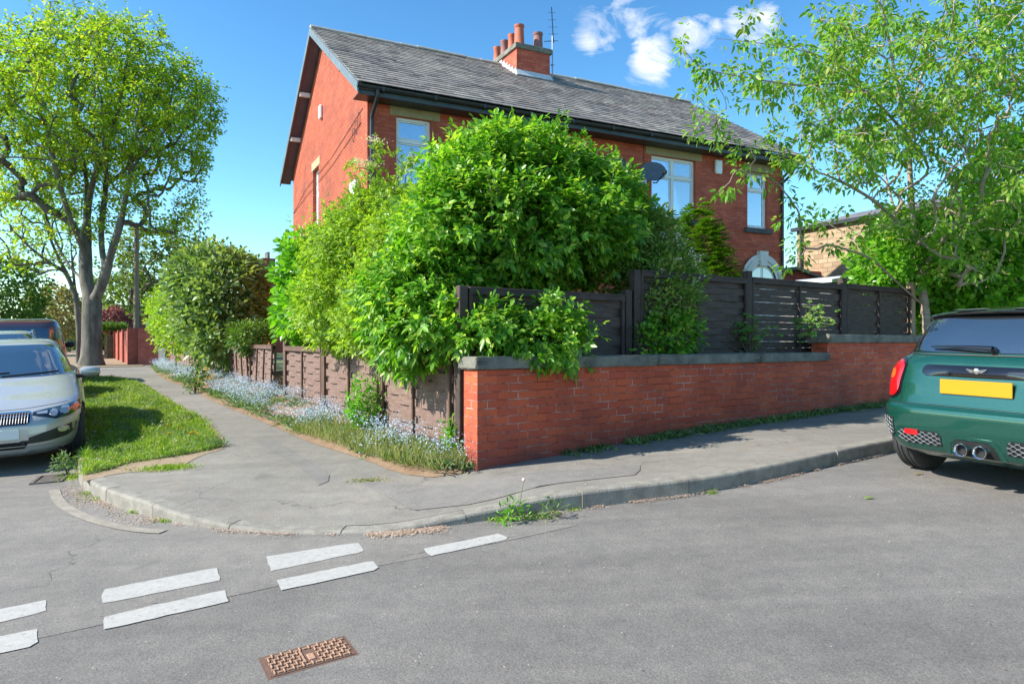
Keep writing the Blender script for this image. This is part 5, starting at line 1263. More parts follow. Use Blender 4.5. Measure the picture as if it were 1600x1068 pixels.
def mpv():
    root = thing('parked_car', 'tall dark red people carrier with tinted rear window, parked facing away at the left edge', 'car')
    C = Car([(.25, .15, 4.4, .80, 3.2), (.40, .0, 4.6, .92, 3.6), (.70, -.02, 4.65, .95, 3.8), (1.00, .03, 4.5, .945, 3.8), (1.10, .06, 3.9, .93, 3.8), (1.35, .14, 3.4, .885, 4), (1.60, .24, 2.9, .83, 4), (1.72, .34, 2.7, .79, 3.8), (1.79, .55, 2.4, .68, 3.2), (1.82, .9, 2.0, .45, 2.6)])
    C.body(root, 'dark_red_paint', ((.85, .34), (3.7, .34)), .39)
    C.patch(root, 'rear_window', 'car_glass', rr(0, 1.40, .76, .25, .08, 5), .006, th=.008, grid=.08)
    C.patch(root, 'rear_bumper', 'trim', [(-.85, .42), (-.85, .56), (.85, .56), (.85, .42)], .02, th=.03, grid=.08)
    b = MB(); b.box(-.05, -.26, .78, -.03, .26, .89, .003); b.build('number_plate', 'plate_yellow', root)
    for mir in (False, True):
        C.patch(root, 'tail_lamp', 'lamp_red', [(.72, .92), (.74, 1.25), (.86, 1.32), (.905, 1.25), (.93, .95), (.90, .90)], .008, th=.02, grid=.05, mirror=mir, bulge=.01)
        C.patch(root, 'side_window', 'car_glass', [(.5, 1.14), (.6, 1.60), (2.5, 1.60), (3.1, 1.14)], .005, 'side', .008, grid=.2, mirror=mir)
        b = MB(); b.lathe([(.001, -.12), (.10, -.10), (.13, 0), (.11, .08), (.001, .1)], 18, (0, 0, 0), 'x', (1, .8)); s_ = -1 if mir else 1; b.v = [(x + 3.1, y + s_ * 1.04, z + 1.12) for x, y, z in b.v]; b.build('door_mirror', 'trim', root, smooth=True)
        for x in (.85, 3.7): wheel(root, x, (-1 if mir else 1) * .80, .34, .22, -1 if mir else 1, 'rim_silver')
    p = np.array([(104 - 800) / F * 17.6, 17.6]) - .93 * np.array([ld[1], -ld[0]])
    place_car(root, p[0], p[1], math.atan2(ld[1], ld[0]), .85, 3.7, .8)
mpv()

# ================================================================== vegetation
def unit(v): return v / (np.linalg.norm(v, axis=-1, keepdims=True) + 1e-9)
def rnd_dir(n, rg): return unit(rg.normal(0, 1, (n, 3)))
def leaf_geo(P, D, N, L, Wd, fold=.18, droop=.12, six=True):
    """leaves as folded blades: P base, D direction, N rough normal"""
    D = unit(D); S = unit(np.cross(D, N)); N = np.cross(S, D); L = np.broadcast_to(L, (len(P),))[:, None]; Wd = np.broadcast_to(Wd, (len(P),))[:, None] / 2
    dn = np.array([0, 0, -1.0])
    if six:
        v = np.stack([P, P + D * L * .28 + S * Wd * .85 + N * fold * Wd, P + D * L * .66 + S * Wd * .8 + N * fold * Wd + dn * droop * L * .4, P + D * L + dn * droop * L,
                      P + D * L * .66 - S * Wd * .8 + N * fold * Wd + dn * droop * L * .4, P + D * L * .28 - S * Wd * .85 + N * fold * Wd], 1)
        b = np.arange(len(P))[:, None] * 6
        f = np.concatenate([b + np.array([[0, 1, 2, 3]]), b + np.array([[0, 3, 4, 5]])])
    else:
        v = np.stack([P, P + D * L * .45 + S * Wd + N * fold * Wd, P + D * L + dn * droop * L, P + D * L * .45 - S * Wd + N * fold * Wd], 1)
        b = np.arange(len(P))[:, None] * 4; f = b + np.array([[0, 1, 2, 3]])
    return v.reshape(-1, 3), f
class Geo:
    def __init__(s): s.V = []; s.F = []; s.n = 0
    def add(s, V, Fq): s.V.append(V); s.F.append(Fq + s.n); s.n += len(V)
    def build(s, name, mat, parent=None, smooth=False, loc=None):
        fs = {}
        for f in s.F: fs.setdefault(f.shape[1], []).append(f)
        return np_mesh(name, np.concatenate(s.V), [np.concatenate(v) for v in fs.values()], mat, parent, smooth, loc)
def compound(g, P, D, N, L, rg, leaflet=.10, aspect=.42, pairs=2, droop=.15, six=True):
    """pinnate leaves: leaflets set along a rachis"""
    D = unit(D); S = unit(np.cross(D, N)); n = len(P); Lc = np.broadcast_to(L, (n,))[:, None]
    ll = leaflet * rg.uniform(.6, 1.35, (n,))
    v, f = leaf_geo(P + D * Lc, D + rg.normal(0, .12, (n, 3)), N, ll, ll * aspect, droop=droop, six=six); g.add(v, f)
    for q in range(pairs):
        t = 1 - (q + .25) * .8 / pairs - .05
        for sg in (-1, 1):
            ll = leaflet * rg.uniform(.7, 1.1, (n,)) * (1 - .12 * q)
            dd = D * .55 + S * sg + rg.normal(0, .18, (n, 3)) + np.array([0, 0, -.15])
            v, f = leaf_geo(P + D * Lc * t, dd, N + rg.normal(0, .2, (n, 3)), ll, ll * aspect, droop=droop, six=six); g.add(v, f)
def lumps(u, rg, k=3.0, amp=.16):
    ph = rg.uniform(0, 6.28, (6,)); fr = rg.normal(0, k, (6, 3)); s_ = sum(np.sin(u @ fr[i] + ph[i]) for i in range(6)) / 6
    return 1 + amp * 2 * s_
def blob(px, py, Y, rx, ry, rd=None):
    """ellipsoid from photo pixels at depth Y; radii in pixels, depth radius in metres"""
    c = W(px, py, Y); return (c, np.array([rx / F * Y, rd if rd else (rx / F * Y), ry / F * Y]))
def blob_points(blobs, n, rg, shell=(.82, 1.05), up=.0, cull=.75, lump=.15):
    area = np.array([(b[1][0] * b[1][2] + b[1][0] * b[1][1] + b[1][1] * b[1][2]) for b in blobs]); pr = area / area.sum()
    P = []; U = []
    for i, (c, r) in enumerate(blobs):
        m = int(n * pr[i] * 1.0) + 1; u = rnd_dir(m, rg); u[:, 2] += up; u = unit(u)
        rad = rg.uniform(shell[0], shell[1], m) * lumps(u, rg, 3.0, lump)
        p = c + u * r * rad[:, None]
        ok = np.ones(m, bool)
        for j, (c2, r2) in enumerate(blobs):
            if j != i: ok &= np.linalg.norm((p - c2) / r2, axis=1) > cull
        P.append(p[ok]); U.append(unit(u[ok] / r))
    return np.concatenate(P), np.concatenate(U)
def grow(limbs, targets, rg, r_tip=.006, power=2.3, curve=.35, step=.35, rise=.25, penal=.25):
    """limbs: list of polylines (first point of each after the first lies on an earlier one); targets joined one by one.
    returns list of (points, radii) and tip info"""
    pos = []; par = []; chains = []
    def add_chain(pts, parent):
        ids = [parent] if parent is not None else []
        for p in pts:
            par.append(ids[-1] if ids else -1); pos.append(np.array(p, float)); ids.append(len(pos) - 1)
        chains.append(ids); return ids
    for l_ in limbs:
        pts = resample(smoothline(np.array(l_, float), 2), step)
        if not pos: add_chain(pts, None)
        else:
            A = np.array(pos); k = int(np.argmin(np.linalg.norm(A - pts[0], axis=1))); add_chain(pts[1:], k)
    base = pos[0]
    targets = sorted(targets, key=lambda t: np.linalg.norm(t - base) + rg.uniform(0, .6))
    dist0 = [np.linalg.norm(p - base) for p in pos]
    for t in targets:
        A = np.array(pos); d = np.linalg.norm(A - t, axis=1)
        cost = d + penal * np.maximum(0, (np.array(dist0) - np.linalg.norm(t - base)) * 2 + .0) + np.where(A[:, 2] > t[2] + .3 * d, .8 * d, 0) + np.where(np.arange(len(pos)) < 3, 3, 0)
        k = int(np.argmin(cost)); a = pos[k]; L = np.linalg.norm(t - a)
        if L < .12: continue
        pd = a - pos[par[k]] if par[k] >= 0 else np.array([0, 0, 1.0]); pd = pd / (np.linalg.norm(pd) + 1e-9)
        c = a + (pd * .6 + np.array([0, 0, rise])) * L * curve + (t - a) * .25
        n = max(3, int(L / step) + 1); tt = np.linspace(0, 1, n + 1)[1:, None]
        pts = (1 - tt) ** 2 * a + 2 * tt * (1 - tt) * c + tt ** 2 * t; pts[:-1] += rg.normal(0, .022 * min(1, L), (n - 1, 3))
        add_chain(pts, k); dist0 += [np.linalg.norm(p - base) for p in pts]
    n = len(pos); kids = np.zeros(n); acc = np.zeros(n)
    for ids in chains: acc[ids[-1]] += r_tip ** power
    for i in range(n - 1, -1, -1):
        if acc[i] == 0: acc[i] = r_tip ** power
        if par[i] >= 0: acc[par[i]] += acc[i]
    rad = acc ** (1 / power)
    res = []
    for ids in chains:
        P = np.array([pos[i] for i in ids]); r = rad[ids].copy()
        if len(r) > 1 and par[ids[1]] == ids[0] and ids[0] != 0:
            r[0] = r[1] * 1.25; q = par[ids[0]]
            if q >= 0: P = np.concatenate([[pos[q] * .6 + P[0] * .4], P]); r = np.concatenate([[r[0] * .9], r])
        if len(P) > 2: P[-1] += 0
        res.append((P, r))
    return res
def wood(name, chains, mat, parent, rscale=1.0, seg=6, rmin=0.0, loc=None, flare=0.0, rcap=None):
    g = Geo()
    for P, r in chains:
        r = r * rscale
        if rcap: r = np.minimum(r, rcap)
        if len(P) < 2 or r.max() < rmin: continue
        if flare and P[0][2] == min(c[0][0][2] for c in chains[:1]):
            h = P[:, 2] - P[0, 2]; r = r * (1 + flare * np.exp(-h / .35))
        v, f = tube_np(P, r, 12 if r[0] > .06 else (7 if r[0] > .02 else 4)); g.add(v, f)
    return g.build(name, mat, parent, smooth=True, loc=loc)
def along(chains, rg, dens, rmax=.03, tail=.75):
    """points with direction along the thin parts of the branches"""
    P = []; D = []
    for p, r in chains:
        d = np.diff(p, axis=0); L = np.linalg.norm(d, axis=1)
        for i in range(len(d)):
            if r[i + 1] > rmax: continue
            k = rg.poisson(L[i] * dens)
            if k: t = rg.uniform(0, 1, (k, 1)); P.append(p[i] + d[i] * t); D.append(np.repeat(unit(d[i])[None], k, 0))
        P.append(p[-1:]); D.append(unit(d[-1:]))
    return np.concatenate(P), np.concatenate(D)
def plant(name, label, cat, base, group=None): return thing(name, label, cat, tuple(float(x) for x in base), 0, group)
def rel(par): return np.array(par.location)
def build_leaves(g, name, mat, par): 
    o = g.build(name, mat, None, False, tuple(par.location)); o.location = (0, 0, 0); o.parent = par; return o
def build_wood(chains, name, mat, par, **k):
    o = wood(name, chains, mat, None, loc=tuple(par.location), **k); o.location = (0, 0, 0); o.parent = par; return o
def shoots(g, P, D, rg, n=6, L=.25, kind='compound', leaflet=.10, aspect=.42, pairs=2, spread=.9, six=True, droop=.15, petiole=.06, upn=.6):
    """leafy shoots: n leaves spiralled along a stem of length L starting at P in direction D"""
    D = unit(D); m = len(P); A = unit(np.cross(D, rnd_dir(m, rg))); B = np.cross(D, A); up = np.array([0, 0, 1.0])
    for k in range(n):
        an = k * 2.4 + rg.uniform(-.4, .4, (m, 1)); t = (k + .6) / n
        side = A * np.cos(an) + B * np.sin(an)
        dd = unit(side * spread * (1.15 - .6 * t) + D * (.35 + .7 * t) + rg.normal(0, .12, (m, 3))); p = P + D * L * t * rg.uniform(.8, 1.15, (m, 1))
        N = unit(up * upn + D * .7 + rg.normal(0, .35, (m, 3)))
        keep = rg.uniform(0, 1, m) < .93
        if kind == 'compound': compound(g, p[keep], dd[keep], N[keep], petiole + leaflet * .6, rg, leaflet, aspect, pairs, droop, six)
        else:
            ll = leaflet * rg.uniform(.7, 1.25, keep.sum()); v, f = leaf_geo(p[keep] + dd[keep] * petiole, dd[keep], N[keep], ll, ll * aspect, droop=droop, six=six); g.add(v, f)
def bush(name, label, cat, blobs, nsh, mat, base, rg, kind='simple', leaflet=.08, aspect=.5, pairs=2, n=6, L=.22, fill=.35, up=.25, stems=14, bark='bark_bush', six=True, droop=.15, lump=.15, shell=(.80, 1.06), rt=.006, upn=.6, spread=.9, petiole=.03, group=None, cull=.75, stem_r=1.0, sprigs=0, spl=.5, shdir=.5):
    root = plant(name, label, cat, base, group)
    P, U = blob_points(blobs, nsh, rg, shell, up * .6, cull, lump)
    D = unit(U + np.array([0, 0, shdir]) + rg.normal(0, .35, U.shape))
    g = Geo(); shoots(g, P, D, rg, n, L, kind, leaflet, aspect, pairs, spread, six, droop, petiole, upn)
    if fill:
        P2, U2 = blob_points(blobs, int(nsh * fill), rg, (.45, .8), 0, .5, lump); shoots(g, P2, unit(U2 + rg.normal(0, .6, U2.shape)), rg, max(3, n - 2), L, kind, leaflet, aspect, pairs, spread, False, droop, petiole, upn)
    spr = []
    if sprigs:
        Pq, Uq = blob_points(blobs, sprigs, rg, (.95, 1.0), .9, .85, lump)
        for p, u in zip(Pq, Uq):
            d = unit(u * .5 + np.array([0, 0, 1.0]) + rg.normal(0, .25, 3)); l_ = spl * rg.uniform(.4, 1.2); q = p + d * l_
            spr.append((np.array([p - d * .3, p, p + d * l_ * .5 + rg.normal(0, .02, 3), q]), np.array([.007, .006, .005, .003])))
            m = max(2, int(l_ / .10)); tt = np.linspace(.15, 1, m)[:, None]; shoots(g, p + d * l_ * tt, np.repeat(d[None], m, 0), rg, 3, .10, kind, leaflet * .85, aspect, pairs, spread * 1.1, six, droop, petiole, upn)
    build_leaves(g, 'foliage', mat, root)
    if stems:
        tg = [b[0] + rnd_dir(1, rg)[0] * b[1] * rg.uniform(.35, .85) for _ in range(stems) for b in [blobs[rg.integers(len(blobs))]]]
        b0 = np.array(base, float)
        ch = grow([[b0, b0 + (np.mean([b[0] for b in blobs], 0) - b0) * .4]], tg, rg, rt, step=.2)
        build_wood(ch + spr, 'stems', bark, root, rscale=stem_r)
    return root
def gz(x, y, o=.28): return float(G(x, y)) + o
rv = np.random.default_rng(11)
# ---- the big elder bush over the black fence
c = W(835, 500, 8.5)
bush('elder_bush', 'huge bright green elder bush before the brick house, arching over the low black fence', 'bush',
     [blob(808, 305, 8.7, 96, 58, 1.1), blob(724, 332, 8.5, 38, 54, .7), blob(890, 328, 8.9, 62, 50, .9), blob(835, 272, 8.8, 44, 36, .7), blob(760, 275, 8.6, 34, 34, .6), blob(712, 268, 8.6, 10, 22, .2), blob(790, 365, 8.3, 115, 60, 1.1), blob(890, 370, 8.6, 80, 50, 1.0), blob(700, 385, 8.2, 50, 60, .8), blob(800, 415, 8.4, 62, 24, .7), blob(950, 335, 9.0, 30, 38, .6)],
     3400, 'leaf_elder', (c[0], c[1], gz(c[0], c[1])), rv, 'compound', .088, .50, 2, 6, .26, .35, .35, 34, sprigs=150, spl=.34, lump=.27, stem_r=1.2, rt=.009, shdir=.35, shell=(.72, 1.08))
# elder growth cascading over the corner
c = W(700, 560, 7.3)
bush('elder_bush', 'lower elder growth cascading over the brown fence corner and the wall coping', 'bush',
     [blob(650, 475, 7.5, 60, 50, .5), blob(695, 450, 7.7, 40, 50, .5), blob(680, 515, 7.0, 55, 26, .3), blob(628, 525, 7.35, 22, 30, .2), blob(640, 552, 7.1, 16, 10, .15), blob(765, 518, 6.8, 48, 12, .22), blob(835, 532, 6.85, 40, 8, .2), blob(890, 540, 6.95, 24, 5, .15), blob(868, 500, 7.05, 14, 14, .12)],
     1150, 'leaf_elder', (c[0], c[1] + .4, gz(c[0], c[1])), rv, 'compound', .082, .50, 2, 6, .22, .3, .1, 16, lump=.14, shdir=.1, droop=.25)
# ---- shrubs behind the brown fence, left to right
c = W(470, 540, 13.2)
bush('lilac_bush', 'glossy vivid green bush at the left end of the shrubs, against the sunlit gable wall', 'bush', [blob(486, 435, 12.8, 28, 55, .7), blob(478, 490, 12.6, 24, 40, .6), blob(508, 485, 12.2, 36, 46, .8)], 1000, 'leaf_bright', (c[0], c[1], gz(c[0], c[1])), rv, 'simple', .125, .72, n=6, L=.3, stems=12, fill=.4, upn=.2)
c = W(565, 540, 10.0)
bush('hawthorn_bush', 'yellowish green feathery bush with tall thin shoots rising beside the house corner', 'bush', [blob(560, 420, 10.0, 52, 78, .8), blob(545, 480, 9.6, 60, 60, .7), blob(605, 350, 9.8, 35, 40, .5), blob(570, 365, 9.9, 34, 44, .5), blob(600, 460, 9.4, 45, 70, .6), blob(520, 395, 10.4, 26, 45, .5), blob(625, 410, 9.2, 40, 60, .6)], 1500, 'leaf_lime', (c[0], c[1], gz(c[0], c[1])), rv, 'compound', .062, .5, 3, 6, .22, .3, .35, 22, sprigs=60, spl=.45, lump=.18)
# its tall shoots
def tall_shoots():
    root = plant('rowan_sapling', 'slender open sapling with flat cream flower heads in front of the left upstairs window', 'tree', (*W(590, 540, 9.6)[:2], gz(*W(590, 540, 9.6)[:2])))
    b0 = rel(root); rg = np.random.default_rng(5)
    limbs = [[b0, W(592, 430, 9.6), W(590, 340, 9.6), W(584, 225, 9.6)], [W(592, 400, 9.6), W(600, 330, 9.5), W(625, 265, 9.4), W(648, 252, 9.4)], [W(590, 350, 9.6), W(568, 300, 9.7), W(560, 255, 9.8)], [W(590, 400, 9.6), W(620, 350, 9.4), W(632, 300, 9.3)], [W(625, 265, 9.4), W(612, 240, 9.4)]]
    tg = [W(x, y, 9.5 + rg.uniform(-.3, .3)) for x, y in [(575, 250), (592, 262), (596, 290), (570, 330), (556, 285), (605, 300), (640, 240), (655, 262), (634, 275), (615, 305), (622, 330), (640, 290), (560, 262), (585, 240), (602, 345), (575, 370), (618, 372), (640, 340), (550, 340), (562, 390)]]
    ch = grow(limbs, tg, rg, .005, step=.15)
    build_wood(ch, 'trunk', 'bark_bush', root)
    P, D = along(ch, rg, 16, .02); g = Geo(); D = unit(D * .5 + rnd_dir(len(D), rg))
    shoots(g, P, D, rg, 3, .10, 'compound', .055, .45, 3, petiole=.03); build_leaves(g, 'crown', 'leaf_lime', root)
    g = Geo()
    for (x, y) in [(584, 222), (650, 250), (560, 255), (632, 300), (600, 345), (560, 392), (577, 262)]:
        c = W(x, y, 9.5) + np.array([0, 0, .03]); n = 130; q = rg.normal(0, 1, (n, 3)) * np.array([.07, .07, .012]); v, f = leaf_geo(c + q, rnd_dir(n, rg), np.repeat([[0, 0, 1.0]], n, 0), .02, .02, six=False); g.add(v, f)
    build_leaves(g, 'flower_heads', 'white_petal', root)
tall_shoots()
c = W(640, 545, 8.6)
bush('rose_bush', 'pale green climbing rose with small pink flowers between the feathery bush and the big elder', 'bush', [blob(645, 400, 8.9, 48, 62, .5), blob(625, 455, 8.4, 60, 55, .5), blob(675, 350, 8.7, 30, 40, .4), blob(590, 510, 8.5, 60, 32, .4), blob(540, 515, 9.4, 50, 26, .4)], 1150, 'leaf_lime', (c[0], c[1], gz(c[0], c[1])), rv, 'compound', .05, .5, 3, 6, .2, .25, .3, 14, sprigs=40, spl=.3, lump=.2)
def flowers(root, blobs, n, mat, size, rg, name='flowers', per=14, spreadv=.035):
    P, U = blob_points(blobs, n, rg, (1.0, 1.08), 0, .8, .12); g = Geo()
    for p in P:
        q = p + rg.normal(0, spreadv, (per, 3)); v, f = leaf_geo(q, rnd_dir(per, rg), rnd_dir(per, rg), size, size, six=False); g.add(v, f)
    build_leaves(g, name, mat, root)
rb_ = [o for o in COL.objects if o.name == 'rose_bush'][0]
flowers(rb_, [blob(625, 455, 8.35, 60, 55, .5), blob(645, 400, 8.9, 48, 62, .5)], 60, 'white_petal', .024, rv)
# ---- right of the elder: mixed shrub hanging over the wall, conifer
c = W(1040, 540, 8.9)
ms_ = bush('weigela_bush', 'dull green straggly shrub with pale pink blossom drooping between the two black fences', 'bush', [blob(1012, 395, 9.2, 34, 38, .5), blob(1045, 430, 9.2, 26, 24, .4), blob(1005, 450, 8.6, 32, 40, .4), blob(1030, 480, 8.4, 34, 34, .3), blob(1000, 362, 9.3, 18, 22, .4), blob(1035, 452, 8.8, 34, 28, .4)], 2000, 'leaf_shrub', (c[0], c[1], gz(c[0], c[1])), rv, 'simple', .075, .42, n=7, L=.26, stems=30, sprigs=60, spl=.3, lump=.2, droop=.2)
flowers(ms_, [blob(1040, 440, 8.7, 55, 75, .5), blob(1020, 365, 9.2, 40, 35, .4)], 85, 'white_petal', .026, rv)
c = W(1030, 545, 8.25)
bush('bramble_bush', 'small leafy green bush growing on the coping at the foot of the drooping shrub', 'bush', [blob(1025, 528, 8.15, 44, 24, .22), blob(1058, 520, 8.3, 24, 22, .2), blob(1000, 538, 8.0, 22, 14, .18)], 330, 'leaf_elder', (c[0], c[1], 1.3), rv, 'simple', .075, .6, n=5, L=.14, stems=8)
def conifer():
    c = W(1108, 440, 11.4); root = plant('conifer', 'dark and lime tipped conifer with layered fronds below the wide upstairs window', 'tree', (c[0], c[1], gz(c[0], c[1]))); rg = np.random.default_rng(8)
    zt = W(1088, 312, 11.4)[2]; zb_ = root.location[2]; g = Geo(); top = W(1088, 312, 11.4)
    n = 2000; t = rg.uniform(0, 1, n) ** .6; h = zt - (zt - zb_) * t * .85; r = .12 + .92 * t ** .75 * (1 - .25 * t)
    an = rg.uniform(0, 6.283, n); cx = top[0] + (c[0] - top[0]) * t
    P0 = np.stack([cx + np.cos(an) * r * .45, c[1] + np.sin(an) * r * .45, h], 1); D = np.stack([np.cos(an), np.sin(an), np.full(n, .22)], 1) + rg.normal(0, .15, (n, 3)); L = r * .62 * rg.uniform(.8, 1.2, n)
    D = unit(D)
    for k in range(16):
        s_ = (k + .5) / 16; p = P0 + D * (L * s_)[:, None] + np.array([0, 0, -.10]) * (s_ ** 2) * L[:, None]
        for sg in (-1, 1):
            S = unit(np.cross(D, np.array([0, 0, 1.0]))) * sg; dd = unit(D * .7 + S * .8 + rg.normal(0, .15, (n, 3)) + np.array([0, 0, .1])); v, f = leaf_geo(p, dd, np.repeat([[0, 0, 1.0]], n, 0), .085 * (1 - .5 * s_) + .02, .020, six=False, droop=.05); g.add(v, f)
    build_leaves(g, 'foliage', 'leaf_conifer', root)
    ch = [(np.array([[c[0], c[1], zb_ - .1], [c[0], c[1], (zb_ + zt) / 2], [top[0], c[1], zt - .15]]), np.array([.09, .06, .01]))]
    build_wood(ch, 'trunk', 'bark_bush', root)
conifer()
# ---- sycamore seedlings on the wall
def seedling(label, px, py, Y, rx, ry, mat, seed, sz=.13):
    rg = np.random.default_rng(seed); b = W(px, py + ry, Y); root = plant('sycamore_seedling', label, 'plant', b, 'sycamore seedlings growing on the wall')
    g = Geo(); n = 55; u = rg.normal(0, .45, (n, 3)); P = W(px, py, Y) + u * np.array([rx, rx * .6, ry]) / F * Y
    for (pp, ) in zip(P):
        d0 = unit(rg.normal(0, 1, 3) * np.array([1, .5, .2]) + np.array([0, -.6, -.15])); N = unit(np.array([-.3, -.4, .9]) + rg.normal(0, .25, 3)); s_ = sz * rg.uniform(.6, 1.1)
        S = unit(np.cross(d0, N))
        for an, l_ in ((0, 1), (.75, .85), (-.75, .85), (1.5, .55), (-1.5, .55)):
            dd = d0 * math.cos(an) + S * math.sin(an); v, f = leaf_geo(pp[None], dd[None], N[None], s_ * l_ * .62, s_ * .42, fold=.08); g.add(v, f)
    build_leaves(g, 'leaves', mat, root)
    ch = [(np.array([b + np.array([0, .03, -.05]), (b + p) / 2 + rg.normal(0, .03, 3), p]), np.array([.008, .005, .002])) for p in P[::3]]
    build_wood(ch, 'stems', 'bark_bush', root)
seedling('shaded blue-green seedling with lobed leaves on the coping before the tall black fence', 1170, 517, 8.9, 34, 30, 'leaf_seed', 3)
seedling('sunlit yellow-green seedling with lobed leaves beside the step of the wall', 1268, 500, 9.15, 34, 28, 'leaf_seed', 4)
# ---- laurel and neighbours on the left
c = W(345, 545, 18.5)
bush('laurel_bush', 'large rounded dull green laurel bush rising behind the leaning fence', 'bush', [blob(342, 452, 18.5, 60, 52, 1.3), blob(368, 458, 18, 32, 50, 1.1), blob(312, 448, 18.5, 34, 40, .9), blob(350, 500, 17.8, 55, 45, 1.0), blob(345, 535, 17.2, 26, 28, .6)], 3000, 'leaf_laurel', (c[0], c[1], gz(c[0], c[1])), rv, 'simple', .15, .55, n=7, L=.32, stems=26, fill=.25, lump=.12, stem_r=1.6, sprigs=30, spl=.35)
c = W(275, 550, 21)
bush('privet_bush', 'yellow-green privet bush spilling over the upright board fence', 'bush', [blob(274, 508, 21, 24, 34, .9), blob(266, 492, 22, 18, 26, .8), blob(290, 515, 20.3, 26, 28, .8), blob(272, 482, 24, 20, 30, .9)], 1100, 'leaf_lime', (c[0], c[1], gz(c[0], c[1])), rv, 'simple', .12, .5, n=6, L=.3, stems=12, six=False)
c = W(405, 525, 16)
bush('dark_shrub', 'dark low shrub behind the fence gate next to the distant house', 'bush', [blob(392, 528, 15, 18, 12, .5)], 300, 'leaf_hedge', (c[0], c[1], gz(c[0], c[1])), rv, 'simple', .09, .5, n=5, L=.2, stems=8)

# ================================================================== trees
def tpts(blobs, n, rg, lo=.35, hi=1.0, mind=.0):
    P = []
    vol = np.array([b[1].prod() for b in blobs]); pr = vol / vol.sum()
    while len(P) < n:
        b = blobs[rg.choice(len(blobs), p=pr)]; u = rnd_dir(1, rg)[0]; r = rg.uniform(lo ** 3, hi ** 3) ** (1 / 3); p = b[0] + u * b[1] * r
        if mind and P and np.min(np.linalg.norm(np.array(P) - p, axis=1)) < mind: mind *= .995; continue
        P.append(p)
    return P
def tree(name, label, limbs, blobs, ntg, mat, bark, seed, dens=14, leaf=.14, aspect=.6, nl=4, L=.2, r_tip=.011, step=.4, power=2.3, six=False, droop=.2, extra=(), rmax=.03, mind=.5, rise=.25, hang=0.0, spread=1.0, flare=.0, rcap=None, twig=1.0, lo=.3, fat=0.0, curve=.35):
    rg = np.random.default_rng(seed); b0 = np.array(limbs[0][0]); root = plant(name, label, 'tree', b0); fat_ = fat
    tg = tpts(blobs, ntg, rg, lo, 1.0, mind) + list(extra)
    ch = grow(limbs, tg, rg, r_tip, power, step=step, rise=rise, curve=curve)
    ch = [(p, r * (1 + fat_ * np.clip((r - .12) / .22, 0, 1))) for p, r in ch]
    build_wood(ch, 'trunk', bark, root, flare=flare, rcap=rcap)
    P, D = along(ch, rg, dens, rmax); g = Geo()
    off = rnd_dir(len(P), rg); D2 = unit(D * .5 + off + np.array([0, 0, .25 - hang])); P = P + off * rg.uniform(0, .22 * twig, (len(P), 1))
    shoots(g, P, D2, rg, nl, L, 'simple', leaf, aspect, 1, spread, six, droop, .04, .7)
    build_leaves(g, 'crown', mat, root); return root
Y0 = 29.0
def w3(*a): return [W(x, y, Y0 + (d if d is not None else 0)) for x, y, d in a]
tb = Pg(143, 573, .13)
tree('sycamore_tree', 'tall spreading street tree with thick forked trunk and yellow-green spring leaves beyond the parked cars',
     [[W(143, 577, Y0)] + w3((143, 520, 0), (144, 475, 0)), w3((144, 478, 0), (134, 440, .2), (133, 390, .3), (138, 310, .5), (130, 240, .6), (118, 150, .8), (105, 90, 1)),
      w3((144, 475, 0), (160, 445, -.2), (172, 400, -.4), (190, 345, -.6), (205, 262, -.8), (214, 200, -1), (238, 130, -1)), w3((165, 425, -.3), (156, 370, .6), (165, 300, 1), (170, 215, 1.3), (166, 110, 1.5)),
      w3((137, 320, .4), (152, 255, -.5), (184, 185, -1), (200, 90, -1.5)), w3((205, 262, -.8), (250, 215, -1.5), (300, 150, -2)), w3((134, 400, .3), (112, 350, -.8), (90, 280, -1.6), (70, 190, -2.2)), w3((134, 440, .2), (105, 415, 1.2), (72, 345, 1.8), (62, 290, 2), (30, 230, 2.2))],
     [blob(150, 150, Y0, 165, 130, 4.2), blob(245, 190, Y0, 95, 100, 3), blob(60, 170, Y0, 110, 130, 3.5), blob(290, 150, Y0, 55, 55, 2), blob(30, 270, Y0, 80, 60, 2.5), blob(255, 290, Y0, 62, 38, 2), blob(150, 270, Y0, 90, 70, 2.5), blob(150, 60, Y0, 110, 55, 2.5), blob(285, 235, Y0, 55, 30, 1.6), blob(280, 330, Y0, 40, 16, 1.2), blob(235, 345, Y0, 50, 30, 1.5), blob(100, 350, Y0, 90, 25, 2)],
     1250, 'leaf_syc', 'bark', 21, dens=10.5, leaf=.135, aspect=.78, nl=6, L=.22, r_tip=.0105, step=.5, power=2.2, rmax=.055, mind=.55, fat=.5, curve=.2, flare=.6, rise=.08, twig=1.6, spread=1.1)
tree('sycamore_tree', 'slimmer street tree close behind the big forked one, leaning left with sparse low twigs',
     [[W(122, 572, 31.5), W(124, 520, 31.5), W(118, 460, 31.5)], [W(118, 460, 31.5), W(103, 425, 31.5), W(80, 380, 31.3), W(66, 330, 31), W(45, 280, 31)], [W(118, 460, 31.5), W(112, 400, 32), W(108, 340, 32)], [W(103, 425, 31.5), W(60, 400, 31), W(20, 360, 30.5)]],
     [blob(50, 335, 31, 75, 60, 2.5), blob(70, 400, 31, 60, 30, 2), blob(15, 330, 31, 50, 70, 2)], 150, 'leaf_syc', 'bark', 22, dens=6, leaf=.15, aspect=.75, nl=3, L=.2, r_tip=.012, step=.5, rmax=.05, mind=.7, twig=1.8)
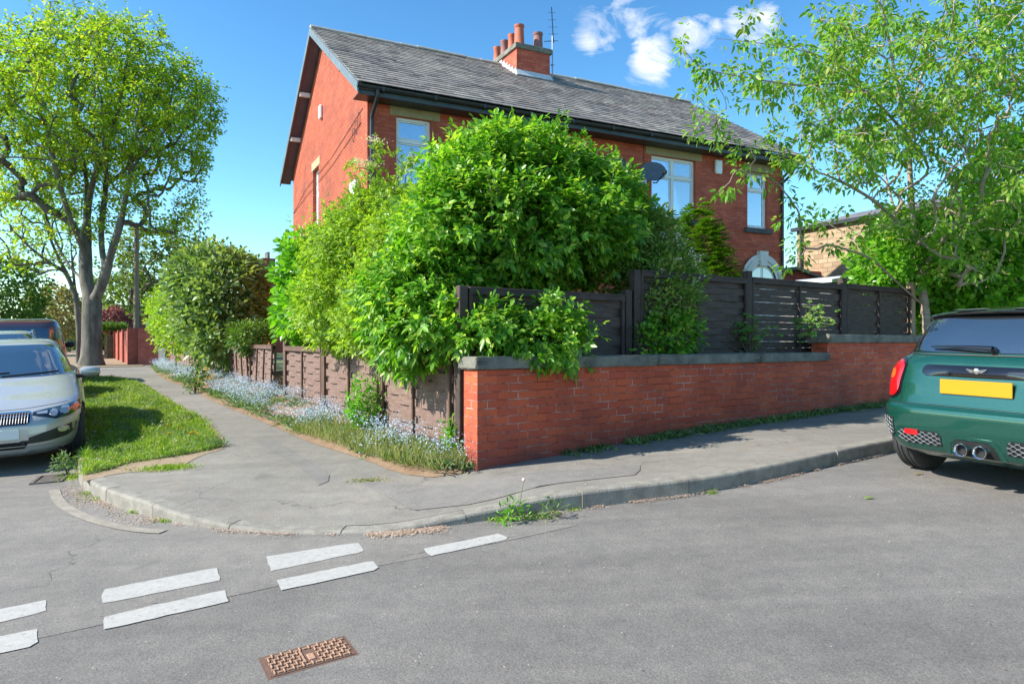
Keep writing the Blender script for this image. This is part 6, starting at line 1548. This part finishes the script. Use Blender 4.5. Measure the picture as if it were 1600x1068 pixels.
tree('lime_tree', 'thin pale green young tree behind the telegraph pole with airy branches',
     [[W(218, 560, 36), W(216, 470, 36), W(212, 380, 36)], [W(216, 450, 36), W(245, 400, 36), W(290, 350, 36)], [W(214, 420, 36), W(190, 370, 36)]],
     [blob(240, 400, 36, 62, 60, 2.5), blob(200, 430, 36, 40, 50, 2), blob(275, 375, 36, 45, 35, 2), blob(300, 340, 36, 30, 25, 1.5), blob(245, 470, 37, 40, 40, 2)], 260, 'leaf_far', 'bark', 23, dens=7, leaf=.20, aspect=.75, nl=3, L=.22, r_tip=.010, step=.5, rmax=.05, mind=.6, twig=2.0)
# cherry on the right
YC = 11.6
def c3(*a): return [W(x, y, YC + d) for x, y, d in a]
tree('cherry_tree', 'tall cherry tree with pale banded trunk and drooping leaves before the stone house',
     [c3((1452, 560, 0), (1446, 480, 0), (1432, 400, 0), (1424, 310, 0), (1420, 240, 0)), c3((1420, 245, 0), (1427, 180, 0), (1436, 120, .1), (1468, 55, .2), (1482, 5, .3), (1500, -60, .3)), c3((1420, 245, 0), (1408, 170, -.2), (1396, 100, -.3), (1383, 30, -.4), (1370, -50, -.5)),
      c3((1412, 205, 0), (1375, 165, -.6), (1345, 135, -1.0), (1300, 130, -1.5), (1250, 135, -1.8), (1170, 122, -2.1), (1095, 108, -2.3)), c3((1425, 200, 0), (1462, 180, -.5), (1520, 150, -1.0), (1590, 120, -1.4)), c3((1430, 390, 0), (1390, 330, -.6), (1330, 290, -1.2), (1270, 265, -1.7), (1200, 232, -2.1)),
      c3((1436, 430, 0), (1480, 360, -.6), (1530, 320, -1)), c3((1396, 100, -.3), (1340, 60, -1), (1280, 30, -1.6)), c3((1446, 480, 0), (1400, 440, -.6), (1360, 400, -1.0), (1290, 380, -1.5)), c3((1430, 380, 0), (1400, 340, .3), (1380, 260, .6)), c3((1345, 135, -1.0), (1300, 90, -1.5), (1210, 70, -2.0), (1120, 60, -2.3))],
     [blob(1430, 110, YC - .4, 165, 150, 2.2), blob(1280, 130, YC - 1.5, 110, 95, 1.0), blob(1160, 120, YC - 2.0, 75, 55, .5), blob(1160, 220, YC - 2.1, 60, 26, .4), blob(1270, 240, YC - 1.6, 95, 45, .8), blob(1340, 330, YC - 1.1, 75, 45, .8), blob(1490, 320, YC - .8, 110, 90, 1.2), blob(1570, 180, YC - .8, 70, 190, 1.6), blob(1430, 230, YC - .8, 120, 80, 1.2), blob(1500, 400, YC - .6, 80, 50, .9), blob(1230, 330, YC - 1.7, 26, 60, .3), blob(1270, 40, YC - 1.6, 70, 45, .7), blob(1330, 240, YC - 1.4, 60, 60, .8)],
     860, 'leaf_cherry', 'bark_cherry', 31, dens=10, leaf=.086, aspect=.52, nl=6, L=.09, r_tip=.0040, step=.22, power=2.35, six=True, rmax=.014, mind=.30, hang=.75, droop=.35, spread=.8, twig=.35,
     extra=[W(1072, 48, 9.3), W(1066, 75, 9.3), W(1090, 95, 9.3), W(1082, 140, 9.3), W(1100, 165, 9.4), W(1128, 145, 9.5), W(1075, 205, 9.4), W(1120, 180, 9.4), W(1140, 285, 9.4), W(1122, 300, 9.4), W(1155, 265, 9.5), W(1180, 250, 9.6), W(1240, 380, 9.8), W(1226, 410, 9.8), W(1218, 345, 9.8), W(1250, 345, 9.9), W(1180, 10, 9.5), W(1170, 25, 9.5), W(1205, 60, 9.6)])
c = W(1500, 520, 12.6)
bush('beech_bush', 'dense dark green broadleaf bush under the cherry tree beside the end of the black fence', 'bush', [blob(1425, 405, 12.1, 62, 50, .9), blob(1500, 440, 12.3, 90, 60, .9), blob(1575, 410, 12.3, 60, 90, .9), blob(1385, 432, 12.1, 30, 22, .5), blob(1510, 490, 11.9, 60, 30, .5), blob(1580, 300, 12.6, 40, 80, .8)], 2900, 'leaf_bright', (c[0], c[1], gz(c[0], c[1])), rv, 'simple', .12, .68, n=6, L=.26, stems=26, fill=.45, upn=.3, lump=.14)
# far background vegetation
c = W(15, 535, 45)
bush('chestnut_tree', 'dark rounded distant tree at the left edge behind the parked cars', 'tree', [blob(12, 462, 45, 40, 50, 2.5), blob(-10, 490, 45, 50, 40, 2.5)], 900, 'leaf_hedge', (c[0], c[1], float(G(c[0], c[1]))), rv, 'simple', .34, .6, n=5, L=.6, stems=8, six=False, bark='bark', stem_r=3)
c = W(88, 535, 60)
bush('copper_tree', 'pale bronze leaved distant tree left of the big forked trunk', 'tree', [blob(88, 492, 60, 32, 38, 2.5), blob(70, 500, 60, 22, 28, 2)], 700, 'leaf_beige', (c[0], c[1], float(G(c[0], c[1]))), rv, 'simple', .36, .6, n=5, L=.6, stems=8, six=False, bark='bark', stem_r=3)
c = W(180, 535, 58)
bush('purple_tree', 'small purple leaved tree above the hedge right of the big trunk', 'tree', [blob(174, 500, 58, 22, 13, 1.2), blob(190, 506, 58, 12, 9, 1)], 420, 'leaf_purple', (c[0], c[1], float(G(c[0], c[1]))), rv, 'simple', .26, .6, n=5, L=.4, stems=6, six=False, bark='bark', stem_r=2)
c = W(205, 535, 68)
bush('distant_tree', 'soft green distant tree behind the telegraph pole and the purple tree', 'tree', [blob(195, 468, 68, 50, 34, 3.5), blob(235, 480, 68, 30, 30, 3), blob(140, 500, 70, 60, 25, 3)], 900, 'leaf_far', (c[0], c[1], float(G(c[0], c[1]))), rv, 'simple', .45, .6, n=5, L=.7, stems=8, six=False, bark='bark', stem_r=3)
def hedge(label, p0, p1, wd_, h, mat, n, rg, leaf=.08):
    n_ = n
    root = plant('hedge', label, 'hedge', p0); d = np.array(p1) - np.array(p0); L = np.linalg.norm(d[:2]); d2 = d / np.linalg.norm(d); nn = np.array([-d2[1], d2[0], 0])
    t = rg.uniform(0, 1, (n, 1)); s_ = rg.uniform(-1, 1, (n, 1)); z = rg.uniform(.02, 1, (n, 1)); k = rg.integers(0, 3, n)
    s_[k == 0] = -1; s_[k == 1] = 1; z[k == 2] = 1; P = np.array(p0) + (np.array(p1) - np.array(p0)) * t + nn * s_ * wd_ / 2 + np.array([0, 0, 1]) * z * h + rg.normal(0, .06, (n, 3))
    O = np.where((k == 2)[:, None], np.array([0, 0, 1.0]), nn * np.sign(s_)); g = Geo(); shoots(g, P, unit(O + rg.normal(0, .4, (n, 3))), rg, 4, .12, 'simple', leaf, .55, six=False, petiole=.01); build_leaves(g, 'foliage', mat, root)
    b = MB(); b.box(.3, -wd_ * .2, -.1, L - .3, wd_ * .2, h * .75); o = b.build('core', 'bark_bush', root); o.rotation_euler = (0, 0, math.atan2(d[1], d[0])); return root
h0 = Pg(167, 561, .12); hedge('clipped green hedge between the big tree trunk and the orange pier wall', (h0[0], h0[1] + .5, h0[2]), (h0[0] - 4.5, h0[1] + 8, h0[2]), 1.2, 1.75, 'leaf_hedge', 7000, rv, .13)
h1 = W(60, 538, 75); hedge('long distant hedge closing the far end of the street', (h1[0] - 25, 78, float(G(h1[0], 75)) - .2), (h1[0] + 12, 72, float(G(h1[0], 75)) - .2), 2, 2.6, 'leaf_far', 3500, rv, .35)

# ================================================================== ground cover
def in_poly(P, poly):
    x, y = P[:, 0], P[:, 1]; c = np.zeros(len(P), bool); j = len(poly) - 1
    for i in range(len(poly)):
        xi, yi = poly[i]; xj, yj = poly[j]; c ^= ((yi > y) != (yj > y)) & (x < (xj - xi) * (y - yi) / (yj - yi + 1e-12) + xi); j = i
    return c
def sample_poly(poly, n, rg):
    poly = np.array(poly); mn, mx_ = poly.min(0), poly.max(0); out_ = []
    while sum(map(len, out_)) < n:
        q = rg.uniform(mn, mx_, (n * 2, 2)); out_.append(q[in_poly(q, poly)])
    return np.concatenate(out_)[:n]
def on_ground(q, off=0.0, fn_=None): return np.concatenate([q, ((fn_ or Gp)(q[:, 0], q[:, 1]) + off)[:, None]], 1)
def blades(g, P, rg, h=.07, wd_=.006, lean=.5, N=None):
    n = len(P); d = np.stack([rg.normal(0, lean, n), rg.normal(0, lean, n), np.ones(n)], 1); hh = h * rg.uniform(.4, 1.4, n); nn = rnd_dir(n, rg); nn[:, 2] *= .2
    v, f = leaf_geo(P, d, unit(nn), hh, wd_, fold=.1, droop=.25, six=False); g.add(v, f)
def stuff(g, name, mat): 
    o = g.build(name, mat); return tag(o, kind='stuff')
rg = np.random.default_rng(40)
vc = np.mean(vw, 0)
# lawn: near part dense
q = sample_poly(vw, 75000, rg); dist = np.hypot(q[:, 0], q[:, 1]); q = q[rg.uniform(0, 1, len(q)) < np.clip(10.5 / dist, 0, 1)]
clump = np.sin(q[:, 0] * 5.1 + 1) * np.sin(q[:, 1] * 4.3) + np.sin(q[:, 0] * 13 + q[:, 1] * 9) * .5 + .7 * np.sin(q[:, 0] * 23 + 2) * np.sin(q[:, 1] * 19)
thin = (np.sin(q[:, 0] * 3.3 + q[:, 1] * 2.1) + np.sin(q[:, 0] * 7.7 - q[:, 1] * 5.2) * .7 < -1.15) & (rg.uniform(0, 1, len(q)) < .75); q = q[~thin]; clump = clump[~thin]
g = Geo(); P = on_ground(q, .012); h = .062 * (1 + .55 * clump)
n = len(P); d = np.stack([rg.normal(0, .5, n), rg.normal(0, .5, n), np.ones(n)], 1); v, f = leaf_geo(P, d, rnd_dir(n, rg), np.clip(h, .02, .12) * rg.uniform(.4, 1.9, n), .008, fold=.1, droop=.3, six=False); g.add(v, f)
q2 = sample_poly(vw, 9000, rg); P = on_ground(q2, .03); v, f = leaf_geo(P, rnd_dir(9000, rg) * np.array([1, 1, .25]), np.repeat([[0, 0, 1.0]], 9000, 0), .03, .022, six=False); g.add(v, f)
# ragged edge tufts beyond the turf
ed = resample(np.array(vw + [vw[0]]), .05); q3 = np.repeat(ed, 9, 0) + rg.normal(0, .05, (len(ed) * 9, 2)); blades(g, on_ground(q3, .0), rg, .05, .007, .6)
q4 = Pg(262, 731, .13)[:2] + rg.normal(0, 1, (900, 2)) * np.array([.13, .07]); blades(g, on_ground(q4), rg, .05, .007, .6)
stuff(g, 'grass', 'grass')
g = Geo()
for _ in range(46):                         # coarse tussocks and broad-leaved weeds in the turf
    c = sample_poly(vw, 1, rg)[0]; k = rg.integers(40, 130); qq = c + rg.normal(0, rg.uniform(.05, .13), (k, 2)); blades(g, on_ground(qq, .01), rg, rg.uniform(.08, .14), .010, .45)
    qq = c + rg.normal(0, .08, (14, 2)); v, f = leaf_geo(on_ground(qq, .05), rnd_dir(14, rg) * np.array([1, 1, .4]), np.repeat([[0, 0, 1.0]], 14, 0), .06, .03); g.add(v, f)
stuff(g, 'grass_tussocks', 'weed')
q = sample_poly(vw, 260, rg); g = Geo()
for p in on_ground(q, .06): v, f = leaf_geo(p + rg.normal(0, .008, (6, 3)), rnd_dir(6, rg), np.repeat([[0, 0, 1.0]], 6, 0), .014, .014, six=False); g.add(v, f)
stuff(g, 'daisies', 'white_petal')
# dandelions one can count
for i, (px, py) in enumerate([(264, 682), (297, 682), (307, 683), (283, 674), (304, 680), (262, 668)]):
    b = Pg(px, py + 4, .14); t = thing('dandelion', 'yellow dandelion flower in the sunny corner of the grass verge', 'flower', tuple(b), 0, 'dandelions in the grass verge')
    m = MB(); m.tube([(0, 0, -.02), (.005, 0, .04), (0, .005, .075)], .003, 5); m.build('stem', 'turf', t)
    g = Geo(); n = 60; a = rg.uniform(0, 6.28, n); D = np.stack([np.cos(a), np.sin(a), rg.uniform(.1, .9, n)], 1); v, f = leaf_geo(np.repeat([[0, .005, .075]], n, 0), D, np.repeat([[0, 0, 1.0]], n, 0), .026, .008, six=False); g.add(v, f); g.build('flower_head', 'yellow_flower', t)
# forget-me-nots along the fence: pale blue haze of florets over grey-green leaves
def strip_pts(n, t0, t1, rg, a=0.0, b=1.0):
    """random points in the bed, t along (0 near .. 1 far), s across"""
    t = rg.uniform(t0, t1, n); k = t * (len(flow_out) - 1); i = np.floor(k).astype(int).clip(0, len(flow_out) - 2); fr_ = (k - i)[:, None]
    o_ = flow_out[i] * (1 - fr_) + flow_out[i + 1] * fr_; n_ = flow_in[i] * (1 - fr_) + flow_in[i + 1] * fr_; s_ = rg.uniform(a, b, (n, 1)); return o_ * (1 - s_) + n_ * s_, s_[:, 0], t
gl = Geo(); gf = Geo(); gw_ = Geo()
q, s_, t = strip_pts(1500, .0, .97, rg, .12, .95)
cl_ = np.sin(t * 55) + np.sin(t * 23 + 1) + np.sin(s_ * 9 + t * 31)
keep = (cl_ > -.9); q, s_, t = q[keep], s_[keep], t[keep]
base = on_ground(q, .06 * s_ + .02)
for p, tt in zip(base, t):
    far = p[1] > 14
    n = 10 if far else 16; hgt = rg.uniform(.12, .27); c = p + rg.normal(0, .05, (n, 3)) * np.array([1, 1, .3]); v, f = leaf_geo(c, np.stack([rg.normal(0, .6, n), rg.normal(0, .6, n), rg.uniform(.3, 1, n)], 1), rnd_dir(n, rg), hgt * rg.uniform(.4, .9, n), .022, six=False, droop=.3); gl.add(v, f)
    if rg.uniform() < (.45 if tt < .12 else .85):
        n = 22 if far else 34; c = p + np.stack([rg.normal(0, .07, n), rg.normal(0, .07, n), hgt + rg.normal(0, .035, n)], 1); v, f = leaf_geo(c, rnd_dir(n, rg), unit(rg.normal(0, .5, (n, 3)) + np.array([0, -.4, 1])), .019 if far else .015, .017 if far else .014, six=False, fold=0, droop=0); gf.add(v, f)
stuff(gl, 'forget_me_not_leaves', 'weed'); stuff(gf, 'forget_me_nots', 'blue_flower')
# grassy weeds near the corner of the bed
q, s_, t = strip_pts(5200, .0, .15, rg, .05, .8); g = Geo(); k = rg.uniform(0, 1, len(q)) < .9; blades(g, on_ground(q[k], .03), rg, .20, .008, .32)
q, s_, t = strip_pts(2200, .12, .99, rg, .0, .4); k = np.sin(t * 90) > .2; blades(g, on_ground(q[k], .0), rg, .09, .008, .5)
q = Pg(575, 742, .13)[:2] + rg.normal(0, 1, (260, 2)) * np.array([.09, .035]); blades(g, on_ground(q), rg, .03, .006, .9)
stuff(g, 'long_grass', 'dry_grass')
# leafy weed clumps in the bed (things one can point at)
def clump_plant(label, px, py, rx, ry, mat, seed, leaf=.06, n=140, name='leafy_weed', Y=None, aspect=.6, base_off=.13):
    b = Pg(px, py + ry, base_off); rg = np.random.default_rng(seed); root = plant(name, label, 'plant', b); Yb = b[1]; g = Geo()
    cbl = [(np.array([b[0], b[1], b[2] + ry / F * Yb]), np.array([rx, rx, ry]) / F * Yb)]
    P, U = blob_points(cbl, n, rg, (.3, 1.05), .1, .9, .15); shoots(g, P, unit(U + np.array([0, 0, .8])), rg, 4, .10, 'simple', leaf, aspect, 1, 1.0, True, .2, .01, .6); build_leaves(g, 'leaves', mat, root)
    ch = [(np.array([b + np.array([0, 0, -.03]), (b + p) / 2, p]), np.array([.005, .004, .002])) for p in P[::6]]; build_wood(ch, 'stems', 'turf', root)
clump_plant('tall leafy green weed against the brown fence above the blue flowers', 572, 640, 28, 44, 'leaf_bright', 1, .055, 300)
clump_plant('bright leafy weed climbing the fence end beside the brick pier', 712, 690, 12, 30, 'leaf_bright', 2, .05, 80)
clump_plant('yellow-green leafy clump at the kink of the leaning fence', 318, 592, 11, 14, 'yellow_flower', 3, .05, 60)
clump_plant('dark green leafy weed at the foot of the upright boards', 305, 590, 16, 24, 'leaf_hedge', 4, .07, 90)
clump_plant('dandelion plant with toothed leaves growing from the kerb gutter by the single white dash', 803, 806, 14, 7, 'leaf_bright', 5, .055, 46, 'dandelion_plant', aspect=.25, base_off=.0)
clump_plant('small dandelion rosette in the gutter right of the larger one', 862, 806, 8, 4, 'weed', 6, .05, 22, 'dandelion_plant', aspect=.25, base_off=.0)
clump_plant('silvery leafed weed in the gutter under the bumper of the silver car', 105, 728, 9, 12, 'weed', 7, .06, 50, aspect=.3, base_off=.02)
# seed-head stalks at the kerb
b = Pg(812, 800, .02); t = thing('dandelion_clock', 'white dandelion seed head on a thin stalk above the kerb', 'flower', tuple(b)); m = MB(); m.tube([(0, 0, 0), (.01, 0, .12), (.03, 0, .235)], .0022, 5); m.build('stem', 'weed', t); m = MB(); bm = bmesh.new(); bmesh.ops.create_icosphere(bm, subdivisions=2, radius=.014); m.add([v.co + Vector((.03, 0, .245)) for v in bm.verts], [[v.index for v in f.verts] for f in bm.faces]); bm.free(); m.build('seed_head', 'white_petal', t)
# weeds along the foot of the wall
g = Geo(); g2 = Geo()
for (s0, s1, dn, hh) in ((.95, 1.5, 320, .06), (1.75, 2.35, 520, .085), (2.3, 3.2, 900, .10), (3.1, 4.4, 900, .09), (4.3, 6.3, 1500, .10), (6.2, 8.0, 1300, .11)):
    n = dn; s_ = rg.uniform(s0, s1, n); w_ = np.abs(rg.normal(0, .10, n)) + .01; k = np.sin(s_ * 11) + np.sin(s_ * 27) > -.7; s_, w_ = s_[k], w_[k]
    q = WC + wd * s_[:, None] - wn * w_[:, None]; blades(g, on_ground(q), rg, hh, .012, .7)
    q = q[::3]; P = on_ground(q, .03); v, f = leaf_geo(P, rnd_dir(len(P), rg) * np.array([1, 1, .4]), np.repeat([[0, 0, 1.0]], len(P), 0), .05, .022, six=False); g2.add(v, f)
stuff(g, 'wall_foot_weeds', 'weed'); stuff(g2, 'wall_foot_leaves', 'leaf_hedge')
# kerb edge grass and drifts of fallen petals
def kerb_scatter(x0px, x1px, n, side, spread_, rg, lift_on=False):
    a = int(np.argmin(np.linalg.norm(kerb_line - Pg(*x0px)[:2], axis=1))); b_ = int(np.argmin(np.linalg.norm(kerb_line - Pg(*x1px)[:2], axis=1))); a, b_ = min(a, b_), max(a, b_)
    t = rg.uniform(a, b_ - 1, n); i = t.astype(int); f = (t - i)[:, None]; p = kerb_line[i] * (1 - f) + kerb_line[i + 1] * f; d = unit(kerb_line[i + 1] - kerb_line[i]); nn = np.stack([-d[:, 1], d[:, 0]], 1)
    return p - nn * (np.abs(rg.normal(0, spread_, n)) * side + .006)[:, None]
g = Geo()
for (a, b_, n, sp) in (((118, 755), (270, 818), 2200, .10), ((560, 834), (780, 812), 1900, .06), ((780, 812), (900, 798), 600, .05), ((900, 798), (1395, 706), 2200, .03), ((270, 818), (560, 835), 700, .03)):
    q = kerb_scatter(a, b_, n * 2, 1, sp, rg); k_ = np.sin(q[:, 0] * 6.1) + np.sin(q[:, 0] * 17 + q[:, 1] * 11) * .8 + rg.normal(0, .5, len(q)) > -.1; q = q[k_][:n]; n = len(q); P = on_ground(q, .006, G); v, f = leaf_geo(P + np.stack([0 * P[:, 0], 0 * P[:, 0], rg.uniform(0, .008, n)], 1), rnd_dir(n, rg) * np.array([1, 1, .1]), np.repeat([[0, 0, 1.0]], n, 0) + rg.normal(0, .15, (n, 3)), .012, .010, six=False, droop=0); g.add(v, f)
q = rg.uniform([-6, 2.2], [6, 8], (420, 2)); P = on_ground(q, .012, G); v, f = leaf_geo(P, rnd_dir(420, rg) * np.array([1, 1, .1]), np.repeat([[0, 0, 1.0]], 420, 0), .013, .009, six=False, droop=0); g.add(v, f)
q = sample_poly([p for p in kp[4:16]] + [WC + wd * 6, WC + wd * 2, WC], 260, rg); P = on_ground(q, .006); v, f = leaf_geo(P, rnd_dir(len(P), rg) * np.array([1, 1, .1]), np.repeat([[0, 0, 1.0]], len(P), 0), .013, .009, six=False, droop=0); g.add(v, f)
stuff(g, 'fallen_petals', 'petal')
g = Geo()
for (px, py, n, r_) in ((150, 770, 260, .06), (160, 778, 200, .06), (215, 800, 120, .04), (268, 812, 200, .05), (125, 745, 200, .07), (108, 748, 150, .08), (845, 808, 120, .05), (780, 812, 140, .05), (1110, 770, 60, .03), (895, 795, 70, .03)):
    q = Pg(px, py)[:2] + rg.normal(0, r_, (n, 2)); blades(g, on_ground(q, 0, G), rg, .045, .008, .8)
stuff(g, 'gutter_grass', 'grass')
for (px, py, lab) in ((1428, 740, 'pale yellow fallen leaf on the road behind the green car'), (1350, 778, 'green fallen leaf on the open road')):
    p = Pg(px, py, .008); g = Geo(); v, f = leaf_geo(np.zeros((1, 3)), np.array([[1.0, .2, .05]]), np.array([[0, 0, 1.0]]), .085, .04, droop=-.02); g.add(v, f); o = g.build('fallen_leaf', 'leaf_beige' if px > 1400 else 'leaf_lime'); o.location = p; tag(o, lab, 'leaf')
